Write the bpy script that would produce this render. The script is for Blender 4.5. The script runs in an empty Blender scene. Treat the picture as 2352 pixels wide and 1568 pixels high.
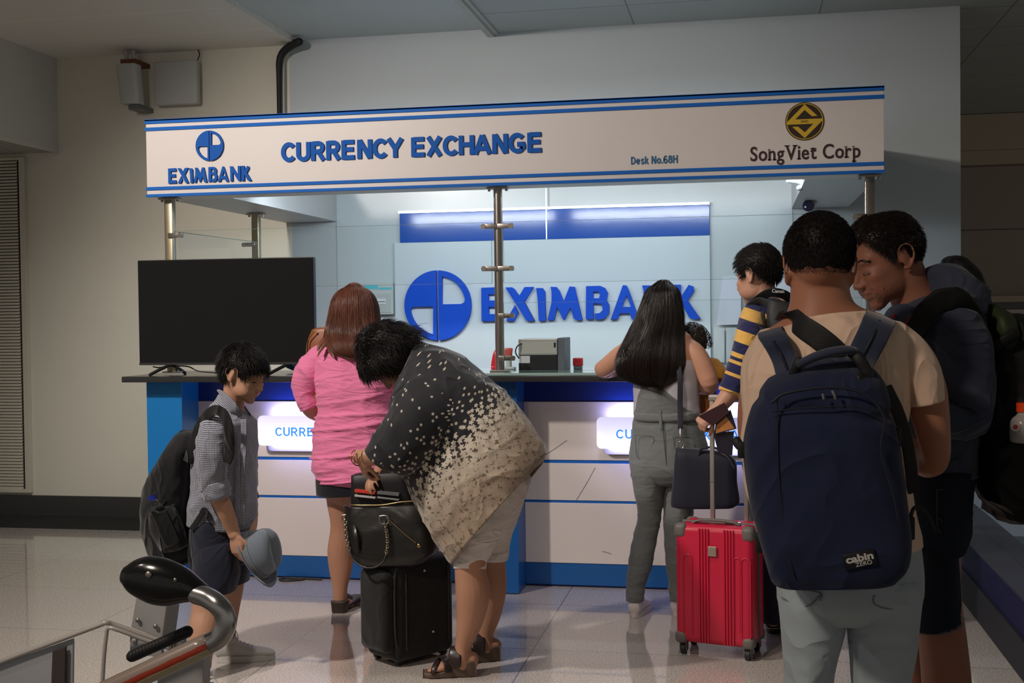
import bpy, bmesh, math, random
import numpy as np
from mathutils import Vector, Matrix
from math import radians, sin, cos, pi

scene = bpy.context.scene
COL = scene.collection

# ------------------------------------------------------------------ camera
CAM_H, FPX = 1.45, 2756.0
YAW, PITCH, ROLL = radians(-10.925), radians(-1.282), radians(-0.703)
cf = np.array([sin(YAW)*cos(PITCH), cos(YAW)*cos(PITCH), sin(PITCH)])
_r0 = np.array([cos(YAW), -sin(YAW), 0.0]); _u0 = np.cross(_r0, cf)
cr = _r0*cos(ROLL) + _u0*sin(ROLL); cu = np.cross(cr, cf)
CC = np.array([0, 0, CAM_H])
cam_data = bpy.data.cameras.new('camera'); cam = bpy.data.objects.new('camera', cam_data); COL.objects.link(cam)
cam_data.sensor_width = 36.0; cam_data.lens = 36.0*FPX/2352.0; cam_data.clip_start = 0.05; cam_data.clip_end = 100
cam.matrix_world = Matrix(((cr[0], cu[0], -cf[0], 0), (cr[1], cu[1], -cf[1], 0), (cr[2], cu[2], -cf[2], CAM_H), (0, 0, 0, 1)))
cam_data.dof.use_dof = False
scene.camera = cam

# ------------------------------------------------------------------ exposure, world and hall lights
scene.view_settings.view_transform = 'Standard'; scene.view_settings.look = 'None'
scene.view_settings.gamma = 1.0; scene.view_settings.exposure = 0.0
scene.view_settings.use_curve_mapping = False
world = bpy.data.worlds.new('world'); scene.world = world; world.use_nodes = True
world.node_tree.nodes['Background'].inputs[0].default_value = (1.0, 0.93, 0.84, 1)
world.node_tree.nodes['Background'].inputs[1].default_value = 0.20

def light(name, kind, loc, energy, color, size=0.1, target=None, spot=None, blend=0.5, size_y=None):
    d = bpy.data.lights.new(name, kind); d.energy = energy; d.color = color
    if kind == 'AREA':
        d.size = size
        if size_y: d.shape = 'RECTANGLE'; d.size_y = size_y
    else: d.shadow_soft_size = size
    if kind == 'SPOT': d.spot_size = radians(spot); d.spot_blend = blend
    o = bpy.data.objects.new(name, d); COL.objects.link(o); o.location = loc
    if target is not None:
        o.rotation_euler = (Vector(target)-Vector(loc)).to_track_quat('-Z', 'Y').to_euler()
    return o
WARM = (1.0, 0.86, 0.70)
NEUT = (1.0, 0.93, 0.85)
light('hall_downlight_key', 'SPOT', (-3.3, 2.9, 3.30), 430, (1.0, 0.90, 0.82), 0.10, (-1.9, 6.1, 0.75), 95, 0.6)
light('hall_downlight_wall', 'SPOT', (-5.3, 5.0, 3.30), 880, (1.0, 0.93, 0.80), 0.12, (-4.9, 7.9, 0.7), 110, 0.9)
light('hall_downlight_sign', 'SPOT', (-3.2, 2.2, 3.30), 80, (1.0, 0.91, 0.87), 0.12, (-2.7, 6.1, 2.3), 60, 1.0)
light('added_fill_rear', 'SPOT', (-1.9, 0.3, 3.30), 210, (1.0, 0.84, 0.70), 0.15, (0.3, 3.0, 1.2), 75, 0.9)  # added unseen spot that lifts the cream t-shirt and pale jeans
light('added_fill_centre', 'SPOT', (-0.7, 4.0, 3.30), 85, (1.0, 0.92, 0.84), 0.10, (-0.6, 5.0, 0.2), 82, 0.9)  # extra unseen spot, put in where the stooping woman blocks the key
light('hall_downlight_trolley', 'SPOT', (-2.6, 0.9, 3.30), 26, (1.0, 0.93, 0.86), 0.05, (-1.1, 1.7, 0.9), 70, 0.7)
# fluorescent tubes behind the sign, over the desk (their housings are built with the booth)
for tx in (-2.05, -0.74):
    light('booth_tube_light', 'AREA', (tx, 6.62, 2.225), 14, (0.80, 0.92, 1.0), 1.15, (tx, 7.25, 1.3), size_y=0.05)
light('booth_tube_light', 'AREA', (0.09, 6.62, 2.225), 3.0, (0.80, 0.92, 1.0), 0.36, (0.09, 7.25, 1.3), size_y=0.05)

# ------------------------------------------------------------------ pixel to place helpers
def ray(px, py): return cf + (px-1176)/FPX*cr - (py-784)/FPX*cu
def P(px, py, Y):
    d = ray(px, py); return CC + d*(Y/d[1])
def FL(px, py, z=0.0):
    d = ray(px, py); return CC + d*(z-CAM_H)/d[2]
def PPM(p): return float((np.asarray(p)-CC) @ cf)/FPX          # metres per pixel there

# ------------------------------------------------------------------ noise
def _h(i, j, k):
    n = (i*374761393 + j*668265263 + k*2147483647) & 0xffffffff
    n = ((n ^ (n >> 13))*1274126177) & 0xffffffff
    return ((n ^ (n >> 16)) & 0xffff)/65535.0
def vn(x, y, z):
    x = np.asarray(x, float); y = np.asarray(y, float)+0*x; z = np.asarray(z, float)+0*x
    xi, yi, zi = np.floor(x).astype(np.int64), np.floor(y).astype(np.int64), np.floor(z).astype(np.int64)
    fx, fy, fz = x-xi, y-yi, z-zi
    fx = fx*fx*(3-2*fx); fy = fy*fy*(3-2*fy); fz = fz*fz*(3-2*fz)
    r = 0
    for a in (0, 1):
        for b in (0, 1):
            for c in (0, 1):
                w = (fx if a else 1-fx)*(fy if b else 1-fy)*(fz if c else 1-fz)
                r = r + w*_h(xi+a, yi+b, zi+c)
    return r*2-1
def ridge(x, y, z): return 1-2*np.abs(vn(x, y, z))

# ------------------------------------------------------------------ materials
MATS = {}
def mat(name, color=(0.5, 0.5, 0.5), rough=0.6, metal=0.0, bump=0.0, bscale=60, spec=0.5, var=0.0, vscale=8,
        sheen=0.0, coat=0.0, trans=0.0, ior=1.45, emit=None, estr=0.0, stretch=None, dist=0.002, alpha=None, sub=0.0, crease=None):
    if name in MATS: return MATS[name]
    m = bpy.data.materials.new(name); m.use_nodes = True; MATS[name] = m
    nt = m.node_tree; b = nt.nodes['Principled BSDF']
    b.inputs['Base Color'].default_value = (*color, 1); b.inputs['Roughness'].default_value = rough
    b.inputs['Metallic'].default_value = metal; b.inputs['Specular IOR Level'].default_value = spec
    b.inputs['Sheen Weight'].default_value = sheen; b.inputs['Coat Weight'].default_value = coat
    b.inputs['Transmission Weight'].default_value = trans; b.inputs['IOR'].default_value = ior
    if sub: b.inputs['Subsurface Weight'].default_value = sub; b.inputs['Subsurface Radius'].default_value = (0.012, 0.004, 0.002)
    if emit: b.inputs['Emission Color'].default_value = (*emit, 1); b.inputs['Emission Strength'].default_value = estr
    if bump or var:
        tc = nt.nodes.new('ShaderNodeTexCoord'); mp = nt.nodes.new('ShaderNodeMapping')
        nt.links.new(tc.outputs['Object'], mp.inputs[0])
        if stretch: mp.inputs['Scale'].default_value = stretch
    if bump:
        n = nt.nodes.new('ShaderNodeTexNoise'); n.inputs['Scale'].default_value = bscale; n.inputs['Detail'].default_value = 6
        bp = nt.nodes.new('ShaderNodeBump'); bp.inputs['Strength'].default_value = bump; bp.inputs['Distance'].default_value = dist
        nt.links.new(mp.outputs[0], n.inputs['Vector']); nt.links.new(n.outputs['Fac'], bp.inputs['Height']); nt.links.new(bp.outputs[0], b.inputs['Normal'])
    if crease:                                   # cloth creases: (strength, scale, (sx,sy,sz), depth)
        st_, sc_, sv, dp = crease; tc2 = nt.nodes.new('ShaderNodeTexCoord'); mp2 = nt.nodes.new('ShaderNodeMapping'); mp2.inputs['Scale'].default_value = sv
        nt.links.new(tc2.outputs['Object'], mp2.inputs[0]); n = nt.nodes.new('ShaderNodeTexNoise'); n.inputs['Scale'].default_value = sc_; n.inputs['Detail'].default_value = 2.0; n.inputs['Roughness'].default_value = 0.5; n.inputs['Distortion'].default_value = 0.8
        q1 = nt.nodes.new('ShaderNodeMath'); q1.operation = 'SUBTRACT'; q1.inputs[1].default_value = .5; q2 = nt.nodes.new('ShaderNodeMath'); q2.operation = 'ABSOLUTE'; q3 = nt.nodes.new('ShaderNodeMath'); q3.operation = 'MULTIPLY'; q3.inputs[1].default_value = -9.0; q4 = nt.nodes.new('ShaderNodeMath'); q4.operation = 'EXPONENT'
        nt.links.new(n.outputs['Fac'], q1.inputs[0]); nt.links.new(q1.outputs[0], q2.inputs[0]); nt.links.new(q2.outputs[0], q3.inputs[0]); nt.links.new(q3.outputs[0], q4.inputs[0])
        bp2 = nt.nodes.new('ShaderNodeBump'); bp2.inputs['Strength'].default_value = st_; bp2.inputs['Distance'].default_value = dp
        nt.links.new(mp2.outputs[0], n.inputs['Vector']); nt.links.new(q4.outputs[0], bp2.inputs['Height'])
        if bump: nt.links.new(bp2.outputs[0], bp.inputs['Normal'])
        else: nt.links.new(bp2.outputs[0], b.inputs['Normal'])
    if var:
        n = nt.nodes.new('ShaderNodeTexNoise'); n.inputs['Scale'].default_value = vscale; n.inputs['Detail'].default_value = 5
        mx = nt.nodes.new('ShaderNodeMix'); mx.data_type = 'RGBA'
        nt.links.new(mp.outputs[0], n.inputs['Vector']); nt.links.new(n.outputs['Fac'], mx.inputs[0])
        mx.inputs[6].default_value = (*[max(0, c*(1-var)) for c in color], 1); mx.inputs[7].default_value = (*[min(1, c*(1+var)) for c in color], 1)
        nt.links.new(mx.outputs[2], b.inputs['Base Color'])
    return m
def nodes_of(m): return m.node_tree.nodes, m.node_tree.links, m.node_tree.nodes['Principled BSDF']
def mnode(N, L, op, a, b=None, c=None):
    n = N.new('ShaderNodeMath'); n.operation = op
    for i, v in enumerate((a, b, c)):
        if v is None: continue
        if hasattr(v, 'is_linked'): L.new(v, n.inputs[i])
        else: n.inputs[i].default_value = v
    return n.outputs[0]
def mixc(N, L, fac, a, b):
    n = N.new('ShaderNodeMix'); n.data_type = 'RGBA'
    for i, v in ((0, fac), (6, a), (7, b)):
        if hasattr(v, 'is_linked'): L.new(v, n.inputs[i])
        else: n.inputs[i].default_value = v if i == 0 else (*v, 1)
    return n.outputs[2]

# ------------------------------------------------------------------ object helpers
def tag(o, label=None, cat=None, group=None, kind=None):
    if label: o['label'] = label
    if cat: o['category'] = cat
    if group: o['group'] = group
    if kind: o['kind'] = kind
    return o
def empty(name, loc, label, cat, group=None):
    o = bpy.data.objects.new(name, None); COL.objects.link(o); o.location = tuple(float(v) for v in loc); o.empty_display_size = 0.1
    return tag(o, label, cat, group)
def link(name, me, parent=None, mats=(), label=None):
    o = bpy.data.objects.new(name, me); COL.objects.link(o)
    for m in mats: me.materials.append(m)
    if parent is not None:
        o.parent = parent
        base = Vector((0, 0, 0)); q = parent
        while q is not None: base += q.location; q = q.parent
        o.location = -base                       # geometry is written in world coordinates
    if label: o['label'] = label
    return o
class MB:
    def __init__(s): s.v = []; s.f = []; s.uv = []; s.m = []; s.hasuv = False
    def add(s, v, f, uv=None, m=0):
        o = len(s.v); s.v.extend([tuple(float(c) for c in p) for p in v])
        for i, q in enumerate(f):
            s.f.append(tuple(int(k)+o for k in q)); s.m.append(m)
            if uv is not None: s.uv.append(uv[i]); s.hasuv = True
            else: s.uv.append([(0, 0)]*len(q))
        return s
    def box(s, x0, x1, y0, y1, z0, z1, m=0, M=None):
        v = [(x, y, z) for x in (x0, x1) for y in (y0, y1) for z in (z0, z1)]
        if M is not None: v = [tuple(M @ Vector(p)) for p in v]
        return s.add(v, [(0, 1, 3, 2), (4, 6, 7, 5), (0, 4, 5, 1), (2, 3, 7, 6), (0, 2, 6, 4), (1, 5, 7, 3)], m=m)
    def build(s, name, mats, parent=None, smooth=False, bevel=0, bseg=2, label=None, subsurf=0, auto=None):
        me = bpy.data.meshes.new(name); me.from_pydata(s.v, [], s.f); me.update()
        if s.hasuv:
            uvl = me.uv_layers.new(name='UVMap'); flat = [c for q in s.uv for p in q for c in p]
            uvl.data.foreach_set('uv', flat)
        if not isinstance(mats, (list, tuple)): mats = [mats]
        o = link(name, me, parent, mats, label)
        if any(s.m): me.polygons.foreach_set('material_index', s.m)
        if smooth: me.polygons.foreach_set('use_smooth', [True]*len(me.polygons))
        if auto: me.set_sharp_from_angle(angle=radians(auto))
        if bevel:
            b = o.modifiers.new('bevel', 'BEVEL'); b.width = bevel; b.segments = bseg; b.limit_method = 'ANGLE'; b.angle_limit = radians(40)
        if subsurf:
            b = o.modifiers.new('sub', 'SUBSURF'); b.levels = subsurf; b.render_levels = subsurf
        return o
    def fuse(s, name, mats, parent=None, voxel=0.005, it=4, label=None, fac=0.5):
        me = bpy.data.meshes.new('tmp'); me.from_pydata(s.v, [], s.f); me.update()
        o = bpy.data.objects.new('tmp', me); COL.objects.link(o)
        r = o.modifiers.new('r', 'REMESH'); r.mode = 'VOXEL'; r.voxel_size = voxel; r.use_smooth_shade = True
        if it: sm = o.modifiers.new('s', 'SMOOTH'); sm.factor = fac; sm.iterations = it
        dg = bpy.context.evaluated_depsgraph_get(); dg.update()
        nm = bpy.data.meshes.new_from_object(o.evaluated_get(dg)); nm.name = name
        bpy.data.objects.remove(o); bpy.data.meshes.remove(me)
        nm.polygons.foreach_set('use_smooth', [True]*len(nm.polygons))
        nm.materials.clear()
        return link(name, nm, parent, mats if isinstance(mats, (list, tuple)) else [mats], label)

def crom(A, sub):
    A = np.asarray(A, float); n = len(A)
    if n < 3:
        t = np.linspace(0, 1, sub+1)[:, None]; return A[0]*(1-t)+A[1]*t
    Q = np.vstack([2*A[0]-A[1], A, 2*A[-1]-A[-2]]); out = []
    for i in range(n-1):
        p0, p1, p2, p3 = Q[i:i+4]
        for k in range(sub):
            t = k/sub
            out.append(0.5*((2*p1)+(-p0+p2)*t+(2*p0-5*p1+4*p2-p3)*t*t+(-p0+3*p1-3*p2+p3)*t**3))
    out.append(A[-1]); return np.array(out)

def _rings(C, U, V, E, n, caps, disp):
    """rings with centre C, half axes U and V, superellipse exponent E"""
    C, U, V, E = list(C), list(U), list(V), list(E)
    C = [np.asarray(c) for c in C]
    def cap(i, j):
        t = C[i]-C[j]; L = np.linalg.norm(t); t = t/(L if L > 1e-9 else 1)
        r = min(np.linalg.norm(U[i]), np.linalg.norm(V[i]))*capr
        out = []
        for a in (0.35, 0.68, 0.9, 1.0):
            k = math.sqrt(max(0, 1-a*a))
            out.append((C[i]+t*r*a, U[i]*max(k, 0.02), V[i]*max(k, 0.02), E[i]))
        return out
    capr = 1.0
    c0, c1 = (caps, caps) if not isinstance(caps, tuple) else caps
    if isinstance(c0, (int, float)): capr = c0; c0 = 'round'
    a = cap(0, 1)[::-1] if c0 == 'round' else []
    capr = 1.0
    if isinstance(c1, (int, float)): capr = c1; c1 = 'round'
    b = cap(-1, -2) if c1 == 'round' else []
    allr = a+list(zip(C, U, V, E))+b
    m = len(allr); th = np.arange(n)/n*2*pi
    pts = np.zeros((m, n, 3)); 
    for i, (c, u, v, e) in enumerate(allr):
        x = np.sign(np.cos(th))*np.abs(np.cos(th))**(2/e); y = np.sign(np.sin(th))*np.abs(np.sin(th))**(2/e)
        pts[i] = c+x[:, None]*u+y[:, None]*v
    cen = np.array([q[0] for q in allr])
    s = np.concatenate([[0], np.cumsum(np.linalg.norm(np.diff(cen, axis=0), axis=1))])
    if disp is not None:
        nrm = pts-cen[:, None]; nrm /= np.linalg.norm(nrm, axis=2, keepdims=True)+1e-9
        S = np.repeat(s[:, None], n, 1); TH = np.repeat(th[None], m, 0)
        pts = pts+nrm*disp(pts, S, TH)[..., None]
    verts = pts.reshape(-1, 3)
    arc = np.zeros((m, n+1)); d = np.linalg.norm(np.roll(pts, -1, 1)-pts, axis=2); arc[:, 1:] = np.cumsum(d, 1); arc -= arc[:, -1:]/2
    F, UV = [], []
    for i in range(m-1):
        for j in range(n):
            k = (j+1) % n
            F.append((i*n+j, i*n+k, (i+1)*n+k, (i+1)*n+j))
            UV.append([(arc[i, j], s[i]), (arc[i, j+1], s[i]), (arc[i+1, j+1], s[i+1]), (arc[i+1, j], s[i+1])])
    def capf(i, rev):
        idx = [i*n+j for j in range(n)]
        if rev: idx = idx[::-1]
        F.append(tuple(idx)); UV.append([(0.01*cos(2*pi*q/n), 0.01*sin(2*pi*q/n)+s[i]) for q in range(n)])
    if c0 != 'open': capf(0, True)
    if c1 != 'open': capf(m-1, False)
    return verts, F, UV, pts

def loft(mb, spec, n=32, sub=5, caps='round', disp=None, e=2.0, m=0, vdir=None):
    """spec rows: (Lx, Ly, Rx, Ry, Y, depth[, exponent[, Ybias of right side]]) - left and right outline pixels at distance Y"""
    rows = []
    for r in spec:
        L = P(r[0], r[1], r[4]); R_ = P(r[2], r[3], r[4]+(r[7] if len(r) > 7 else 0))
        rows.append(np.concatenate([(L+R_)/2, (R_-L)/2, [r[5], r[6] if len(r) > 6 else e]]))
    A = crom(np.array(rows), sub)
    C, U = A[:, :3], A[:, 3:6]; D = A[:, 6]; E_ = np.clip(A[:, 7], 1.6, 9)
    V = []
    for i in range(len(A)):
        u = U[i]/(np.linalg.norm(U[i])+1e-9); vd = np.array(vdir if vdir is not None else [0, 1, 0], float)
        v = vd-u*(vd@u); v /= np.linalg.norm(v)+1e-9
        V.append(v*max(D[i], 1e-3))
    out = _rings(C, U, V, E_, n, caps, disp)
    mb.add(out[0], out[1], out[2], m); return out[3]

def tube(mb, pts, rad, n=12, sub=4, caps='round', ref=(0, 1, 0), disp=None, e=2.0, m=0, flat=None):
    """pts world points, rad: radius or (a,b) per point (b along ref)"""
    pts = np.array([np.asarray(p, float) for p in pts])
    if not isinstance(rad, (list, tuple)): rad = [rad]*len(pts)
    if len(rad) == 2 and len(pts) != 2 and not isinstance(rad[0], (list, tuple)): rad = [rad]*len(pts)
    R_ = np.array([(r, r) if not isinstance(r, (list, tuple)) else r for r in rad], float)
    A = crom(np.hstack([pts, R_]), sub); C = A[:, :3]
    T = np.gradient(C, axis=0); T /= np.linalg.norm(T, axis=1, keepdims=True)+1e-9
    U, V = [], []; ref = np.array(ref, float); pv = None
    for i in range(len(C)):
        v = ref-T[i]*(ref@T[i])
        if np.linalg.norm(v) < 0.25 and pv is not None: v = pv-T[i]*(pv@T[i])
        if np.linalg.norm(v) < 1e-3: v = np.array([1, 0, 0.3])-T[i]*T[i][0]
        v /= np.linalg.norm(v); pv = v; u = np.cross(v, T[i])
        U.append(u*A[i, 3]); V.append(v*A[i, 4])
    out = _rings(C, U, V, [e]*len(C), n, caps, disp)
    mb.add(out[0], out[1], out[2], m); return out[3]

def ell(mb, c, r, R_=None, n=20, m=0, disp=None):
    """ellipsoid"""
    th = np.arange(n)/n*2*pi; ph = np.linspace(-pi/2, pi/2, n//2+1)
    v = []
    for p in ph[1:-1]:
        for t in th: v.append((cos(p)*cos(t)*r[0], cos(p)*sin(t)*r[1], sin(p)*r[2]))
    v += [(0, 0, -r[2]), (0, 0, r[2])]; v = np.array(v)
    if R_ is not None: v = v @ np.array(R_).T
    v = v+np.asarray(c)
    if disp is not None:
        nr = v-np.asarray(c); nr /= np.linalg.norm(nr, axis=1, keepdims=True); v = v+nr*disp(v)[:, None]
    k = n//2-1; F = []
    for i in range(k-1):
        for j in range(n): F.append((i*n+j, i*n+(j+1) % n, (i+1)*n+(j+1) % n, (i+1)*n+j))
    for j in range(n): F.append((k*n, (j+1) % n, j)); F.append((k*n+1, (k-1)*n+j, (k-1)*n+(j+1) % n))
    mb.add(v, F, None, m)

def rbox(mb, x0, x1, y0, y1, z0, z1, r=0.01, M=None, m=0, seg=3):
    """box with rounded edges"""
    bm = bmesh.new(); bmesh.ops.create_cube(bm, size=1.0)
    for v in bm.verts:
        v.co = Vector((x0 if v.co.x < 0 else x1, y0 if v.co.y < 0 else y1, z0 if v.co.z < 0 else z1))
    bmesh.ops.bevel(bm, geom=list(bm.edges), offset=r, segments=seg, profile=0.5, affect='EDGES', clamp_overlap=True)
    bm.verts.ensure_lookup_table()
    v = [M @ q.co if M is not None else q.co for q in bm.verts]
    f = [[q.index for q in fc.verts] for fc in bm.faces]; bm.free()
    mb.add(v, f, None, m)

def cyl(mb, a, b, r, n=20, m=0, r2=None):
    a, b = np.asarray(a, float), np.asarray(b, float); t = b-a; t /= np.linalg.norm(t)
    x = np.cross(t, [0, 0, 1]) if abs(t[2]) < 0.9 else np.cross(t, [0, 1, 0]); x /= np.linalg.norm(x); y = np.cross(t, x)
    r2 = r if r2 is None else r2; v = []
    for c, q in ((a, r), (b, r2)):
        for k in range(n): v.append(c+q*(cos(2*pi*k/n)*x+sin(2*pi*k/n)*y))
    f = [(k, (k+1) % n, n+(k+1) % n, n+k) for k in range(n)]+[tuple(range(n))[::-1], tuple(range(n, 2*n))]
    mb.add(v, f, None, m)

def shape2d(name, loops, depth, M, mats, parent=None, label=None, bevel=0.0):
    """closed outlines (holes by even-odd) in a local xy plane, extruded, placed by M"""
    cu_ = bpy.data.curves.new('c', 'CURVE'); cu_.dimensions = '2D'; cu_.fill_mode = 'BOTH'; cu_.extrude = depth/2; cu_.bevel_depth = bevel; cu_.bevel_resolution = 1
    for lp in loops:
        sp = cu_.splines.new('POLY'); sp.points.add(len(lp)-1)
        for i, q in enumerate(lp): sp.points[i].co = (q[0], q[1], 0, 1)
        sp.use_cyclic_u = True
    return _curve_out(cu_, name, M, mats, parent, label)
def _curve_out(cu_, name, M, mats, parent, label):
    o = bpy.data.objects.new('c', cu_); COL.objects.link(o); dg = bpy.context.evaluated_depsgraph_get(); dg.update()
    me = bpy.data.meshes.new_from_object(o.evaluated_get(dg)); me.name = name; bpy.data.objects.remove(o); bpy.data.curves.remove(cu_)
    me.transform(M); me.materials.clear()
    return link(name, me, parent, mats if isinstance(mats, (list, tuple)) else [mats], label)
def text_mesh(s, bold=0.0, depth=0.01):
    t = bpy.data.curves.new('t', 'FONT'); t.body = s; t.size = 1.0; t.offset = bold; t.extrude = depth/2
    o = bpy.data.objects.new('t', t); COL.objects.link(o); dg = bpy.context.evaluated_depsgraph_get(); dg.update()
    me = bpy.data.meshes.new_from_object(o.evaluated_get(dg)); bpy.data.objects.remove(o); bpy.data.curves.remove(t)
    return me
def text_fit(name, s, x0, x1, z0, z1, y, depth, mats, parent, bold=0.0, M=None, label=None, slabs=None, gap=0.06):
    """text stretched into x0..x1, z0..z1 on a plane facing -Y at y (or placed by M from that local xz frame)"""
    if slabs is None:
        me = text_mesh(s, bold, 1.0)
    else:                                        # each character laid out alone, with slab serifs
        bm = bmesh.new(); cx = 0.0
        for ch in s:
            if ch == ' ': cx += 0.3; continue
            mc = text_mesh(ch, bold, 1.0); xs = [v.co.x for v in mc.vertices]; ys = [v.co.y for v in mc.vertices]
            a, b = min(xs), max(xs); mc.transform(Matrix.Translation((cx-a, 0, 0)))
            bm.from_mesh(mc)
            for (fx, yy, w) in slabs.get(ch, ()):
                xx = cx+fx*(b-a); t = 0.05
                q = [bm.verts.new((xx+sx*w/2, yy+(t if sy else 0), sz)) for sx in (-1, 1) for sy in (0, 1) for sz in (-0.5, 0.5)]
                for f in ((0, 1, 3, 2), (4, 6, 7, 5), (0, 4, 5, 1), (2, 3, 7, 6), (0, 2, 6, 4), (1, 5, 7, 3)): bm.faces.new([q[k] for k in f])
            cx += (b-a)+gap
        me = bpy.data.meshes.new(name); bm.to_mesh(me); bm.free()
    me.name = name
    xs = [v.co.x for v in me.vertices]; ys = [v.co.y for v in me.vertices]
    ax, bx, ay, by = min(xs), max(xs), min(ys), max(ys)
    for v in me.vertices:
        v.co = Vector((x0+(v.co.x-ax)/(bx-ax)*(x1-x0), y-depth/2+v.co.z*-depth, z0+(v.co.y-ay)/(by-ay)*(z1-z0)))
    if M is not None: me.transform(M)
    me.materials.clear()
    return link(name, me, parent, mats if isinstance(mats, (list, tuple)) else [mats], label)
GLY = {'C': [[(.42+.33*cos(a), .5+.41*sin(a)) for a in np.linspace(.68, 2*pi-.68, 22)]],
 'U': [[(.1, 1), (.1, .36)]+[(.38-.28*cos(a), .36-.27*sin(a)) for a in np.linspace(.2, pi-.2, 10)]+[(.66, .36), (.66, 1)]],
 'R': [[(.1, 0), (.1, 1)], [(.1, .905), (.42, .905)]+[(.42+.2*sin(a), .69+.215*cos(a)) for a in np.linspace(.2, pi-.2, 8)]+[(.42, .475), (.1, .475)], [(.38, .47), (.68, 0)]],
 'E': [[(.1, 0), (.1, 1)], [(.1, .905), (.68, .905)], [(.1, .52), (.64, .52)], [(.1, .095), (.70, .095)]],
 'N': [[(.1, 0), (.1, 1)], [(.12, .97), (.66, .03)], [(.68, 0), (.68, 1)]],
 'Y': [[(.0, 1), (.36, .44)], [(.72, 1), (.36, .44)], [(.36, .5), (.36, 0)]], 'X': [[(.03, 0), (.67, 1)], [(.03, 1), (.67, 0)]],
 'H': [[(.1, 0), (.1, 1)], [(.68, 0), (.68, 1)], [(.1, .53), (.68, .53)]], 'A': [[(.0, 0), (.38, .98)], [(.76, 0), (.38, .98)], [(.15, .30), (.61, .30)]],
 'G': [[(.44+.35*cos(a), .5+.41*sin(a)) for a in np.linspace(.70, 2*pi-.62, 22)]+[(.74, .2), (.74, .44)], [(.44, .44), (.82, .44)]],
 'D': [[(.1, 0), (.1, 1)], [(.1, .905), (.32, .905)]+[(.32+.34*sin(a), .5+.405*cos(a)) for a in np.linspace(.2, pi-.2, 14)]+[(.32, .095), (.1, .095)]],
 'e': [[(.12, .38), (.56, .38)]+[(.34+.23*cos(a), .36+.28*sin(a)) for a in np.linspace(.1, 2*pi-.7, 18)]],
 's': [[(.50, .56), (.40, .64), (.22, .64), (.13, .54), (.2, .42), (.42, .32), (.5, .2), (.42, .09), (.22, .08), (.10, .18)]],
 'k': [[(.1, 0), (.1, 1)], [(.14, .28), (.52, .7)], [(.26, .42), (.56, 0)]], 'o': [[(.36+.25*cos(a), .36+.28*sin(a)) for a in np.linspace(0, 2*pi, 22)]],
 '.': [[(.1, 0), (.1, .2)]], '6': [[(.56, .84), (.42, .92), (.24, .88), (.12, .66), (.11, .4)]+[(.36-.25*cos(a), .32-.24*sin(a)) for a in np.linspace(0, 2*pi, 20)]],
 '8': [[(.36+.21*cos(a), .72+.20*sin(a)) for a in np.linspace(0, 2*pi, 18)], [(.36+.25*cos(a), .30+.22*sin(a)) for a in np.linspace(0, 2*pi, 20)]]}
def block_text(name, s, x0, x1, z0, z1, y, depth, mats, parent, t=.19, gap=.14, label=None):
    """grotesque capitals drawn stroke by stroke on a plane facing -Y"""
    V, F, cx, kz = [], [], 0.0, 0
    for ch in s:
        if ch == ' ': cx += .36; continue
        g = GLY[ch]; w = max(p[0] for st in g for p in st)+t/2+.0
        for st in g:
            q = np.array(st, float); T = np.gradient(q, axis=0); T /= np.linalg.norm(T, axis=1, keepdims=True)+1e-9; Nn = np.stack([-T[:, 1], T[:, 0]], 1)*t/2; b0 = len(V)
            kz += 1
            for zz in (0, 1+.035*(kz % 5)):
                for p, n in zip(q, Nn): V.append((cx+p[0]+n[0], p[1]+n[1], zz)); V.append((cx+p[0]-n[0], p[1]-n[1], zz))
            k = len(q); o = 2*k
            for i in range(k-1):
                a = b0+2*i; F += [(a, a+1, a+3, a+2), (a+o, a+o+2, a+o+3, a+o+1), (a, a+2, a+o+2, a+o), (a+1, a+o+1, a+o+3, a+3)]
            F += [(b0, b0+o, b0+o+1, b0+1), (b0+2*k-2, b0+2*k-1, b0+o+2*k-1, b0+o+2*k-2)]
        cx += w+gap
    V = np.array(V); ax, bx = V[:, 0].min(), V[:, 0].max(); ay, by = min(V[:, 1].min(), 0), max(V[:, 1].max(), 1)
    W = [(x0+(v[0]-ax)/(bx-ax)*(x1-x0), y-v[2]*depth, z0+(v[1]-ay)/(by-ay)*(z1-z0)) for v in V]
    b = MB(); b.add(W, F); return b.build(name, mats, parent, label=label)
MXZ = Matrix(((1, 0, 0, 0), (0, 0, -1, 0), (0, 1, 0, 0), (0, 0, 0, 1)))       # local xy -> world xz, facing -Y
def rotz(a): return Matrix.Rotation(a, 4, 'Z')

# ================================================================== THE HALL
def structure(o): o['kind'] = 'structure'; return o
# floor: polished granite slabs
mf = mat('floor_granite', (0.42, 0.38, 0.335), 0.16, spec=0.5)
N, L, B = nodes_of(mf)
tc = N.new('ShaderNodeTexCoord'); sx = N.new('ShaderNodeSeparateXYZ'); L.new(tc.outputs['Object'], sx.inputs[0])
def joint(sock, off, per, w):
    a = mnode(N, L, 'ADD', sock, off); a = mnode(N, L, 'DIVIDE', a, per); a = mnode(N, L, 'FRACT', a)
    a = mnode(N, L, 'SUBTRACT', a, 0.5); a = mnode(N, L, 'ABSOLUTE', a); return mnode(N, L, 'GREATER_THAN', a, 0.5-w/per/2)
jx = joint(sx.outputs[0], 0.905+0.5*0+0.0, 1.07, 0.005); jy = joint(sx.outputs[1], -5.09+0.0, 0.80, 0.005)
jj = mnode(N, L, 'MAXIMUM', jx, jy)
n1 = N.new('ShaderNodeTexNoise'); n1.inputs['Scale'].default_value = 130; n1.inputs['Detail'].default_value = 3; L.new(tc.outputs['Object'], n1.inputs['Vector'])
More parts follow.
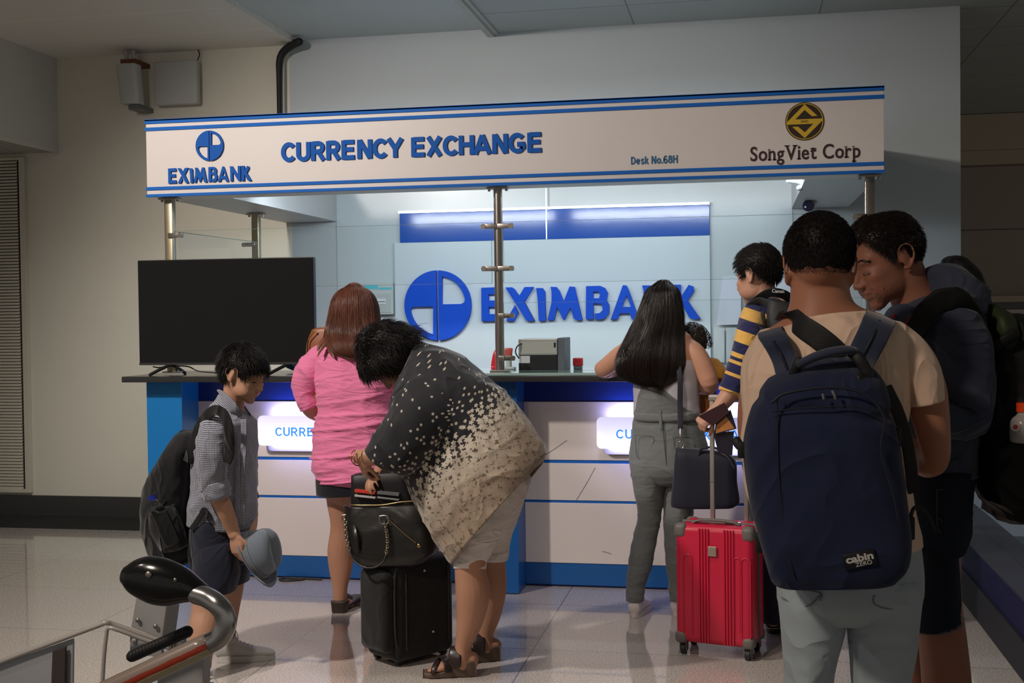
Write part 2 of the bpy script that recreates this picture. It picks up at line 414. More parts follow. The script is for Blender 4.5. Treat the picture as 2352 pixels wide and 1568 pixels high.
n2 = N.new('ShaderNodeTexVoronoi'); n2.inputs['Scale'].default_value = 150; L.new(tc.outputs['Object'], n2.inputs['Vector'])
r1 = N.new('ShaderNodeValToRGB'); r1.color_ramp.elements[0].position = 0.36; r1.color_ramp.elements[1].position = 0.66
r1.color_ramp.elements[0].color = (0.36, 0.31, 0.275, 1); r1.color_ramp.elements[1].color = (0.66, 0.61, 0.56, 1); L.new(n1.outputs['Fac'], r1.inputs[0])
c2 = mixc(N, L, mnode(N, L, 'MULTIPLY', mnode(N, L, 'LESS_THAN', n2.outputs['Distance'], 0.22), 0.5), r1.outputs[0], (0.60, 0.56, 0.52))
c3 = mixc(N, L, mnode(N, L, 'MULTIPLY', jj, 0.75), c2, (0.10, 0.085, 0.075)); L.new(c3, B.inputs['Base Color'])
nr = N.new('ShaderNodeTexNoise'); nr.inputs['Scale'].default_value = 3.0; L.new(tc.outputs['Object'], nr.inputs['Vector'])
rr = N.new('ShaderNodeMapRange'); L.new(nr.outputs['Fac'], rr.inputs[0]); rr.inputs[3].default_value = 0.07; rr.inputs[4].default_value = 0.15; L.new(rr.outputs[0], B.inputs['Roughness'])
B.inputs['Coat Weight'].default_value = 0.8; B.inputs['Coat Roughness'].default_value = 0.03
o = MB().box(-9, 7, -5, 15, -0.1, 0).build('floor', mf); structure(o)
m_dark = mat('dark_granite', (0.035, 0.036, 0.034), 0.22, var=0.35, vscale=160, spec=0.5)
m_darkpol = mat('dark_granite_polished', (0.028, 0.029, 0.027), 0.10, var=0.35, vscale=160)
o = MB().box(-9, 1.366, 7.56, 8.07, -0.05, 0.0015).build('trim_1', m_darkpol); structure(o)

m_wall = mat('cream_wall_paint', (0.69, 0.66, 0.555), 0.55, bump=0.05, bscale=25, var=0.03, vscale=3)
m_wallgrey = mat('grey_wall_paint', (0.50, 0.545, 0.565), 0.6, bump=0.05, bscale=25, var=0.03, vscale=3)
o = MB().box(-9, -3.135, 8.07, 8.25, -0.05, 3.6).build('wall_back_left', m_wall); structure(o)
o = MB().box(-3.135, 1.366, 8.07, 8.25, -0.05, 3.6).build('wall_back', m_wallgrey); structure(o)
b = MB(); rbox(b, -9, -3.2, 8.045, 8.08, 0.0, 0.152, 0.003); o = b.build('baseboard_back', m_dark); structure(o)
# ceiling in three fields
m_ceil = mat('ceiling_panel_beige', (0.50, 0.46, 0.39), 0.6, var=0.03, vscale=2)
def ceil_mat(name, col, lines_y, lines_x, lw, lcol):
    m = mat(name, col, 0.65); N, L, B = nodes_of(m)
    tc = N.new('ShaderNodeTexCoord'); s = N.new('ShaderNodeSeparateXYZ'); L.new(tc.outputs['Object'], s.inputs[0]); acc = None
    for sock, (off, per) in ((s.outputs[1], lines_y), (s.outputs[0], lines_x)):
        a = mnode(N, L, 'SUBTRACT', sock, off); a = mnode(N, L, 'DIVIDE', a, per); a = mnode(N, L, 'ADD', a, 0.5); a = mnode(N, L, 'FRACT', a); a = mnode(N, L, 'SUBTRACT', a, 0.5); a = mnode(N, L, 'ABSOLUTE', a)
        a = mnode(N, L, 'LESS_THAN', a, lw/per/2); acc = a if acc is None else mnode(N, L, 'MAXIMUM', acc, a)
    n = N.new('ShaderNodeTexNoise'); n.inputs['Scale'].default_value = 2.0; L.new(tc.outputs['Object'], n.inputs['Vector'])
    base = mixc(N, L, n.outputs['Fac'], tuple(c*0.96 for c in col), tuple(c*1.03 for c in col))
    L.new(mixc(N, L, acc, base, lcol), B.inputs['Base Color']); return m
yl1 = float(FL(300, 85, 3.37)[1]); yl0 = float(FL(300, 32, 3.37)[1])
mc1 = ceil_mat('ceiling_left_panels', (0.74, 0.715, 0.65), (yl1, abs(yl1-yl0)), (-20.0, 40.0), 0.012, (0.84, 0.82, 0.76))
yr = float(FL(1300, 22, 3.37)[1]); xr = float(FL(1455, 54.6, 3.37)[0])
mc3 = ceil_mat('ceiling_right_panels', (0.45, 0.48, 0.47), (yr, 0.6), (xr, 1.2), 0.010, (0.22, 0.23, 0.22))
mc2 = mat('ceiling_plaster', (0.56, 0.60, 0.60), 0.6, var=0.02, vscale=2)
structure(MB().box(-9, -3.07, -3.5, 8.07, 3.37, 3.5).build('ceiling', mc1))
structure(MB().box(-3.07, -1.64, -3.5, 8.07, 3.40, 3.5).build('ceiling.001', mc2))
structure(MB().box(-1.64, 7, -3.5, 15, 3.375, 3.5).build('ceiling.002', mc3))
m_trim = mat('ceiling_trim_metal', (0.45, 0.47, 0.45), 0.4)
b = MB(); b.box(-1.70, -1.655, -3.5, 8.07, 3.345, 3.40); b.box(-1.655, -1.625, -3.5, 8.07, 3.36, 3.38); structure(b.build('trim_2', m_trim))
structure(MB().box(-3.10, -3.055, -3.5, 8.07, 3.362, 3.41).build('trim_3', mc1))
# bulkhead box on the left under the ceiling
m_bulk = mat('bulkhead_paint', (0.55, 0.54, 0.51), 0.6, var=0.03, vscale=2)
structure(MB().box(-9, -4.937, 2.2, 8.069, 2.70, 3.369).build('ceiling_bulkhead', m_bulk))
mbt = ceil_mat('bulkhead_soffit_tiles', (0.48, 0.46, 0.41), (8.07, 0.06), (-4.937, 0.06), 0.018, (0.25, 0.24, 0.2))
structure(MB().box(-9, -4.95, 2.2, 8.069, 2.685, 2.699).build('trim_4', mbt))
structure(MB().box(-4.95, -4.937, 2.2, 8.069, 2.677, 2.70).build('trim_5', mat('edge_bead', (0.6, 0.57, 0.5), 0.5)))
# louvred vent
v = empty('louvre_vent', (-6, 8.0, 0.17), 'tall cream louvred vent panel set in the wall below the bulkhead', 'vent')
m_vent = mat('vent_cream_metal', (0.60, 0.56, 0.45), 0.45)
m_black = mat('vent_void', (0.01, 0.01, 0.01), 0.9)
b = MB(); b.box(-5.245, -5.20, 8.035, 8.075, 0.172, 2.655); b.box(-7.5, -5.245, 8.035, 8.075, 0.172, 0.20); b.box(-7.5, -5.245, 8.035, 8.075, 2.635, 2.655); b.build('vent_frame', m_vent, v, bevel=0.002)
MB().box(-7.5, -5.24, 8.063, 8.068, 0.19, 2.65).build('vent_void', m_black, v)
b = MB(); z = 0.215
while z < 2.63:
    for k, (dy, dz) in enumerate(((0.0, 0.0),)):
        b.add([(-7.5, 8.038, z), (-5.262, 8.038, z), (-5.262, 8.055, z+0.004), (-7.5, 8.055, z+0.004), (-7.5, 8.036, z-0.0165), (-5.262, 8.036, z-0.0165), (-5.262, 8.041, z-0.0165), (-7.5, 8.041, z-0.0165)],
              [(0, 1, 2, 3), (4, 5, 1, 0), (7, 6, 5, 4), (3, 2, 6, 7), (1, 5, 6, 2), (0, 3, 7, 4)])
    z += 0.0232
b.build('slats', m_vent, v)
# wall return at the right end, far wall beyond
structure(MB().box(1.20, 1.366, 8.251, 8.60, -0.05, 3.6).build('wall_right', m_wallgrey))
YF = 12.6
def zf(py, px=2280): return float(P(px, py, YF)[2])
m_far = mat('far_wall_stone', (0.36, 0.31, 0.245), 0.5, var=0.04, vscale=3)
m_farl = mat('far_wall_cornice', (0.50, 0.43, 0.34), 0.5)
m_fard = mat('far_wall_shadow_gap', (0.14, 0.115, 0.09), 0.6)
b = MB(); b.box(-2, 7, YF, YF+0.3, -0.05, 3.6); structure(b.build('wall_far', m_far))
b = MB(); b.box(1.0, 7, YF-0.06, YF, zf(345), 3.37); b.box(1.0, 7, YF-0.03, YF, zf(378), zf(345), ); structure(b.build('trim_6', m_farl, bevel=0.004))
b = MB()
for py in (381, 527): b.box(1.0, 7, YF-0.004, YF+0.001, zf(py+1.2), zf(py-1.2))
structure(b.build('trim_7', m_fard))
b = MB(); b.box(1.0, 7, YF-0.10, YF, zf(694), zf(680)); b.box(1.0, 7, YF-0.05, YF, zf(710), zf(694), 1); b.box(1.0, 7, YF-0.09, YF, zf(736), zf(711), 2)
structure(b.build('trim_8', [m_farl, mat('ledge_grey', (0.16, 0.15, 0.15), 0.4), mat('ledge_white', (0.62, 0.56, 0.50), 0.4)]))
# sprinkler in the ceiling, far right
t = empty('sprinkler', FL(2275, 268, 3.37), 'small fire sprinkler head under the ceiling at upper right', 'sprinkler'); q = FL(2275, 268, 3.37)
m_chr = mat('chrome', (0.55, 0.53, 0.5), 0.25, 1.0)
b = MB(); cyl(b, q+[0, 0, 0.003], q-[0, 0, 0.01], 0.04); cyl(b, q-[0, 0, 0.01], q-[0, 0, 0.05], 0.012); cyl(b, q-[0, 0, 0.05], q-[0, 0, 0.055], 0.022); b.build('sprinkler_head', mat('sprinkler_dark', (0.1, 0.09, 0.08), 0.4), t)

# ---- wall equipment upper left
m_grey = mat('grey_enclosure', (0.44, 0.44, 0.42), 0.5, bump=0.03)
t = empty('access_point', (-4.31, 8.07, 3.0), 'slim grey enclosure hung on a rusty bracket from the ceiling, left of the square panel', 'enclosure')
b = MB(); loft(b, [(272, 150, 318, 148, 7.86, .055, 6), (284, 241, 326, 240, 7.90, .055, 6)], n=28, sub=2, caps='flat'); b.build('enclosure_body', m_grey, t, smooth=True, auto=40)
b = MB(); cyl(b, P(289, 117, 7.92), P(291, 150, 7.9), .016); cyl(b, P(306, 117, 7.92), P(307, 150, 7.9), .016); b.build('bracket_pipes', m_grey, t, smooth=True, auto=40)
b = MB(); b.box(*[float(P(283, 143, 7.9)[0]), float(P(318, 143, 7.9)[0]), 7.86, 8.07, float(P(300, 148, 7.9)[2]), float(P(300, 138, 7.9)[2])]); b.build('bracket_clamp', mat('rust', (0.16, 0.06, 0.03), 0.8, var=0.5, vscale=60), t)
b = MB(); b.box(float(P(298, 245, 7.9)[0]), float(P(326, 245, 7.9)[0]), 7.88, 8.07, float(P(300, 252, 7.9)[2]), float(P(300, 242, 7.9)[2])); b.build('bottom_bracket', mat('bracket_dark', (0.13, 0.14, 0.14), 0.4), t)
t = empty('wall_panel_antenna', (-3.93, 8.07, 2.96), 'flat square off-white panel box on the wall near the ceiling', 'panel')
b = MB(); rbox(b, -4.12, -3.79, 7.97, 8.03, 2.975, 3.285, 0.012); b.build('panel_body', m_grey, t, smooth=True, auto=35)
b = MB(); rbox(b, -4.00, -3.90, 8.03, 8.075, 3.08, 3.18, 0.004); b.build('panel_mount', m_grey, t)
b = MB(); tube(b, [(-3.81, 8.02, 3.28), (-3.80, 8.04, 3.33), (-3.815, 8.05, 3.372)], 0.004, n=8); b.build('panel_cable', mat('cable_black', (0.015, 0.015, 0.015), 0.5), t, smooth=True)
# pipe and conduit
o = MB(); tube(o, [P(687, 96, 7.93), P(672, 103, 7.96), P(652, 118, 7.99), P(642, 140, 8.0), P(641, 180, 8.0), P(642, 262, 8.0), P(643, 300, 8.0)], [.028, .028, .027, .024, .019, .017, .017], n=14)
o = o.build('insulated_pipe', mat('pipe_lagging', (0.012, 0.012, 0.013), 0.6, bump=0.4, bscale=40), smooth=True); tag(o, 'black lagged pipe coming out of the ceiling and down the wall behind the sign', 'pipe')
o = MB(); cyl(o, P(650.5, 128, 8.03), P(651.5, 300, 8.03), .011); cyl(o, P(650.5, 128, 8.03), P(650.6, 136, 8.03), .015)
o = o.build('grey_conduit', m_grey, smooth=True, auto=40); tag(o, 'thin grey conduit running beside the black lagged pipe', 'conduit')

# ================================================================== THE BOOTH
m_white = mat('white_laminate', (0.74, 0.67, 0.62), 0.28, var=0.02, vscale=5)
m_blue = mat('blue_laminate', (0.012, 0.105, 0.34), 0.32)
m_bluel = mat('light_blue_laminate', (0.010, 0.19, 0.52), 0.35)
m_navy = mat('navy_laminate', (0.012, 0.035, 0.22), 0.25)
m_stripe = mat('stripe_blue', (0.012, 0.125, 0.48), 0.65, spec=.2)
m_black = mat('worktop_black_granite', (0.03, 0.03, 0.03), 0.18, var=0.6, vscale=220)
m_steel = mat('brushed_steel', (0.40, 0.36, 0.32), 0.26, 1.0, var=0.06, vscale=20)
m_glass = mat('clear_glass', (0.93, 0.98, 0.97), 0.0, trans=1.0, ior=1.45)
N, L, B = nodes_of(m_glass)
# thin architectural glass: straight-through with a mirror film
out = N['Material Output']; tr = N.new('ShaderNodeBsdfTransparent'); tr.inputs[0].default_value = (0.955, 0.985, 0.98, 1); gl = N.new('ShaderNodeBsdfGlossy'); gl.inputs['Roughness'].default_value = 0.01
fr = N.new('ShaderNodeFresnel'); fr.inputs[0].default_value = 1.35; mx = N.new('ShaderNodeMixShader'); L.new(fr.outputs[0], mx.inputs[0]); L.new(tr.outputs[0], mx.inputs[1]); L.new(gl.outputs[0], mx.inputs[2]); L.new(mx.outputs[0], out.inputs[0])
m_gedge = mat('glass_edge_green', (0.16, 0.24, 0.22), 0.15)

ZT, ZB = 1.141, 1.110
o = MB(); rbox(o, -3.297, 0.80, 5.95, 6.62, ZB, ZT, 0.004); o = o.build('countertop', m_black, smooth=True, auto=30)
tag(o, 'long black granite countertop running the length of the exchange booth', 'countertop')
o = MB(); o.box(-2.30, 0.66, 5.975, 6.58, ZT, ZT+0.012); o = o.build('glass_countertop', mat('counter_glass', (0.30, 0.42, 0.40), 0.05, coat=1.0), bevel=0.002); tag(o, 'pale green glass sheet lying on the black countertop', 'glass sheet')

def bay(x0, x1, label):
    t = empty('counter_cabinet', ((x0+x1)/2, 6.28, 0), label, 'counter', 'counter front cabinets of the booth')
    b = MB(); b.box(x0, x1, 6.30, 6.60, 0.0, ZB-0.001); b.build('cabinet_body', m_navy, t)
    b = MB(); b.box(x0, x1, 6.285, 6.30, 0.012, 0.128); b.build('kickboard', m_blue, t)
    b = MB(); b.box(x0, x1, 6.285, 6.30, 0.986, ZB-0.002); b.build('frieze', m_navy, t)
    for z0, z1 in ((0.668+.009, 0.986), (0.463, 0.660), (0.129, 0.449)):
        b = MB(); b.box(x0, x1, 6.28, 6.30, z0, z1); b.build('front_panel', m_white, t, bevel=0.0015)
    b = MB(); b.box(x0, x1, 6.284, 6.30, 0.660, 0.677); b.box(x0, x1, 6.284, 6.30, 0.449, 0.463); b.build('blue_stripe', m_stripe, t)
    return t
bay(-3.013, -1.27, 'left white and blue counter front, behind the boy and the woman in pink')
t_ = bay(-1.152, 0.50, 'right white and blue counter front, behind the long-haired woman')
for (xa, ya, xb, yb2) in ((1252, 1045, 1302, 1011), (1324, 1148, 1367, 1074), (1383, 1266, 1404, 1272)):
    a_, c_ = P(xa, ya, 6.279), P(xb, yb2, 6.279); b = MB(); tube(b, [a_, (a_+c_)/2+[.003, 0, .001], c_], [(.0016, .0003)]*3, n=6); b.build('scratch', mat('scratch_grey', (0.22, 0.19, 0.18), .8), t_)
def pilaster(x0, x1, label):
    t = empty('counter_pilaster', ((x0+x1)/2, 6.08, 0), label, 'pilaster', 'blue pilasters of the counter')
    b = MB(); b.box(x0, x1, 6.08, 6.60, 0.004, ZB-0.001); b.build('pilaster_body', m_bluel if x0 < -2 else m_blue, t, bevel=0.002)
pilaster(-3.221, -3.0135, 'bright blue pilaster at the left end of the counter, beside the boy\'s backpack')
pilaster(-1.269, -1.1525, 'blue pilaster in the middle of the counter, behind the stooping woman')
pilaster(0.5005, 0.66, 'blue pilaster at the right end of the counter, hidden behind the queue')
# two lit signs on the counter front
def lit_sign(x0, x1, label):
    t = empty('lit_sign', ((x0+x1)/2, 6.2, 0.72), label, 'sign', 'lit signs on the counter front')
    cx = (x0+x1)/2; hw = (x1-x0)/2
    def rr(a, z0, z1, r):
        pts = []
        for (sx_, sz_, a0) in ((1, 1, 0), (-1, 1, 90), (-1, -1, 180), (1, -1, 270)):
            for k in range(7):
                an = radians(a0+k*15); pts.append((cx+sx_*(a-r)+r*cos(an), (z1-r if sz_ > 0 else z0+r)+r*sin(an)))
        return pts
    shape2d('sign_backplate', [rr(hw-0.035, 0.712, 0.80, 0.02)], 0.012, Matrix.Translation((0, 6.262, 0)) @ MXZ, mat('acrylic_back', (0.62, 0.60, 0.66), 0.25), t)
    me = mat('lit_acrylic', (0.8, 0.8, 0.85), 0.3)
    N, L, B = nodes_of(me)
    if 'ShaderNodeTexCoord' not in [n.bl_idname for n in N]:
        tcc = N.new('ShaderNodeTexCoord'); s = N.new('ShaderNodeSeparateXYZ'); L.new(tcc.outputs['Generated'], s.inputs[0])
        a = mnode(N, L, 'ABSOLUTE', mnode(N, L, 'SUBTRACT', s.outputs[0], 0.5)); ax = N.new('ShaderNodeMapRange'); L.new(a, ax.inputs[0]); ax.inputs[1].default_value = 0.49; ax.inputs[2].default_value = 0.36; ax.interpolation_type = 'SMOOTHSTEP'
        c = mnode(N, L, 'ABSOLUTE', mnode(N, L, 'SUBTRACT', s.outputs[2], 0.55)); az = N.new('ShaderNodeMapRange'); L.new(c, az.inputs[0]); az.inputs[1].default_value = 0.52; az.inputs[2].default_value = 0.18; az.interpolation_type = 'SMOOTHSTEP'
        f = mnode(N, L, 'MULTIPLY', ax.outputs[0], az.outputs[0]); st = mnode(N, L, 'ADD', mnode(N, L, 'MULTIPLY', f, 1.8), 0.10)
        L.new(mixc(N, L, f, (0.50, 0.50, 1.0), (0.86, 0.90, 1.0)), B.inputs['Emission Color']); L.new(st, B.inputs['Emission Strength'])
    shape2d('sign_plate', [rr(hw, 0.748, 0.912, 0.025)], 0.012, Matrix.Translation((0, 6.206, 0)) @ MXZ, me, t)
    for s_ in (-1, 1): b = MB(); cyl(b, (cx+s_*(hw-0.05), 6.212, 0.83), (cx+s_*(hw-0.05), 6.28, 0.83), 0.008); b.build('standoff', m_steel, t, smooth=True, auto=40)
    block_text('sign_lettering', 'CURRENCY EXCHANGE', x0+0.102, x1-0.10, 0.799, 0.851, 6.1995, 0.003, mat('sign_letter_blue', (0.01, 0.2, 0.75), 0.4, emit=(0.01, 0.25, 0.9), estr=0.7), t, t=.125, gap=.15)
    # light that spills from behind the plate onto the panel
    for zz, rx in ((0.915, 0), (0.745, 0)):
        ld = bpy.data.lights.new('sign_glow', 'AREA'); ld.energy = 3.0 if zz > 0.9 else 1.2; ld.color = (0.42, 0.42, 1.0); ld.shape = 'RECTANGLE'; ld.size = (x1-x0)-0.12; ld.size_y = 0.02
        lo = bpy.data.objects.new('sign_glow', ld); COL.objects.link(lo); lo.location = (cx, 6.235, zz-0.012 if zz > 0.9 else zz+0.012)
        d = Vector((0, 0.45, 1 if zz > 0.9 else -1)); lo.rotation_euler = d.to_track_quat('-Z', 'Y').to_euler()
lit_sign(-2.625, -1.66, 'lit CURRENCY EXCHANGE sign on the left counter front, partly hidden by the woman in pink')
lit_sign(-0.754, 0.22, 'lit CURRENCY EXCHANGE sign on the right counter front, behind the grey denim legs')

# ---- fascia sign with returns
t = empty('booth_fascia_sign', (-1.25, 6.05, 2.115), 'long white CURRENCY EXCHANGE fascia sign with blue edge stripes above the booth', 'sign')
m_fas = mat('fascia_white', (0.655, 0.605, 0.575), 0.5, var=0.03, vscale=4)
m_sof = mat('fascia_underside', (0.52, 0.53, 0.53), 0.5)
b = MB(); b.box(-3.178, 0.672, 6.05, 6.30, 2.120, 2.522); b.build('fascia_board', m_fas, t)
b = MB(); b.box(-3.178, -2.80, 6.30, 8.06, 2.120, 2.522); b.build('side_beam', m_sof, t)
b = MB(); b.box(0.315, 0.672, 6.30, 8.06, 2.120, 2.522); b.build('side_beam', m_sof, t)
b = MB()
for z0, z1 in ((2.508, 2.529), (2.470, 2.488), (2.149, 2.166), (2.112, 2.127)):
    b.box(-3.182, 0.676, 6.043, 6.06, z0, z1)
b.box(-3.182, 0.676, 6.043, 6.30, 2.5225, 2.531)
b.build('blue_stripe', m_stripe, t)
m_let = mat('letter_blue', (0.010, 0.095, 0.40), 0.7, spec=.2)
block_text('lettering', 'CURRENCY EXCHANGE', -2.402, -1.003, 2.269, 2.381, 6.05, 0.009, m_let, t, t=.235, gap=.05)
block_text('desk_number', 'Desk No.68H', -0.548, -0.316, 2.193, 2.235, 6.05, 0.003, mat('letter_steel_blue', (0.03, 0.13, 0.27), 0.4), t, t=.2, gap=.10)
SL = {'n': ((.12, 0, .22), (.9, 0, .22), (.08, .50, .14)), 'V': ((.12, .66, .3), (.88, .66, .3)), 'i': ((.5, 0, .24),), 'r': ((.2, 0, .26), (.08, .5, .14)), 'p': ((.15, -.21, .26), (.06, .5, .12)), 't': ((.5, .48, .34),), 'S': ((.93, .5, .04),)}
text_fit('company_lettering', 'SongViet Corp', 0.040, 0.562, 2.168, 2.262, 6.05, 0.003, mat('letter_brown', (0.045, 0.018, 0.022), 0.4), t, bold=0.014, slabs=SL, gap=0.09)
# round emblem: dark disc, yellow angular S
cx, cz, R_ = 0.3015, 2.375, 0.0925
def circ(x, z, r, n=48): return [(x+r*cos(2*pi*k/n), z+r*sin(2*pi*k/n)) for k in range(n)]
TM = lambda y: Matrix.Translation((0, y, 0)) @ MXZ
m_yel = mat('emblem_yellow', (0.62, 0.40, 0.03), 0.4); m_brn = mat('emblem_brown', (0.035, 0.018, 0.014), 0.4)
shape2d('emblem_disc', [circ(cx, cz, R_)], 0.004, TM(6.049), m_brn, t)
shape2d('emblem_ring', [circ(cx, cz, R_*.95), circ(cx, cz, R_*.91)], 0.002, TM(6.0462), m_yel, t)
def em(pts): return [(cx+x*R_, cz+z*R_) for x, z in pts]
shape2d('emblem_letter', [em([(-.90, .0), (0, .90), (.66, .26), (.36, .26), (0, .60), (-.48, .12), (.90, .12), (.90, -.0), (0, -.88), (-.64, -.26), (-.34, -.26), (0, -.58), (.44, -.14), (-.90, -.14)])], 0.002, TM(6.0462), m_yel, t)
text_fit('emblem_text', 'SVC', cx-.018, cx+.018, cz-.006, cz+.005, 6.0452, 0.0006, m_brn, t, bold=0.02)

LET = {'E': [[(72,127),(270,120),(285,150),(280,190),(145,190),(145,252),(262,250),(268,315),(145,315),(145,385),(275,385),(290,452),(72,455)]],
 'X': [[(318,124),(380,122),(408,140),(455,208),(512,120),(597,118),(597,130),(508,268),(608,455),(545,460),(525,450)],[(320,450),(410,302),(445,380),(400,455)]],
 'I': [[(628,130),(690,130),(715,165),(720,455),(650,458),(642,250)]],
 'M': [[(772,118),(830,120),(860,160),(900,265),(960,115),(1010,118),(1085,448),(1020,448),(995,425),(970,320),(905,448),(890,440),(835,315),(805,448),(738,445),(780,270),(782,170)]],
 'B': [[(1125,112),(1260,108),(1310,130),(1337,180),(1325,255),(1350,300),(1348,380),(1310,430),(1260,445),(1210,440),(1208,385),(1255,378),(1285,350),(1280,300),(1250,283),(1195,283),(1195,440),(1118,440)],[(1195,165),(1240,165),(1262,195),(1250,232),(1195,232)]],
 'A': [[(1362,445),(1485,103),(1520,105),(1537,140),(1548,168),(1640,445),(1570,445),(1548,382),(1455,382),(1430,440)],[(1478,318),(1520,200),(1560,318)]],
 'N': [[(1672,105),(1750,105),(1880,310),(1880,100),(1945,100),(1945,440),(1890,440),(1750,235),(1750,440),(1685,440),(1685,150)]],
 'K': [[(1968,98),(2045,98),(2045,220),(2120,100),(2165,115),(2172,160),(2110,255),(2230,440),(2160,448),(2125,430),(2050,290),(2045,440),(1968,440)]]}
def bank_word(x0, x1, z0, z1, y, depth, m, parent, name='lettering'):
    loops = []
    for ch, lp in LET.items():
        for l_ in lp:
            q = []
            for zx, zy in l_:
                yb = 455-(zx-72)*0.0068; h = yb-zy-(-0) ; q.append((x0+(zx-72)/(2230-72)*(x1-x0), z0+max(-.01, h/(328+(zx-72)*.009))*(z1-z0)))
            loops.append(q)
    return shape2d(name, loops, depth, TM(y-depth/2), m, parent, bevel=0.0)
def emblem(cx, cz, R_, y, depth, m, parent, name='emblem'):
    L_ = []
    for s in (1, -1):
        L_.append([(cx+s*R_*cos(radians(a)), cz+s*R_*1.02*sin(radians(a))) for a in np.linspace(91.5, 268.5, 40)])
        h = [(-.13, -.03), (-.70, -.03), (-.79, -.07), (-.82, -.14)]+[(.835*cos(radians(a)), .835*sin(radians(a))) for a in np.linspace(196, 260, 16)]
        L_.append([(cx+s*R_*x, cz+s*R_*1.02*z) for x, z in h])
    return shape2d(name, L_, depth, TM(y-depth/2), m, parent)
emblem(-2.806, 2.376, 0.079, 6.05, 0.014, m_let, t, 'bank_emblem')
bank_word(-3.048, -2.569, 2.181, 2.262, 6.05, 0.012, m_let, t, 'bank_lettering')

# ---- posts with clamps, glass
def clamp(b, x, y, z, s):
    rbox(b, min(x, x+s*0.085), max(x, x+s*0.085), y-0.033, y-0.027, z-0.013, z+0.013, 0.002)
    cyl(b, (x+s*0.073, y-0.037, z), (x+s*0.073, y-0.012, z), 0.0135)
def post(x, y, clamps, label, r=0.023, ztop=2.116, square=False, pm=None):
    t = empty('glass_post', (x, y, ZT+0.012), label, 'post', 'steel posts of the glass screen')
    z0 = ZT+0.0125
    b = MB()
    if square: rbox(b, x-r, x+r, y-r, y+r, z0, ztop, 0.003)
    else: cyl(b, (x, y, z0), (x, y, ztop), r, 28)
    b.build('post_tube', pm or m_steel, t, smooth=True, auto=40)
    b = MB(); rbox(b, x-0.055, x+0.055, y-0.03, y+0.03, ztop-0.012, ztop-0.001, 0.003)
    for s in (-1, 1): cyl(b, (x+s*0.046, y, ztop-0.012), (x+s*0.046, y, ztop-0.022), 0.007)
    b.build('top_flange', m_steel, t, smooth=True, auto=40)
    b = MB(); rbox(b, x-0.05, x+0.05, y-0.03, y+0.03, z0, z0+0.008, 0.003); b.build('foot_flange', m_steel, t)
    for z, sides in clamps:
        for s in sides:
            b = MB(); clamp(b, x, y, z, s); b.build('glass_clamp', m_steel, t, smooth=True, auto=40)
zc = [float(P(1145, p_, 6.15)[2]) for p_ in (520, 617, 725, 822)]
post(-1.253, 6.15, [(zc[0], (-1, 1)), (zc[1], (-1, 1)), (zc[2], (1,)), (zc[3], (1,))], 'round steel post in the middle of the glass screen, above the stooping woman')
post(-3.097, 6.15, [(float(P(412, 541, 6.15)[2]), (1,))], 'steel post at the front left corner, behind the television', square=True, pm=mat('steel_gold_reflection', (0.52, 0.45, 0.31), 0.3, 1.0, var=.15, vscale=12))  # golden reflection on both left posts is painted into the steel colour
post(-3.05, 7.23, [(float(P(562, 562, 7.2)[2]), (-1,))], 'steel post standing back from the corner, above the television', square=True, pm=mat('steel_gold_reflection'))
post(0.615, 6.15, [(float(P(1980, 498, 6.15)[2]), (-1,))], 'steel post at the right end of the glass screen, beside the balding man', square=True)
def pane(x0, x1, z0, z1, y, label):
    t = empty('glass_screen', ((x0+x1)/2, y, z0), label, 'glass screen', 'glass panes of the booth screen')
    MB().add([(x0, y, z0), (x1, y, z0), (x1, y, z1), (x0, y, z1)], [(0, 1, 2, 3)]).build('pane_sheet', m_glass, t)
    e_ = 0.0014; b = MB(); b.box(x0, x1, y-.004, y+.004, z0-e_, z0); b.box(x0, x1, y-.004, y+.004, z1, z1+e_); b.box(x0-e_, x0, y-.004, y+.004, z0, z1); b.box(x1, x1+e_, y-.004, y+.004, z0, z1)
    b.build('pane_edge', m_gedge, t)
zt, zb = float(P(1130, 511, 6.13)[2]), float(P(1130, 650, 6.13)[2])
pane(-3.06, -1.285, zb, zt, 6.13, 'upper glass pane left of the middle post')
pane(-1.222, 0.57, zb, zt, 6.13, 'upper glass pane right of the middle post')
pane(-1.222, 0.57, ZT+0.018, float(P(1200, 695, 6.13)[2]), 6.115, 'lower glass pane standing on the counter right of the middle post')
t = empty('glass_screen', (-3.09, 6.7, 1.5), 'side glass pane between the two left posts', 'glass screen', 'glass panes of the booth screen')
MB().add([(-3.075, 6.2, 1.30), (-3.03, 7.2, 1.30), (-3.03, 7.2, 1.93), (-3.075, 6.2, 1.93)], [(0, 1, 2, 3)]).build('pane_sheet', m_glass, t)
b = MB(); cyl(b, (-3.075, 6.2, 1.93), (-3.03, 7.2, 1.93), .0022, 6); b.build('pane_edge', m_gedge, t)

# ---- logo panel on the back wall
t = empty('logo_wall_panel', (-1.27, 8.05, 1.0), 'white wall panel with blue top band, big blue emblem and lettering inside the booth', 'panel')
m_pan = mat('gloss_panel_white', (0.60, 0.68, 0.72), 0.30, var=0.02, vscale=3)
m_pblue = mat('gloss_panel_blue', (0.008, 0.085, 0.46), 0.13, bump=.05, bscale=6, dist=.01)
MB().box(-2.375, -0.213, 8.035, 8.066, 1.075, 1.957).build('panel_board', m_pan, t, bevel=0.002)
MB().box(-2.332, -0.213, 8.03, 8.066, 1.957, 2.158).build('blue_band', m_pblue, t, bevel=0.002)
MB().box(-2.34, -0.213, 8.02, 8.066, 2.1585, 2.175).build('panel_rail', mat('rail_silver', (0.6, 0.65, 0.68), 0.25, 0.8), t)
MB().box(-1.86, -0.213, 8.03, 8.066, 1.055, 1.0745).build('bottom_band', m_navy, t)
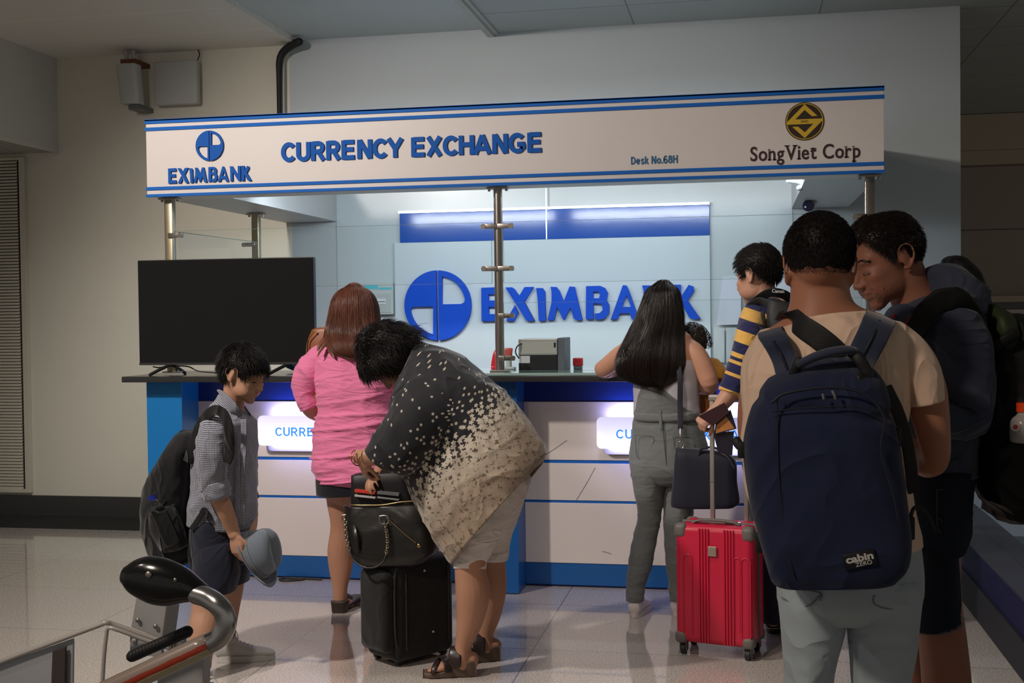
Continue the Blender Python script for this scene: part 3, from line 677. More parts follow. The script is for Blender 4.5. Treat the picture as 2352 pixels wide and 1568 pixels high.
MB().box(-1.307, -1.299, 8.027, 8.03, 1.957, 2.34).build('joint_strip', mat('rail_silver'), t)
m_big = mat('big_letter_blue', (0.003, 0.075, 0.58), 0.55, spec=.25)
emblem(-2.064, 1.520, 0.236, 8.035, 0.03, m_big, t)
bank_word(-1.755, -0.278, 1.408, 1.636, 8.035, 0.03, m_big, t)
# wall cladding of the booth behind the glass (pale laminate sheets)
m_clad = mat('booth_back_cladding', (0.56, 0.62, 0.64), 0.25, var=0.02, vscale=2)
o = MB(); o.box(-2.80, 0.32, 8.062, 8.069, 0.5, 2.60); o = o.build('wall_cladding', m_clad); structure(o)
# bright ends above: soffit tubes
for k, tx in enumerate((-2.05, -0.74, 0.09)):
    t = empty('tube_lamp', (tx, 6.64, 2.25), ['fluorescent tube batten behind the sign, over the left desk', 'fluorescent tube batten behind the sign, over the right desk', 'short tube batten behind the right end of the sign'][k], 'lamp', 'tube lamps behind the fascia')
    w = 0.20 if k == 2 else 0.6
    MB().box(tx-w, tx+w, 6.60, 6.68, 2.255, 2.30).build('batten', mat('batten_white', (0.7, 0.7, 0.7), 0.4), t, bevel=0.003)
    b = MB(); cyl(b, (tx-w+.02, 6.62, 2.238), (tx+w-.02, 6.62, 2.238), 0.012); b.build('tube', mat('tube_glow', (0.9, 0.95, 1.0), 0.3, emit=(0.85, 0.94, 1.0), estr=26.0), t, smooth=True)
    for s in (-1, 1): b = MB(); b.box(tx+s*(w-.06)-.01, tx+s*(w-.06)+.01, 6.301, 6.61, 2.29, 2.31); b.build('support_bracket', m_grey, t)

# breaker box
t = empty('breaker_box', (-2.48, 8.06, 1.455), 'grey electrical breaker box with turquoise labels on the back wall', 'breaker box')
rb = MB(); rbox(rb, -2.590, -2.385, 8.02, 8.061, 1.462, 1.684, 0.004); rb.build('box_body', mat('breaker_grey', (0.50, 0.55, 0.54), 0.4), t)
MB().box(-2.575, -2.40, 8.016, 8.02, 1.475, 1.605).build('box_door', mat('breaker_door', (0.44, 0.49, 0.48), 0.35), t, bevel=0.003)
MB().box(-2.545, -2.435, 8.012, 8.017, 1.535, 1.572).build('window_strip', mat('breaker_window', (0.70, 0.74, 0.74), 0.2), t)
MB().box(-2.54, -2.44, 8.010, 8.013, 1.549, 1.553).build('breaker_row', mat('breaker_dark', (0.05, 0.06, 0.06), 0.4), t)
MB().box(-2.585, -2.49, 8.018, 8.021, 1.640, 1.668).build('turquoise_label', mat('label_turq', (0.10, 0.52, 0.60), 0.5), t)
MB().box(-2.485, -2.392, 8.018, 8.021, 1.635, 1.650).build('turquoise_label', mat('label_turq'), t)
# papers on the wall
def sheet(name, pix, Y, m, label, thick=0.0015, n=9):
    q = [P(*p_, Y) for p_ in pix]; b = MB(); v = []; f = []
    for lay in (0, 1):
        for i in range(n):
            for j in range(n):
                a, c = i/(n-1), j/(n-1); p_ = (q[0]*(1-a)+q[1]*a)*(1-c)+(q[3]*(1-a)+q[2]*a)*c
                d = 0.004*float(vn(a*3, c*3, len(label))) - 0.01*abs(a-0.45)*c
                v.append((p_[0], p_[1]+d+(thick if lay else 0), p_[2]))
    for i in range(n-1):
        for j in range(n-1):
            a = i*n+j; f.append((a, a+1, a+n+1, a+n)); f.append((a+n*n, a+n+n*n, a+n+1+n*n, a+1+n*n))
    b.add(v, f); o = b.build(name, m, smooth=True); tag(o, label, 'paper', 'papers taped to the booth wall'); return o
m_pap = mat('paper_white', (0.62, 0.66, 0.74), 0.7, bump=0.1, bscale=10)
sheet('paper_sheet', [(1660, 634), (1702, 632), (1702, 745), (1646, 746)], 8.02, m_pap, 'creased paper hung on the booth wall, left of the man in stripes')
sheet('paper_sheet', [(1762, 640), (1822, 638), (1825, 740), (1765, 742)], 8.03, m_pap, 'paper sheet on the booth wall between the two dark-haired heads')
sheet('paper_sheet', [(1640, 752), (1664, 752), (1664, 832), (1640, 832)], 8.03, mat('paper_typed', (0.50, 0.56, 0.57), 0.7), 'small typed notice low on the booth wall beside the curly-haired child')
sheet('paper_sheet', [(1668, 752), (1700, 752), (1700, 832), (1668, 832)], 8.03, mat('paper_typed'), 'small typed notice low on the booth wall, left of the striped sleeve')
# security cameras
t = empty('dome_camera', P(1838, 415, 6.8), 'white bracketed security camera housing just under the sign', 'camera')
b = MB(); loft(b, [(1812, 420, 1818, 402, 6.8, .03, 3), (1832, 424, 1838, 395, 6.8, .045, 3), (1850, 430, 1852, 396, 6.8, .035, 3)], n=20, sub=4); b.build('camera_housing', mat('white_plastic', (0.75, 0.77, 0.76), 0.3), t, smooth=True)
b = MB(); loft(b, [(1830, 428, 1846, 434, 6.8, .02), (1850, 410, 1858, 414, 6.8, .018)], n=14); b.build('camera_shroud', mat('shroud_grey', (0.32, 0.34, 0.34), 0.4), t, smooth=True)
b = MB(); tube(b, [P(1850, 416, 6.8), P(1868, 414, 6.8), P(1870, 414, 6.75), P(1872, 400, 6.5), P(1872, 385, 6.32)], .006, n=8); ell(b, P(1868, 419, 6.8), (.013, .013, .016)); b.build('camera_arm', m_grey, t, smooth=True)
t = empty('bullet_camera', P(1858, 465, 7.9), 'silver cylindrical bullet security camera on the booth wall', 'camera')
a_, b_ = P(1857, 472, 7.50), P(1867, 456, 7.72)
m_sil = mat('camera_silver', (0.42, 0.43, 0.43), 0.35, 0.6)
b = MB(); cyl(b, a_, b_, 0.036, 28); b.build('camera_barrel', m_sil, t, smooth=True, auto=40)
dd = (b_-a_)/np.linalg.norm(b_-a_)
b = MB(); cyl(b, a_-dd*.008, a_+dd*.01, 0.035, 28); b.build('camera_lens', mat('lens_dark', (0.012, 0.014, 0.035), 0.15), t, smooth=True, auto=40)
b = MB()
for ang in (90, 200, 340): cc = a_-dd*.010+.019*(cos(radians(ang))*cr+sin(radians(ang))*cu); cyl(b, cc, cc+dd*.004, .006, 12)
b.build('camera_leds', mat('led_white', (0.6, 0.6, 0.6), 0.3), t)
b = MB(); tube(b, [b_, P(1866, 480, 7.86), P(1866, 496, 7.9), P(1868, 500, 8.05)], .008, n=8); cyl(b, P(1868, 500, 8.03), P(1868, 500, 8.06), .03); b.build('camera_stand', m_sil, t, smooth=True, auto=50)
b = MB(); tube(b, [P(1852, 425, 7.9), P(1853, 440, 7.9), P(1858, 452, 7.85)], .003, n=6); b.build('camera_wire', mat('cable_black'), t)

# ---- things on the counter
t = empty('television', (-2.76, 6.10, ZT), 'large switched-off flat television standing on the left of the counter', 'television')
tv0, tv1, tz0, tz1 = -3.262, -2.248, 1.197, 1.772
b = MB(); rbox(b, tv0, tv1, 6.085, 6.125, tz0, tz1, 0.004); b.build('tv_case', mat('tv_case_black', (0.012, 0.012, 0.012), 0.35), t)
MB().box(tv0+.004, tv1-.004, 6.0825, 6.0855, tz0+.016, tz1-.004).build('tv_screen', mat('tv_screen_black', (0.006, 0.006, 0.006), 0.07, spec=0.6), t)
MB().box(tv0+.001, tv1-.001, 6.081, 6.0850, tz0+.0015, tz0+.014).build('bottom_bezel', mat('bezel_grey', (0.06, 0.06, 0.06), 0.3, 0.5), t)
for fx, s in ((-3.08, 1), (-2.40, 1)):
    b = MB(); tube(b, [(fx, 6.10, tz0+.005), (fx-.05, 6.05, ZT+.03), (fx-.085, 6.02, ZT+.008)], [(.009, .009)]*3, n=8); tube(b, [(fx, 6.10, tz0+.005), (fx+.02, 6.16, ZT+.03), (fx+.03, 6.20, ZT+.008)], [(.009, .009)]*3, n=8)
    b.build('tv_foot', mat('tv_case_black'), t, smooth=True)
b = MB(); tube(b, [P(352, 842, 6.12), P(366, 844, 6.12), P(384, 841, 6.12), P(430, 841, 6.12), P(455, 852, 6.12), P(495, 856, 6.12), P(530, 862, 6.13)], .0035, n=8)
o = b.build('television_cable', mat('cable_black'), smooth=True); tag(o, 'thin black cable drooping under the television', 'cable')
t = empty('banknote_counter', (-1.0, 6.3, ZT+.012), 'grey and black banknote counting machine on the glass counter', 'machine')
mx0, mx1 = float(P(1191, 820, 6.22)[0]), float(P(1280, 820, 6.22)[0])
zb_, zm_, zt_ = ZT+.0125, float(P(1235, 815, 6.22)[2]), float(P(1235, 778, 6.22)[2])
Mr = Matrix.Identity(4)
b = MB(); rbox(b, mx0, mx1, 6.22, 6.42, zb_, zm_, .003); b.build('machine_base', mat('machine_black', (0.012, 0.012, 0.013), 0.35), t)
b = MB(); rbox(b, mx0, mx1, 6.215, 6.42, zm_+.0005, zt_, .004); b.build('machine_top', mat('machine_alu', (0.42, 0.40, 0.36), 0.4, 0.3), t)
b = MB(); b.box(mx1+.0005, mx1+.038, 6.225, 6.44, zb_, zt_+.004); b.build('machine_side', mat('machine_grey', (0.09, 0.095, 0.11), 0.5), t, bevel=.002)
MB().box(mx1-.017, mx1-.007, 6.2125, 6.2155, zt_-.045, zt_-.020).build('power_switch', mat('machine_black'), t)
MB().box(mx0+.001, mx0+.061, 6.2185, 6.2205, zm_-.042, zm_-.004).build('paper_label', mat('label_white', (0.50, 0.48, 0.50), 0.6), t)
b = MB()
for zz in (zt_-.008, zm_+.010): b.box(mx0, mx1, 6.213, 6.2155, zz-.0015, zz+.0015)
b.build('edge_trim', mat('trim_bright', (0.6, 0.6, 0.58), 0.3, 0.6), t)
b = MB(); tube(b, [P(1197, 789, 6.213), P(1188, 795, 6.19), P(1184, 808, 6.19), P(1190, 820, 6.21), P(1196, 826, 6.25)], .0035, n=8); b.build('power_cable', mat('cable_black'), t, smooth=True)
t = empty('red_desk_punch', P(1165, 850, 6.40), 'red and steel desk punch behind the middle post on the counter', 'punch'); bx, by, bz = P(1165, 850, 6.40); bz = ZT+.0125
m_red = mat('punch_red', (0.55, 0.02, 0.03), 0.25)
b = MB(); rbox(b, bx-.085, bx-.045, by-.03, by+.04, bz, bz+.018, .004); loft(b, [(1128, 838, 1146, 838, 6.4, .02, 3), (1132, 815, 1146, 815, 6.4, .018, 3), (1138, 802, 1148, 802, 6.4, .012, 3)], n=16, sub=3); b.build('punch_body', m_red, t, smooth=True, auto=50)
b = MB(); loft(b, [(1157, 817, 1176, 817, 6.4, .012, 4), (1156, 800, 1178, 800, 6.4, .010, 4)], n=20, sub=3, caps=0.4); b.build('punch_handle', mat('punch_red_dull', (0.42, 0.07, 0.06), 0.35), t, smooth=True)
b = MB(); rbox(b, bx-.045, bx+.045, by-.03, by+.04, bz, bz+.014, .004); cyl(b, (bx+.01, by, bz+.01), (bx+.01, by, bz+.055), .016); b.build('punch_base', m_grey, t, smooth=True, auto=50)
t = empty('red_stamp', P(1328, 853, 6.35), 'small red rubber stamp on the glass counter right of the counting machine', 'stamp'); q = P(1328, 853, 6.35); q[2] = ZT+.0125
b = MB(); rbox(b, q[0]-.026, q[0]+.026, q[1]-.02, q[1]+.02, q[2]+.018, q[2]+.062, .006); b.build('stamp_body', m_red, t, smooth=True, auto=40)
b = MB(); rbox(b, q[0]-.023, q[0]+.023, q[1]-.018, q[1]+.018, q[2], q[2]+.0175, .003); b.build('stamp_foot', mat('stamp_grey', (0.12, 0.16, 0.17), 0.3), t, smooth=True, auto=40)
# blue plastic bag and small box behind the television foot
o = MB(); ell(o, (-2.42, 6.42, ZT+.040), (.13, .07, .032), disp=lambda v_: .012*vn(v_[:, 0]*25, v_[:, 1]*25, v_[:, 2]*25), n=32)
o = o.build('blue_plastic_bag', mat('blue_film', (0.04, 0.16, 0.5), 0.2, bump=0.5, bscale=30), smooth=True); tag(o, 'crumpled blue plastic bag lying on the counter behind the television', 'bag')
# cable on the floor at the kickboard
o = MB(); tube(o, [FL(700, 1331), FL(680, 1333), FL(655, 1334), FL(645, 1331), FL(660, 1328), FL(690, 1328.5), FL(740, 1331)], .006, n=8); 
for i in range(len(o.v)): o.v[i] = (o.v[i][0], o.v[i][1]-.02, o.v[i][2]+.007)
o = o.build('floor_cable', mat('cable_dark', (0.03, 0.025, 0.02), 0.5), smooth=True); tag(o, 'loop of dark cable on the floor against the counter kickboard', 'cable')

# ---- glazed planter on the right
t = empty('planter_trough', FL(2300, 1400), 'dark blue low planter trough with glass front along the right edge of the hall', 'planter')
m_trough = mat('trough_navy', (0.010, 0.010, 0.045), 0.6, spec=.2)
m_kerb = mat('trough_kerb_dark', (0.022, 0.022, 0.026), 0.6, spec=.2)
b = MB(); b.box(1.055, 1.20, 2.2, 7.9, 0.0, 0.155); b.build('trough_kerb', m_kerb, t, bevel=.004)
b = MB(); b.box(1.070, 1.20, 2.2, 7.9, 0.1555, 0.303); b.build('trough_wall', m_trough, t, bevel=.003)
b = MB(); b.box(1.065, 1.22, 2.2, 7.9, 0.3035, 0.316); b.build('trough_cap', mat('trough_cap', (0.03, 0.03, 0.045), 0.5, spec=.2), t, bevel=.003)
MB().add([(1.19, 2.2, 0.317), (1.19, 7.9, 0.317), (1.19, 7.9, 0.95), (1.19, 2.2, 0.95)], [(0, 1, 2, 3)]).build('glass_front', m_glass, t)
for yy in (3.2, 5.05, 6.9):
    b = MB(); rbox(b, 1.20, 1.25, yy, yy+.05, .317, .95, .004); b.build('glazing_bar', mat('bronze_bar', (0.10, 0.08, 0.05), 0.4, .5), t)
b = MB(); b.box(1.2005, 2.4, 2.2, 7.9, 0.0, 0.20); b.build('planting_bed', mat('soil', (0.05, 0.04, 0.03), 0.9, bump=.5, bscale=30), t)
random.seed(5)
for k, (qx, qy, s) in enumerate(((1.55, 6.9, .26), (1.62, 5.6, .28), (1.52, 4.6, .24), (1.95, 7.2, .30), (1.95, 6.0, .28))):
    t = empty('leafy_plant', (qx, qy, .2), ['round-leaved plant at the far end of the planter', 'bushy green plant behind the planter glass, below the big rucksack', 'low green plant near the right picture edge', 'dark shrub against the end of the planter', 'green shrub at the back of the planter'][k], 'plant', 'plants in the glazed planter')
    b = MB(); st = MB()
    for i in range(90):
        az = random.uniform(0, 2*pi); el_ = random.uniform(.1, 1.5); rr_ = s*random.uniform(.45, 1)
        c = Vector((qx+rr_*cos(el_)*cos(az)*.8, qy+rr_*cos(el_)*sin(az)*.8, .24+rr_*sin(el_)*1.2))
        d = Vector((random.gauss(0, 1), random.gauss(0, 1), random.gauss(.4, .6))).normalized(); w = d.orthogonal().normalized(); L_ = random.uniform(.03, .06)
        lf = [c+d*(L_*(j/4-.5)*2)+w*sg*L_*.55*sin(pi*min(max(j/4, .04), .96)) for j in range(5) for sg in (-1, 1)]
        b.add(lf, [(2*j, 2*j+1, 2*j+3, 2*j+2) for j in range(4)])
        if i % 6 == 0: tube(st, [(qx, qy, .202), (float((qx+c.x)/2), float((qy+c.y)/2), float(c.z*.6)), tuple(c)], .004, n=6, sub=3)
    b.build('foliage', mat('leaf_green', (0.04, 0.10, 0.02), 0.4, var=.5, vscale=14), t, smooth=True); st.build('stems', mat('stem_green', (0.06, 0.08, 0.03), 0.6), t, smooth=True)

# ================================================================== FIGURE TOOLKIT
def nz(v): v = np.asarray(v, float); return v/(np.linalg.norm(v)+1e-12)
def sd_ell(p, c, r):
    q = p-np.array(c); k0 = np.linalg.norm(q/np.array(r), axis=-1); k1 = np.linalg.norm(q/np.array(r)**2, axis=-1); return k0*(k0-1)/(k1+1e-9)
def sd_cap(p, a, b, ra, rb):
    a, b = np.array(a), np.array(b); pa = p-a; ba = b-a; h = np.clip((pa@ba)/(ba@ba), 0, 1); return np.linalg.norm(pa-h[..., None]*ba, axis=-1)-(ra+(rb-ra)*h)
def smin(a, b, k): h = np.clip(0.5+0.5*(b-a)/k, 0, 1); return b*(1-h)+a*h-k*h*(1-h)
def head_sdf(p, female=False, child=False, jaw=1.0, nose=1.0):
    q = p.copy(); q[..., 1] = np.abs(q[..., 1])
    d = sd_ell(q, (-.014, 0, .030), (.096, .076, .084))
    d = smin(d, sd_ell(q, (.028, 0, -.030), (.060, .060*jaw, .072)), .03)
    d = smin(d, sd_ell(q, (.022, .034*jaw, -.066), (.042, .020, .026)), .025)
    d = smin(d, sd_ell(q, (.066, 0, -.098), (.022, .022, .017)), .022)
    d = smin(d, sd_ell(q, (.062, .040, -.022), (.024, .020, .017)), .02)
    d = smin(d, sd_ell(q, (.074, .020, .022), (.016, .028, .010)), .016)
    d = smin(d, sd_ell(q, (.052, .030, -.055), (.032, .026, .028)), .02)
    s = np.linalg.norm(q-np.array((.102, .032, .000)), axis=-1)-.017
    d = -smin(-d, s, .016)
    d = smin(d, sd_ell(q, (.069, .031, -.003), (.0155, .0165, .0115)), .004)
    d = smin(d, sd_cap(q, (.086, 0, .010), (.104*.985+.006*nose, 0, -.034), .0065, .0105), .010)
    d = smin(d, sd_ell(q, (.096, .011, -.037), (.010, .008, .008)), .006)
    d = smin(d, sd_ell(q, (.082, 0, -.058), (.016, .024, .0075)), .006)
    d = smin(d, sd_ell(q, (.080, 0, -.072), (.015, .021, .0075)), .005)
    return d
class Head:
    def __init__(s, pos, F, U, scale=1.0, wide=1.0, **kw):
        s.pos = np.asarray(pos, float); F = nz(F); U = nz(np.asarray(U, float)-F*(F@np.asarray(U, float))); s.F, s.U, s.S = F, U, np.cross(U, F)*wide; s.sc = scale; s.kw = kw
    def w(s, l): l = np.asarray(l, float)*s.sc; return s.pos+l[..., 0:1]*s.F+l[..., 1:2]*s.S+l[..., 2:3]*s.U
    def radius(s, D):
        r = np.full(D.shape[:-1], .19)
        for _ in range(46): r = r-.75*head_sdf(D*r[..., None], **s.kw)
        return r
    def grid(s, n, m):
        az = np.arange(n)/n*2*pi; el_ = np.linspace(-pi/2+.02, pi/2-.02, m); A, E_ = np.meshgrid(az, el_)
        return A, E_, np.stack([np.cos(E_)*np.cos(A), np.cos(E_)*np.sin(A), np.sin(E_)], -1)
    def addgrid(s, mb, V, m_=0):
        m, n = V.shape[:2]; F = [(i*n+j, i*n+(j+1) % n, (i+1)*n+(j+1) % n, (i+1)*n+j) for i in range(m-1) for j in range(n)]
        F += [tuple(range(n))[::-1], tuple(range((m-1)*n, m*n))]; mb.add(s.w(V).reshape(-1, 3), F, None, m_)
    def skull(s, mb, ears=True):
        A, E_, D = s.grid(110, 80); r = s.radius(D); s.addgrid(mb, D*r[..., None])
        if ears:
            for sg in (-1, 1):
                Rm = np.stack([s.F*.96+s.S*sg*.28, s.S*sg*.96-s.F*.28, s.U], 1)
                ell(mb, s.w(np.array([-.012, sg*.0785, -.004]))[...], np.array((.017, .0055, .027))*s.sc, Rm)
                pts = [(.004, .074, -.012), (.006, .080, .010), (.000, .086, .026), (-.016, .090, .031), (-.030, .092, .020), (-.032, .090, .000), (-.024, .086, -.018), (-.010, .080, -.031), (.000, .076, -.028)]
                tube(mb, [s.w(np.array((a, sg*b, c))) for a, b, c in pts], [.0035*s.sc]*5+[.004*s.sc]*2+[.006*s.sc, .005*s.sc], n=8, sub=3)
    def hairline(s, A, tab):
        a = np.degrees(np.abs((A+pi) % (2*pi)-pi)); xs, ys = zip(*tab); return np.interp(a, xs, ys)
    def cap(s, mb, tab, thick, noise=.0025, fs=38, n=200, m=130, seed=0, soft=5):
        """hair shell: stands off the skull above the hairline, dives under the skin below it"""
        A, E_, D = s.grid(n, m); r = s.radius(D); hl = s.hairline(A, tab)+2.0*vn(A*9, seed, 0)
        k = np.clip((np.degrees(E_)-hl)/soft, 0, 1); k = k*k*(3-2*k); t = thick(np.degrees(np.abs((A+pi) % (2*pi)-pi)), np.degrees(E_), D)
        q = D*fs; nn = vn(q[..., 0], q[..., 1], q[..., 2]+seed)*.6+vn(q[..., 0]*3, q[..., 1]*3, q[..., 2]*1.2)*.4
        R_ = r-.006+k*(t+.006)+k*nn*noise; s.addgrid(mb, D*R_[..., None])
    def spikes(s, mb, tab, count, length, width, thick, flow, seed=0, lift=.35, K=3, jit=.35, skip=None, lscale=None):
        rng = np.random.default_rng(seed); D = rng.normal(size=(count*3, 3)); D /= np.linalg.norm(D, axis=1, keepdims=True)
        A = np.arctan2(D[:, 1], D[:, 0]); E_ = np.degrees(np.arcsin(D[:, 2])); ok = E_ > s.hairline(A, tab)+1
        if skip: ok &= ~skip(np.degrees(np.abs(A)), E_)
        D = D[ok][:count]
        A = np.arctan2(D[:, 1], D[:, 0]); E_ = np.degrees(np.arcsin(D[:, 2])); Ad = np.degrees(np.abs(A))
        r = s.radius(D); t = thick(Ad, E_, D); root = D*(r+t*.5)[:, None]; fl = np.array([flow(d) for d in D]); fl = fl+rng.normal(size=fl.shape)*jit
        fl -= D*(fl*D).sum(1, keepdims=True); fl /= np.linalg.norm(fl, axis=1, keepdims=True)+1e-9
        L_ = length*(.6+.8*rng.random(len(D)))[:, None]; P_ = []
        if lscale: L_ = L_*lscale(Ad, E_)[:, None]
        for k in range(K+1):
            u = k/K; P_.append(root+fl*L_*u+D*(lift*L_*u*(1-.45*u)+(t*.45)[:, None]))
        strands(mb, s.w(np.stack(P_, 1)), width*s.sc)
def facial(h, azs, els, dirn, sgs=(-1, 1)):
    """short hairs rooted on the face surface along a line of azimuth / elevation degrees"""
    Q = []
    for sg in sgs:
        for a, e_ in zip(azs, els):
            D = np.array([cos(radians(e_))*cos(radians(a)), sg*cos(radians(e_))*sin(radians(a)), sin(radians(e_))]); D2 = D+np.array([dirn[0], sg*dirn[1], dirn[2]]); D2 = D2/np.linalg.norm(D2)
            r1, r2 = h.radius(D[None])[0], h.radius(D2[None])[0]; Q.append([h.w(D*(r1+.0004)), h.w((D+D2)/2*((r1+r2)/2+.0012)/np.linalg.norm((D+D2)/2)), h.w(D2*(r2+.0008+dirn[3]))])
    return np.array(Q)
def strands(mb, Q, w):
    """Q (N,K,3) polylines -> tapered three-sided strands"""
    N_, K, _ = Q.shape; T = np.gradient(Q, axis=1); T /= np.linalg.norm(T, axis=2, keepdims=True)+1e-9
    X = np.cross(T, [0.3, 0.2, 0.93]); X /= np.linalg.norm(X, axis=2, keepdims=True)+1e-9; Y = np.cross(T, X)
    tp = (1-np.linspace(0, 1, K)**2*.9)[None, :, None]*w; V = np.stack([Q+X*tp, Q+(-.5*X+.87*Y)*tp, Q+(-.5*X-.87*Y)*tp], 2)
    f = []
    for k in range(K-1):
        for j in range(3): f.append((k*3+j, k*3+(j+1) % 3, (k+1)*3+(j+1) % 3, (k+1)*3+j))
    f = np.array(f); F = (f[None]+(np.arange(N_)*K*3)[:, None, None]).reshape(-1, 4); mb.add(V.reshape(-1, 3), F.tolist())
def hair_sheet(mb, S, count, w, seed=0, lo=.0, hi=1.0, K=14, off=.004, jit=.004, th=(0, 2*pi), over=0.0):
    """strands running down a lofted hair mass S (m,n,3)"""
    m, n, _ = S.shape; rng = np.random.default_rng(seed); cen = S.mean(1, keepdims=True); Q = []
    for i in range(count):
        a = rng.uniform(*th)/(2*pi)*n; s0 = rng.uniform(lo, lo+(hi-lo)*.55); s1 = min(hi, s0+rng.uniform(.35, .8))
        if over and rng.random() < .8: s1 = hi
        u = np.linspace(s0, s1, K)*(m-1); a_ = a+np.cumsum(rng.normal(size=K))*.12
        i0 = np.clip(u.astype(int), 0, m-2); fu = (u-i0)[:, None]; j0 = np.floor(a_).astype(int) % n; fa = (a_-np.floor(a_))[:, None]
        g = lambda ii: S[ii, j0]*(1-fa)+S[ii, (j0+1) % n]*fa
        p = g(i0)*(1-fu)+g(i0+1)*fu; c = cen[i0, 0]; nr = p-c; nr /= np.linalg.norm(nr, axis=1, keepdims=True)+1e-9
        p = p+nr*(off*rng.uniform(-.2, 1)+np.cumsum(rng.normal(size=K))[:, None]*jit*.25)
        if over: p[-1] += (p[-1]-p[-2])*rng.uniform(0, over)
        Q.append(p)
    strands(mb, np.array(Q), w)
def folds(amp, sx, sy, sz, seed=0, p=1.0, mask=None, rot=0.0):
    c, s_ = cos(rot), sin(rot)
    def f(Pt, S, TH):
        x, y, z = Pt[..., 0], Pt[..., 1], Pt[..., 2]; X = x*c+z*s_; Z = -x*s_+z*c
        a = 1-2*np.abs(vn(X*sx+seed, y*sy, Z*sz)); b = vn(X*sx*2.1, y*sy*2.1+seed, Z*sz*2.1)
        v = amp*(np.sign(a)*np.abs(a)**p*.75+b*.35)
        return v*(mask(Pt, S, TH) if mask else 1)
    return f
def crz(amp, sx, sy, sz, seed=0, w=.14, mask=None, rot=0.0):
    """sharp cloth creases: thin ridges where a stretched noise crosses zero"""
    c, s_ = cos(rot), sin(rot)
    def f(Pt, S, TH):
        x, y, z = Pt[..., 0], Pt[..., 1], Pt[..., 2]; X = x*c+z*s_; Z = -x*s_+z*c
        wv = .35*vn(X*sx*.7+9, y*sy*.7, Z*sz*.3+seed)
        a = np.exp(-np.abs(vn(X*sx+seed, y*sy, Z*sz+wv))/w); b = np.exp(-np.abs(vn(X*sx*1.9, y*sy*1.9+seed, Z*sz*1.8+wv))/w)
        v = amp*(a+.45*b-.5)
        return v*(mask(Pt, S, TH) if mask else 1)
    return f
def addf(*fs): return lambda P_, S, T: sum(f(P_, S, T) for f in fs)
def hand(mb, w, D, N_, side=1, curl=(30, 30, 30, 30), s=1.0, thumb=(.55, .75, -.25), tcurl=20, rf=1.0, palm=1.0):
    """wrist w, finger direction D, back of the hand N, thumb side = side * (D x N)"""
    D = nz(D); N_ = nz(np.asarray(N_)-D*(D@np.asarray(N_))); T = np.cross(D, N_)*side; w = np.asarray(w, float)
    tube(mb, [w-D*.02*s, w+D*.02*s, w+D*.055*s, w+D*.085*s], [(.026*s, .018*s), (.032*s, .016*s), (.040*s*palm, .0155*s), (.037*s*palm, .011*s)], n=18, sub=3, ref=N_, e=2.3)
    for i in range(4):
        b = w+D*(.080, .086, .082, .074)[i]*s+T*(.028, .0095, -.009, -.027)[i]*s*palm; L_ = (.072, .080, .074, .058)[i]*s; r = (.0085, .0088, .0082, .0072)[i]*s*rf
        pts = [b]; a = 0; d0 = nz(D+T*(.10, .02, -.05, -.13)[i])
        for k, q in enumerate((.45, .3, .25)):
            a += radians(curl[i])*(1.0, 1.1, .7)[k]; pts.append(pts[-1]+(d0*cos(a)-N_*sin(a))*L_*q)
        tube(mb, pts, [r*1.12, r, r*.95, r*.78], n=10, sub=3, ref=T)
    b = w+D*.022*s+T*.022*s; d = nz(D*thumb[0]+T*thumb[1]+N_*thumb[2]); pts = [b]; L_ = (.042, .033, .026)
    for k in range(3):
        pts.append(pts[-1]+d*L_[k]*s); d = nz(d+(-T*.5+D*.5)*radians(tcurl)*1.2)
    tube(mb, pts, [.0145*s, .0115*s, .010*s, .0085*s], n=10, sub=3, ref=N_)
def limb(mb, rows, n=20, sub=4, caps='round', disp=None):
    """rows: (px, py, Y, half width px, half depth m)"""
    pts = [P(r[0], r[1], r[2]) for r in rows]
    return tube(mb, pts, [(r[3]*PPM(p), r[4]) for r, p in zip(rows, pts)], n=n, sub=sub, caps=caps, disp=disp)
def skin_mat(name, col, rough=0.48): return mat(name, col, rough, bump=0.12, bscale=160, var=0.05, vscale=9, spec=0.35, sub=0.08, dist=0.001)
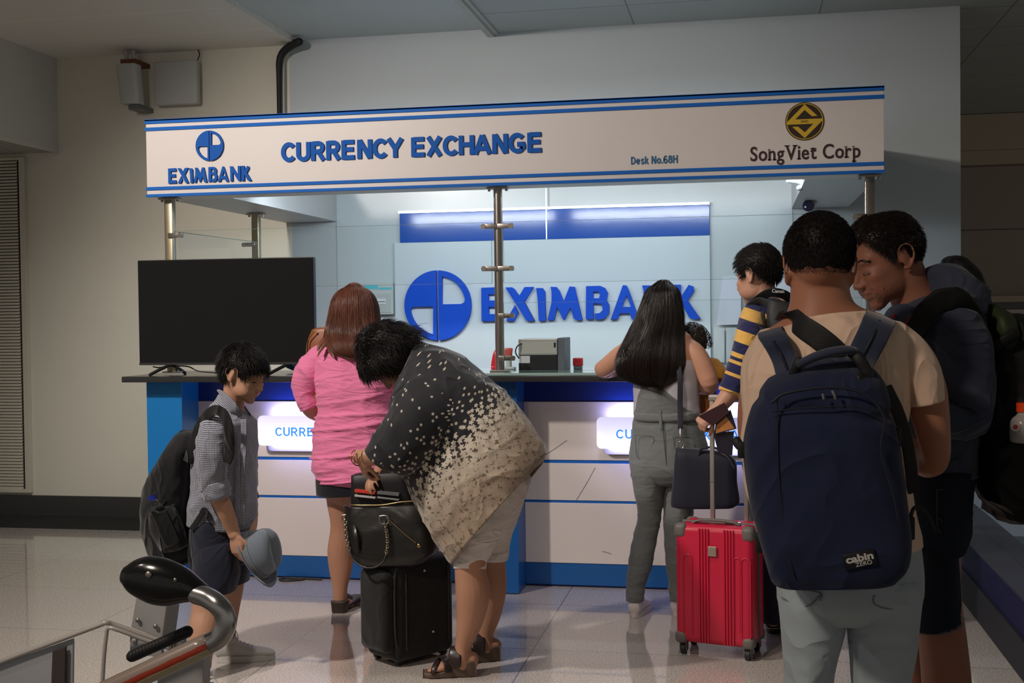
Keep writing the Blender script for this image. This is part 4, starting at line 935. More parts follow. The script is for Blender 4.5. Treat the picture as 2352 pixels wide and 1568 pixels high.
def sneaker(parent, heel, toe, m_up, m_sole, L_=None, w=.045, h=.075, open_top=True, lace=True, name='sneaker'):
    heel, toe = np.asarray(heel, float), np.asarray(toe, float); heel[2] = toe[2] = 0.0; d = nz(toe-heel); L_ = np.linalg.norm(toe-heel); sd = np.cross([0, 0, 1], d)
    b = MB(); pr = [(0.02, .030, .034), (.12, .036, .040), (.28, .038, .039), (.45, .040, .030), (.62, .045, .0225), (.80, .043, .018), (.93, .032, .014), (.99, .018, .010)]
    tube(b, [heel+d*L_*t+np.array([0, 0, .014+zz]) for t, ww, zz in pr], [(ww*w/.045, zz) for t, ww, zz in pr], n=28, sub=4, ref=(0, 0, 1), e=2.5, caps=.5)
    a = heel+d*L_*.16
    tube(b, [a+[0, 0, .05], a+d*.01+[0, 0, h+.012], a+d*.012+[0, 0, h+.03]], [(.036*w/.045, .052), (.034*w/.045, .046), (.034*w/.045, .043)], n=24, sub=3, ref=d, caps=.15)
    o = b.build(name, m_up, parent, smooth=True)
    q = []; n = 40
    for k in range(n):
        t = k/n*2*pi; lx = .5+.5*cos(t)*1.02; ww = np.interp(lx, [0, .1, .3, .6, .8, .95, 1.02], [.6, .85, .95, 1.1, 1.08, .8, .35]) if True else 1
        q.append(heel+d*L_*(.5+.52*cos(t))+sd*w*ww*np.sign(sin(t))*abs(sin(t))**.55)
    b2 = MB(); v = [tuple(p_[:2])+(z_,) for z_ in (0.001, .008, .022, .027) for p_ in q]; f = [(i*n+j, i*n+(j+1) % n, (i+1)*n+(j+1) % n, (i+1)*n+j) for i in range(3) for j in range(n)]+[tuple(range(n))[::-1], tuple(range(3*n, 4*n))]
    b2.add(v, f); b2.build('sole', m_sole, o, smooth=True, auto=40)
    if lace:
        b3 = MB()
        for k in range(5):
            t = .36+k*.065; zz = np.interp(t, [.3, .45, .62, .75], [.092, .077, .060, .052])+.002; c = heel+d*L_*t+np.array([0, 0, zz]); tube(b3, [c-sd*.020+[0, 0, -.012], c, c+sd*.020+[0, 0, -.012]], .003, n=6, sub=3)
        c = heel+d*L_*.36+np.array([0, 0, .088]); tube(b3, [c, c+sd*.01+[0, 0, .02]-d*.01, c+[0, 0, .042]-d*.006, c-sd*.008+[0, 0, .02]+d*.004, c], .002, n=6, sub=4)
        b3.build('laces', m_up, o, smooth=True)
    return o
def person(name, loc, label): return empty(name, loc, label, 'person')
def noisebump(name, color, rough=.8, bs=250, b=.25, **k): return mat(name, color, rough, bump=b, bscale=bs, sheen=.2, spec=.25, **k)
def band(mb, pts, w, th, nrm, n=12, sub=5, e=5, disp=None):
    """flat strap along pts: half width w, half thickness th along nrm"""
    return tube(mb, pts, [(w, th)]*len(pts) if not isinstance(w, list) else [(q, th) for q in w], n=n, sub=sub, ref=nrm, e=e, caps=.5, disp=disp)
TAB_M = [(0, 37), (25, 36), (45, 27), (60, 14), (72, -6), (80, -6), (88, 14), (100, 16), (112, 2), (128, -18), (150, -30), (180, -34)]

# ================================================================== THE BOY
YB = 4.68
m_skb = skin_mat('skin_boy', (0.46, 0.25, 0.16))
m_hair = mat('hair_black', (0.009, 0.007, 0.007), 0.5, spec=0.22, bump=.3, bscale=120)
boy = person('boy', FL(510, 1530), 'boy in a checked shirt and navy shorts looking down at the hat he holds')
bd = MB()
Fb = cr*0.86+np.array([0, -.10, -.52])+0*cf; Fb = nz(np.array([.93, -.22, -.30])); hb = Head(P(560, 860, YB), Fb, (.22, 0, 1), 0.93, jaw=.97, nose=.9)
hb.skull(bd)
limb(bd, [(541, 880, YB, 26, .052), (537, 915, YB, 25, .050), (532, 950, YB, 27, .055), (524, 990, YB, 42, .07)])
loft(bd, [(490, 968, 560, 968, YB, .09), (462, 1000, 568, 1000, YB, .14), (462, 1080, 566, 1080, YB, .12), (460, 1180, 562, 1180, YB, .12), (462, 1230, 560, 1230, YB, .12)], n=24)
# arms
limb(bd, [(496, 985, YB-.13, 22, .045), (492, 1060, YB-.17, 20, .04), (500, 1130, YB-.17, 21, .037), (516, 1170, YB-.16, 20, .034), (534, 1215, YB-.13, 16, .026), (539, 1228, YB-.13, 15, .024)])
hand(bd, P(539, 1226, YB-.13), P(549, 1290, YB-.14)-P(539, 1226, YB-.13), (-.35, -.9, .1), side=-1, curl=(18, 22, 26, 30), s=.86, thumb=(.7, .45, -.4))
limb(bd, [(556, 990, YB+.15, 20, .042), (568, 1080, YB+.17, 18, .038), (574, 1140, YB+.12, 17, .034), (578, 1190, YB+.06, 14, .027), (576, 1222, YB, 12, .022)])
hand(bd, P(576, 1220, YB), P(584, 1290, YB-.08)-P(576, 1220, YB), (-.2, .95, .1), side=1, curl=(25, 30, 32, 34), s=.82, thumb=(.7, .5, -.4))
# legs
limb(bd, [(490, 1200, YB-.07, 46, .085), (486, 1330, YB-.10, 42, .075), (476, 1400, YB-.13, 35, .060), (466, 1450, YB-.17, 33, .056), (462, 1500, YB-.2, 27, .046), (462, 1560, YB-.22, 21, .036), (464, 1590, YB-.23, 20, .04)])
limb(bd, [(532, 1200, YB+.07, 40, .085), (527, 1330, YB+.08, 34, .070), (522, 1390, YB+.09, 29, .055), (520, 1430, YB+.09, 24, .046), (521, 1470, YB+.09, 18, .036), (524, 1496, YB+.09, 18, .036)])
bd.fuse('body', m_skb, boy, voxel=.0042, it=3)
# hair: bowl cut
TAB_B = [(0, 24), (20, 23), (38, 19), (50, 12), (62, 0), (70, -6), (76, 14), (90, 22), (102, 18), (110, 0), (122, -22), (150, -36), (180, -40)]
th_b = lambda a, e, D: .014+.008*np.clip(e/60, 0, 1)+.010*np.clip((a-90)/90, 0, 1)
h = MB(); hb.cap(h, TAB_B, th_b, noise=.003, fs=30, soft=4)
def flow_b(d):
    c = np.array([-.35, 0, 1.0]); t = d-c*(d@c); return t*1.0+np.array([.25, 0, -.45])
hb.spikes(h, TAB_B, 3600, .034, .0010, th_b, flow_b, seed=3, lift=.02, K=4, jit=.06, lscale=lambda a, e: np.where((a > 66) & (a < 112) & (e < 48), .35, 1.0))
h.build('hair', m_hair, boy, smooth=True)
h = MB(); u_ = np.linspace(0, 1, 40); strands(h, facial(hb, 9+24*u_, 14.5+3.5*np.sin(pi*np.minimum(u_*1.15, 1)), (0, .05, .02, 0)), .0011); strands(h, facial(hb, 12+17*u_, -4.5-1.2*np.sin(pi*u_), (.02, .01, -.03, .002)), .0009)
for sg in ():
    Q = []
    for k in range(22):
        u = k/21; x = .086-.014*u*u-.010*u; y = sg*(.014+.036*u); z = .0225+.006*sin(pi*min(u*1.2, 1)); p0 = hb.w(np.array([x, y, z])); p1 = hb.w(np.array([x-.003, y+sg*.008, z+.003])); Q.append([p0, (p0+p1)/2, p1])
    strands(h, np.array(Q), .0013)
    Q = []
    for k in range(16):
        u = k/15; x = .0845-.008*(2*u-1)**2-.003; y = sg*(.018+.027*u); z = -.0085-.0035*sin(pi*u); p0 = hb.w(np.array([x, y, z])); p1 = hb.w(np.array([x+.006, y+sg*.002, z-.005])); Q.append([p0, (p0+p1)/2, p1])
    strands(h, np.array(Q), .0009)
h.build('eyebrow_hair', m_hair, boy, smooth=True)
# checked shirt
m_chk = noisebump('shirt_small_check', (0.2, 0.2, 0.23), .85, bs=500, b=.1, crease=(.7, 7, (1.6, 1, .8), .009))
N, L, B = nodes_of(m_chk); uvn = N.new('ShaderNodeUVMap'); s = N.new('ShaderNodeSeparateXYZ'); L.new(uvn.outputs[0], s.inputs[0])
def chk(sock): a = mnode(N, L, 'FRACT', mnode(N, L, 'DIVIDE', sock, 0.0062)); return mnode(N, L, 'GREATER_THAN', a, 0.5)
a = mnode(N, L, 'ADD', chk(s.outputs[0]), chk(s.outputs[1])); a = mnode(N, L, 'MULTIPLY', a, .5)
rp = N.new('ShaderNodeValToRGB'); rp.color_ramp.elements[0].color = (0.035, 0.037, 0.055, 1); rp.color_ramp.elements[1].color = (0.62, 0.62, 0.68, 1)
e_ = rp.color_ramp.elements.new(.5); e_.color = (0.13, 0.135, 0.17, 1); L.new(a, rp.inputs[0]); L.new(rp.outputs[0], B.inputs['Base Color'])
fB = addf(folds(.006, 9, 9, 9, 3, rot=.4), crz(.007, 9, 7, 5, 8, rot=.5))
sh = MB()
loft(sh, [(504, 903, 556, 940, YB, .066), (496, 920, 564, 952, YB, .088), (480, 942, 572, 962, YB, .130), (465, 975, 577, 975, YB, .165), (455, 1020, 580, 1020, YB, .165), (450, 1080, 582, 1080, YB, .15), (444, 1130, 582, 1130, YB, .15), (440, 1175, 582, 1170, YB, .155), (444, 1196, 577, 1212, YB, .155)], n=72, sub=8, caps=(.25, .08), disp=fB, e=2.3)
sh.build('shirt', m_chk, boy, smooth=True)
fS = addf(folds(.005, 12, 12, 14, 5), crz(.007, 10, 7, 12, 3, rot=-.5))
s1 = MB(); limb(s1, [(500, 962, YB-.10, 26, .05), (492, 985, YB-.15, 36, .062), (489, 1040, YB-.18, 37, .062), (488, 1090, YB-.18, 33, .055), (494, 1120, YB-.175, 30, .05)], n=48, sub=8, caps=(.8, .1), disp=fS)
s1.build('sleeve', m_chk, boy, smooth=True)
s1 = MB(); limb(s1, [(493, 1108, YB-.177, 32, .054), (497, 1125, YB-.175, 33, .056), (501, 1141, YB-.172, 31, .053)], n=40, sub=5, caps=.2, disp=folds(.003, 20, 20, 40, 5)); s1.build('rolled_cuff', m_chk, boy, smooth=True)
s1 = MB(); limb(s1, [(552, 962, YB+.10, 22, .05), (562, 1000, YB+.16, 26, .058), (566, 1080, YB+.18, 23, .052), (571, 1118, YB+.14, 18, .048), (575, 1139, YB+.12, 18, .046)], n=40, sub=6, caps=(.8, .15), disp=fS); s1.build('sleeve', m_chk, boy, smooth=True)
# collar
c1 = MB(); band(c1, [P(508, 905, YB+.06), P(504, 902, YB-.03), P(516, 915, YB-.075), P(536, 938, YB-.085), P(552, 956, YB-.06)], [.014, .016, .022, .024, .012], .0025, (0, 1, .2), n=16, sub=6); c1.build('collar', m_chk, boy, smooth=True)
c1 = MB(); band(c1, [P(510, 905, YB+.05), P(530, 918, YB+.075), P(556, 940, YB+.07), P(574, 955, YB+.04)], [.014, .018, .022, .010], .0025, (0, 1, .2), n=16, sub=6); c1.build('collar', m_chk, boy, smooth=True)
# placket
c1 = MB(); band(c1, [P(560, 962, YB-.125), P(560, 1010, YB-.132), P(557, 1080, YB-.132), P(556, 1150, YB-.135), P(558, 1205, YB-.135)], .012, .002, (0, 1, 0), n=12, sub=6); c1.build('button_placket', m_chk, boy, smooth=True)
# shorts
m_nvy = noisebump('navy_shorts_cotton', (0.012, 0.014, 0.026), .8, crease=(.6, 6, (1, 1, .7), .01))
s1 = MB(); fT = folds(.006, 10, 10, 8, 2, rot=.5)
loft(s1, [(450, 1172, 560, 1172, YB, .15), (447, 1210, 566, 1210, YB, .16), (446, 1260, 570, 1262, YB, .17), (448, 1290, 568, 1290, YB, .16)], n=56, sub=6, caps=.2, disp=fT)
loft(s1, [(448, 1250, 545, 1250, YB-.07, .10), (446, 1310, 545, 1310, YB-.09, .105), (449, 1354, 538, 1358, YB-.10, .10)], n=48, sub=6, caps=(.5, .06), disp=fT)
loft(s1, [(490, 1250, 568, 1250, YB+.08, .10), (492, 1300, 571, 1300, YB+.09, .10), (500, 1346, 566, 1336, YB+.09, .095)], n=48, sub=6, caps=(.5, .06), disp=fT)
s1.build('shorts', m_nvy, boy, smooth=True)
m_wsh = mat('shoe_offwhite', (0.52, 0.50, 0.46), .6, bump=.1); m_wso = mat('sole_white', (0.58, 0.56, 0.52), .5)
hA = FL(497, 1519); tA = FL(630, 1512); sneaker(boy, hA, tA, m_wsh, m_wso, w=.040, h=.068)
hA = FL(452, 1590); tA = FL(535, 1650); sneaker(boy, hA, tA, m_wsh, m_wso, w=.045)
s1 = MB(); limb(s1, [(521, 1452, YB+.09, 20, .040), (522, 1475, YB+.09, 19, .038), (524, 1500, YB+.09, 19, .040)], disp=folds(.001, 60, 60, 200, 3)); s1.build('sock', mat('sock_grey', (0.05, 0.055, 0.05), .9, bump=.5, bscale=300), boy, smooth=True)
s1 = MB(); limb(s1, [(463, 1540, YB-.215, 22, .040), (464, 1580, YB-.23, 22, .042)]); s1.build('sock', mat('sock_grey'), boy, smooth=True)
# his backpack
m_bp = noisebump('backpack_black_nylon', (0.009, 0.009, 0.010), .85, bs=180, crease=(.8, 5, (1.6, 1, .8), .014))
bp = empty('backpack', P(400, 1280, YB), 'small black backpack with a side bottle pocket, worn by the boy', 'backpack')
s1 = MB(); fK = addf(folds(.012, 7, 7, 9, 12, rot=.7), folds(.004, 25, 25, 18, 1))
loft(s1, [(412, 1000, 470, 1000, YB, .09, 2.5), (388, 1040, 468, 1030, YB, .13, 2.6), (355, 1100, 455, 1080, YB, .15, 2.8), (342, 1150, 450, 1140, YB, .155, 3), (346, 1210, 450, 1200, YB, .155, 3), (362, 1258, 452, 1250, YB, .15, 3), (384, 1280, 444, 1280, YB, .13, 3)], n=64, sub=8, caps=.5, disp=fK)
s1.build('main_bag', m_bp, bp, smooth=True)
s1 = MB(); tube(s1, [P(408, 1012, YB), P(418, 994, YB-.01), P(436, 1000, YB), P(430, 1015, YB)], .012, n=10, disp=folds(.003, 40, 40, 40)); s1.build('grab_loop', m_bp, bp, smooth=True)
s1 = MB(); band(s1, [P(432, 1060, YB-.13), P(448, 1010, YB-.16), P(465, 968, YB-.185), P(492, 942, YB-.215), P(514, 952, YB-.228), P(526, 990, YB-.232), P(527, 1040, YB-.215), P(520, 1060, YB-.205)], .021, .006, (0, 1, .15), n=16, sub=6); s1.build('shoulder_strap', m_bp, bp, smooth=True)
s1 = MB(); band(s1, [P(500, 945, YB+.15), P(530, 952, YB+.2), P(560, 985, YB+.19), P(568, 1040, YB+.17)], .022, .006, (0, 1, 0), n=12, sub=5); s1.build('shoulder_strap', m_bp, bp, smooth=True)
s1 = MB(); band(s1, [P(483, 1195, YB-.16), P(470, 1170, YB-.165), P(460, 1185, YB-.165), P(440, 1215, YB-.155)], .011, .003, (0, 1, 0), n=12, sub=5); s1.build('lower_strap', m_bp, bp, smooth=True)
s1 = MB(); loft(s1, [(344, 1180, 402, 1165, YB-.135, .05, 2.6), (352, 1220, 414, 1205, YB-.14, .052, 2.6), (372, 1262, 428, 1248, YB-.13, .05, 2.6)], n=40, sub=6, caps=.4, disp=folds(.004, 25, 25, 20, 9)); s1.build('side_pocket', m_bp, bp, smooth=True)
# bottle
bt = empty('water_bottle', P(392, 1245, YB-.2), 'clear plastic water bottle with a blue cap in the small black backpack', 'bottle')
b0, b1 = P(396, 1250, YB-.2), P(349, 1140, YB-.2); ax = nz(b1-b0); Lb = np.linalg.norm(b1-b0)
m_pet = mat('bottle_pet', (0.9, 0.95, 1.0), 0.02, trans=1.0, ior=1.25)
s1 = MB(); tube(s1, [b0+ax*Lb*t for t in (0, .04, .3, .45, .6, .78, .88, .93)], [.026, .030, .030, .029, .030, .026, .015, .0125], n=28, sub=4, ref=(0, 1, 0), caps=.2); s1.build('bottle_body', m_pet, bt, smooth=True)
s1 = MB(); cyl(s1, b0+ax*Lb*.925, b0+ax*Lb*1.02, .0155, 24); s1.build('bottle_cap', mat('cap_blue', (0.01, 0.02, 0.25), .4), bt, smooth=True, auto=40)
s1 = MB(); band(s1, [P(352, 1172, YB-.225), P(372, 1176, YB-.24), P(400, 1158, YB-.2)], .004, .002, (0, 1, 0)); s1.build('pocket_cord', m_bp, bp, smooth=True)
# his hat
ht = empty('trilby_hat', P(600, 1290, YB-.12), 'blue-grey felt trilby hat held by the boy in front of his shorts', 'hat')
m_hat = mat('hat_felt', (0.125, 0.15, 0.185), .85, bump=.25, bscale=300, sheen=.4)
YH = YB-.07
c0 = P(588, 1276, YH); axh = nz(P(640, 1232, YH)-P(583, 1262, YH)+np.array([0, -.018, 0])); upv = nz(P(560, 1215, YH)-P(610, 1330, YH)); sdv = np.cross(axh, upv)
s1 = MB(); A = []; nn = 56
prof = [(0, .0980, .0830), (.012, .0975, .0825), (.035, .094, .079), (.065, .089, .074), (.085, .082, .066), (.098, .068, .052), (.102, .045, .032), (.094, .02, .012)]
for k, (hh, ra, rb_) in enumerate(prof):
    for j in range(nn):
        t = 2*pi*j/nn; dent = .022*max(0, hh-.06)/.04*math.exp(-(sin(t)*rb_/.02)**2); tilt = hh*(1+.12*cos(t))
        A.append(c0+axh*(tilt-dent)+upv*ra*cos(t)+sdv*rb_*sin(t))
s1.add(A, [(i*nn+j, i*nn+(j+1) % nn, (i+1)*nn+(j+1) % nn, (i+1)*nn+j) for i in range(len(prof)-1) for j in range(nn)]+[tuple(range((len(prof)-1)*nn, len(prof)*nn))])
o = s1.build('hat_crown', m_hat, ht, smooth=True); so = o.modifiers.new('s', 'SOLIDIFY'); so.thickness = .003
s1 = MB(); A = []; rr_ = [1.0, 1.08, 1.17, 1.25]
for k, q in enumerate(rr_):
    for j in range(nn):
        t = 2*pi*j/nn; lift = (-.004-.020*(k/3)*(cos(t)*.9+.2)+.012*(k/3)*abs(sin(t))); A.append(c0+axh*(lift+.001)+upv*.098*(q+(.07*k if cos(t) < 0 else 0)*abs(cos(t)))*cos(t)+sdv*.083*q*sin(t))
s1.add(A, [(i*nn+j, i*nn+(j+1) % nn, (i+1)*nn+(j+1) % nn, (i+1)*nn+j) for i in range(3) for j in range(nn)])
o = s1.build('hat_brim', m_hat, ht, smooth=True); so = o.modifiers.new('s', 'SOLIDIFY'); so.thickness = .0025
s1 = MB(); 
for hh in (.004, .024): tube(s1, [c0+axh*hh+upv*.099*cos(2*pi*j/40)+sdv*.084*sin(2*pi*j/40) for j in range(41)], .0016, n=6, sub=1)
s1.build('hat_piping', mat('hat_piping', (0.24, 0.25, 0.26), .8), ht, smooth=True)

# ================================================================== WOMAN IN PINK
YP = 5.62
m_skp = skin_mat('skin_pink_woman', (0.47, 0.235, 0.15))
pw = person('woman', FL(800, 1400), 'reddish-haired woman in a crumpled pink blouse and short black skirt at the counter')
bd = MB(); hp = Head(P(814, 712, YP+.02), (.15, 1, -.12), (0, .05, 1), 1.0); hp.skull(bd)
limb(bd, [(814, 740, YP, 28, .055), (814, 790, YP, 30, .06), (816, 830, YP, 60, .09)])
loft(bd, [(745, 815, 888, 815, YP, .09), (735, 900, 900, 900, YP, .13), (745, 980, 890, 980, YP, .12), (735, 1060, 905, 1060, YP, .14), (735, 1110, 905, 1110, YP, .13)], n=24)
limb(bd, [(740, 830, YP, 26, .05), (716, 880, YP+.02, 24, .048), (712, 930, YP+.04, 24, .045), (738, 945, YP+.14, 22, .038), (770, 915, YP+.26, 17, .028), (785, 895, YP+.32, 15, .024)])
hand(bd, P(785, 893, YP+.33), (.6, .7, .12), (0, -.2, 1), side=1, curl=(15, 18, 20, 22), s=.9)
limb(bd, [(892, 830, YP, 26, .05), (915, 890, YP+.02, 24, .048), (915, 935, YP+.05, 22, .045), (900, 930, YP+.2, 18, .034), (885, 895, YP+.32, 14, .024)])
hand(bd, P(885, 892, YP+.33), (-.3, .8, .12), (0, -.2, 1), side=-1, curl=(15, 18, 20, 22), s=.9)
limb(bd, [(785, 1060, YP, 40, .09), (784, 1140, YP, 35, .078), (788, 1205, YP, 29, .060), (783, 1265, YP+.01, 31, .066), (782, 1310, YP, 26, .050), (781, 1352, YP-.01, 17, .034), (782, 1384, YP, 17, .045)])
limb(bd, [(858, 1060, YP+.02, 40, .09), (860, 1140, YP+.03, 35, .078), (860, 1205, YP+.03, 29, .060), (860, 1260, YP+.04, 30, .064), (858, 1310, YP+.03, 25, .050), (856, 1350, YP+.02, 17, .034), (856, 1382, YP+.02, 17, .045)])
for hx in (782, 856):
    q = P(hx, 1384, YP+(.02 if hx > 800 else 0)); tube(bd, [q+[0, 0, .01], q+[.01, .07, -.02], q+[.015, .15, -.035], q+[.015, .18, -.038]], [(.032, .028), (.036, .024), (.04, .016), (.03, .011)], n=16, sub=4, ref=(0, 0, 1))
bd.fuse('body', m_skp, pw, voxel=.0045, it=4)
m_hr = mat('hair_auburn', (0.175, 0.062, 0.036), .42, spec=.45, bump=.25, bscale=90, stretch=(1, 1, .1))
hm = MB(); gro = lambda P_, S, T: .004*vn(T*7, S*3, 1)+.0016*vn(T*40, S*4, 5)
S = loft(hm, [(800, 657, 828, 657, YP, .045), (779, 668, 849, 668, YP, .085), (765, 690, 863, 690, YP, .115), (758, 725, 869, 725, YP-.005, .12), (750, 765, 874, 765, YP-.03, .11), (747, 784, 880, 790, YP-.09, .085), (760, 804, 868, 812, YP-.145, .04), (778, 814, 850, 822, YP-.160, .012)], n=96, sub=8, caps=(.6, .2), disp=gro)
hair_sheet(hm, S, 3600, .0008, seed=2, over=3.0, off=.002, hi=.93)
for (x0, y0, x1, y1, x2, y2) in ((750, 785, 738, 800, 729, 819), (756, 800, 764, 815, 768, 822), (744, 780, 733, 795, 728, 806)):
    tube(hm, [P(x0, y0, YP-.13), P(x1, y1, YP-.155), P(x2, y2, YP-.165)], [(.013, .005), (.009, .004), (.0015, .001)], n=10)
hm.build('hair', m_hr, pw, smooth=True)
m_pink = noisebump('blouse_pink_crepe', (0.80, 0.21, 0.39), .8, bs=220, b=.35, dist=.003, crease=(.5, 6, (1.0, 1.0, 4.0), .006))
fP = addf(crz(.017, 1.6, 1.6, 17, 4, w=.16, rot=.10, mask=lambda P_, S, T: np.clip((1.18-P_[..., 2])/.25, .12, 1)), crz(.006, 3, 3, 30, 14, rot=.15), folds(.008, 5, 5, 12, 3), crz(.006, 8, 5, 3, 5, rot=.2), folds(.007, 14, 5, 4, 2, rot=.3, mask=lambda P_, S, T: np.clip((P_[..., 2]-1.0)/.2, 0, 1)))
b = MB(); loft(b, [(775, 782, 862, 782, YP, .075), (748, 795, 890, 795, YP, .11), (735, 815, 903, 815, YP, .135), (731, 860, 912, 860, YP, .155), (732, 920, 908, 920, YP, .16), (726, 985, 914, 985, YP, .165), (722, 1040, 922, 1040, YP, .175), (727, 1085, 920, 1085, YP, .18), (745, 1106, 912, 1106, YP, .17)], n=150, sub=20, caps=(.3, .12), disp=fP, e=2.4)
b.build('blouse', m_pink, pw, smooth=True)
for sg, rows in ((0, [(750, 806, YP, 24, .06), (728, 832, YP, 34, .075), (707, 868, YP+.01, 36, .078), (701, 900, YP+.02, 28, .070), (710, 928, YP+.03, 24, .062)]), (1, [(885, 806, YP, 24, .06), (905, 840, YP, 30, .075), (925, 880, YP+.02, 32, .075), (925, 915, YP+.04, 26, .065)])):
    b = MB(); limb(b, rows, n=80, sub=12, caps=(.8, .12), disp=addf(folds(.006, 16, 7, 6, 4+sg, rot=.5), crz(.010, 9, 5, 6, 3+sg, rot=.7))); b.build('sleeve', m_pink, pw, smooth=True)
b = MB(); limb(b, [(707, 918, YP+.03, 24, .064), (714, 934, YP+.035, 25, .064)], n=40, caps=.15, disp=folds(.003, 20, 20, 40)); b.build('turned_cuff', m_pink, pw, smooth=True)
m_skirt = noisebump('skirt_black', (0.008, 0.009, 0.014), .8)
b = MB(); loft(b, [(735, 1040, 905, 1040, YP, .15), (729, 1090, 910, 1090, YP, .165), (731, 1136, 905, 1122, YP, .16)], n=60, sub=8, caps=.06, disp=folds(.003, 9, 9, 5)); b.build('skirt', m_skirt, pw, smooth=True)
m_sand = mat('sandal_brown', (0.035, 0.022, 0.018), .45)
for hx, yo in ((782, 0), (856, .02)):
    q = P(hx, 1384, YP+yo); hl = FL(hx, 1410); yb = q[1]; b = MB()
    loft(b, [(hx-20, 1378, hx+18, 1378, yb-.02, .035, 4), (hx-17, 1408, hx+15, 1408, yb-.02, .03, 4)], n=20, caps=.1)
    zt_ = q[2]-.022; tube(b, [(q[0], q[1]-.03, zt_), (q[0]+.01, q[1]+.06, zt_*.6+.012), (q[0]+.015, q[1]+.14, .022), (q[0]+.015, q[1]+.205, .020)], [(.036, .010), (.038, .012), (.044, .018), (.032, .016)], n=16, ref=(0, 0, 1), e=3)
    o = b.build('wedge_sandal', m_sand, pw, smooth=True)
    b = MB(); tube(b, [q+np.array([.034*cos(t), .01+.045*sin(t), .034-.006*cos(t)]) for t in np.linspace(0, 2*pi, 14)], [(.0035, .010)]*14, n=8, sub=2, ref=(0, 0, 1)); tube(b, [q+[-.038, .09, -.03], q+[0, .10, .02], q+[.05, .09, -.03]], [(.016, .003)]*3, n=8, ref=(0, 0, 1)); b.build('sandal_strap', m_sand, o, smooth=True)
# tan bag behind her (strap end seen at her left shoulder)
tb = empty('tan_handbag', P(730, 800, YP+.25), 'tan leather handbag on the counter beside the woman in pink, left of her hair', 'handbag')
b = MB(); loft(b, [(718, 758, 775, 754, 5.99, .035, 4), (707, 790, 780, 785, 5.99, .045, 4), (706, 838, 790, 838, 5.99, .05, 4), (707, 862, 790, 862, 5.99, .05, 4)], n=40, sub=5, caps=.4); b.build('bag_body', mat('tan_leather', (0.28, 0.085, 0.025), .4, bump=.2, bscale=120), tb, smooth=True)
b = MB(); tube(b, [P(722, 762, 5.93), P(714, 772, 5.93), P(708, 780, 5.93)], .0035, n=8); ell(b, P(723, 761, 5.93), (.006, .006, .006)); b.build('gold_clasp', mat('gold', (0.7, 0.42, 0.12), .25, 1.0), tb, smooth=True)
b = MB(); tube(b, [P(708, 780, 5.93), P(706, 805, 5.93), P(707, 845, 5.93)], .003, n=8); b.build('thin_strap', mat('cable_black'), tb, smooth=True)

# ================================================================== STOOPING WOMAN
YW = 4.74
m_skw = skin_mat('skin_stooping_woman', (0.40, 0.205, 0.13))
ww = person('woman', FL(1085, 1540), 'stooping woman in a black tunic with pale blossoms and white capris')
bd = MB(); hw_ = Head(P(900, 826, YW), (-.42, -.05, -.90), (-.90, -.1, .42), 1.0); hw_.skull(bd)
limb(bd, [(915, 822, YW, 30, .055), (958, 826, YW, 32, .06), (1000, 860, YW, 60, .09)])
loft(bd, [(960, 850, 1040, 830, YW, .10), (930, 920, 1110, 880, YW, .14), (975, 1020, 1170, 940, YW, .15), (1045, 1110, 1190, 1040, YW, .15)], n=28)
limb(bd, [(1010, 900, YW-.16, 30, .055), (985, 980, YW-.2, 28, .052), (950, 1040, YW-.2, 27, .046), (905, 1048, YW-.22, 25, .042), (860, 1047, YW-.23, 22, .038), (826, 1050, YW-.235, 16, .028)])
hand(bd, P(826, 1050, YW-.235), P(838, 1100, YW-.20)-P(822, 1052, YW-.235), (-.8, -.55, .1), side=-1, curl=(28, 32, 36, 40), s=.86, thumb=(.8, .4, -.5))
limb(bd, [(985, 900, YW+.16, 30, .055), (950, 990, YW+.2, 28, .05), (905, 1060, YW+.15, 24, .042), (872, 1082, YW+.08, 17, .028)])
hand(bd, P(872, 1080, YW+.08), P(842, 1112, YW-.02)-P(872, 1080, YW+.08), (-.2, .5, .9), side=1, curl=(25, 28, 30, 30), s=.84)
YN, YF2 = 4.70, 4.90
limb(bd, [(1100, 1140, YN+.02, 56, .11), (1086, 1230, YN, 42, .078), (1080, 1305, YN-.02, 36, .066), (1086, 1360, YN-.02, 40, .073), (1080, 1420, YN-.02, 32, .056), (1066, 1475, YN-.02, 20, .038), (1062, 1500, YN-.02, 20, .042), (1064, 1524, YN-.02, 20, .042)])
limb(bd, [(1140, 1140, YF2-.02, 50, .11), (1134, 1230, YF2, 36, .072), (1130, 1290, YF2, 32, .064), (1130, 1350, YF2, 34, .068), (1124, 1410, YF2, 27, .052), (1116, 1455, YF2, 18, .037), (1118, 1488, YF2, 19, .042)])
def foot(bd, ankle, toe, s=1.0):
    a = np.asarray(ankle, float); d = np.asarray(toe, float)-a
    tube(bd, [a-nz([d[0], d[1], 0])*.03, a+d*.12, a+d*.45, a+d*.78, a+d*.97], [(.030*s, .036*s), (.034*s, .038*s), (.037*s, .028*s), (.044*s, .016*s), (.034*s, .010*s)], n=20, sub=4, ref=(0, 0, 1))
    h = nz([d[0], d[1], 0]); sd = np.cross([0, 0, 1], h)
    for k, w_ in enumerate((-.030, -.016, -.003, .010, .024)):
        b0 = a+d*.93+sd*w_*s; cyl_ = [b0, b0+h*(.022-.004*abs(k-3))*s+[0, 0, -.004]]; tube(bd, cyl_, [.0095*s, .0075*s], n=10, ref=(0, 0, 1))
aN = P(1066, 1516, YN-.02); tN = FL(992, 1552); tN[2] = .028; aF = P(1120, 1484, YF2); tF = FL(1040, 1490); tF = np.array([tF[0]+.05, YF2-.06, .03])
foot(bd, aN, tN); foot(bd, aF, tF)
bd.fuse('body', m_skw, ww, voxel=.0045, it=4)
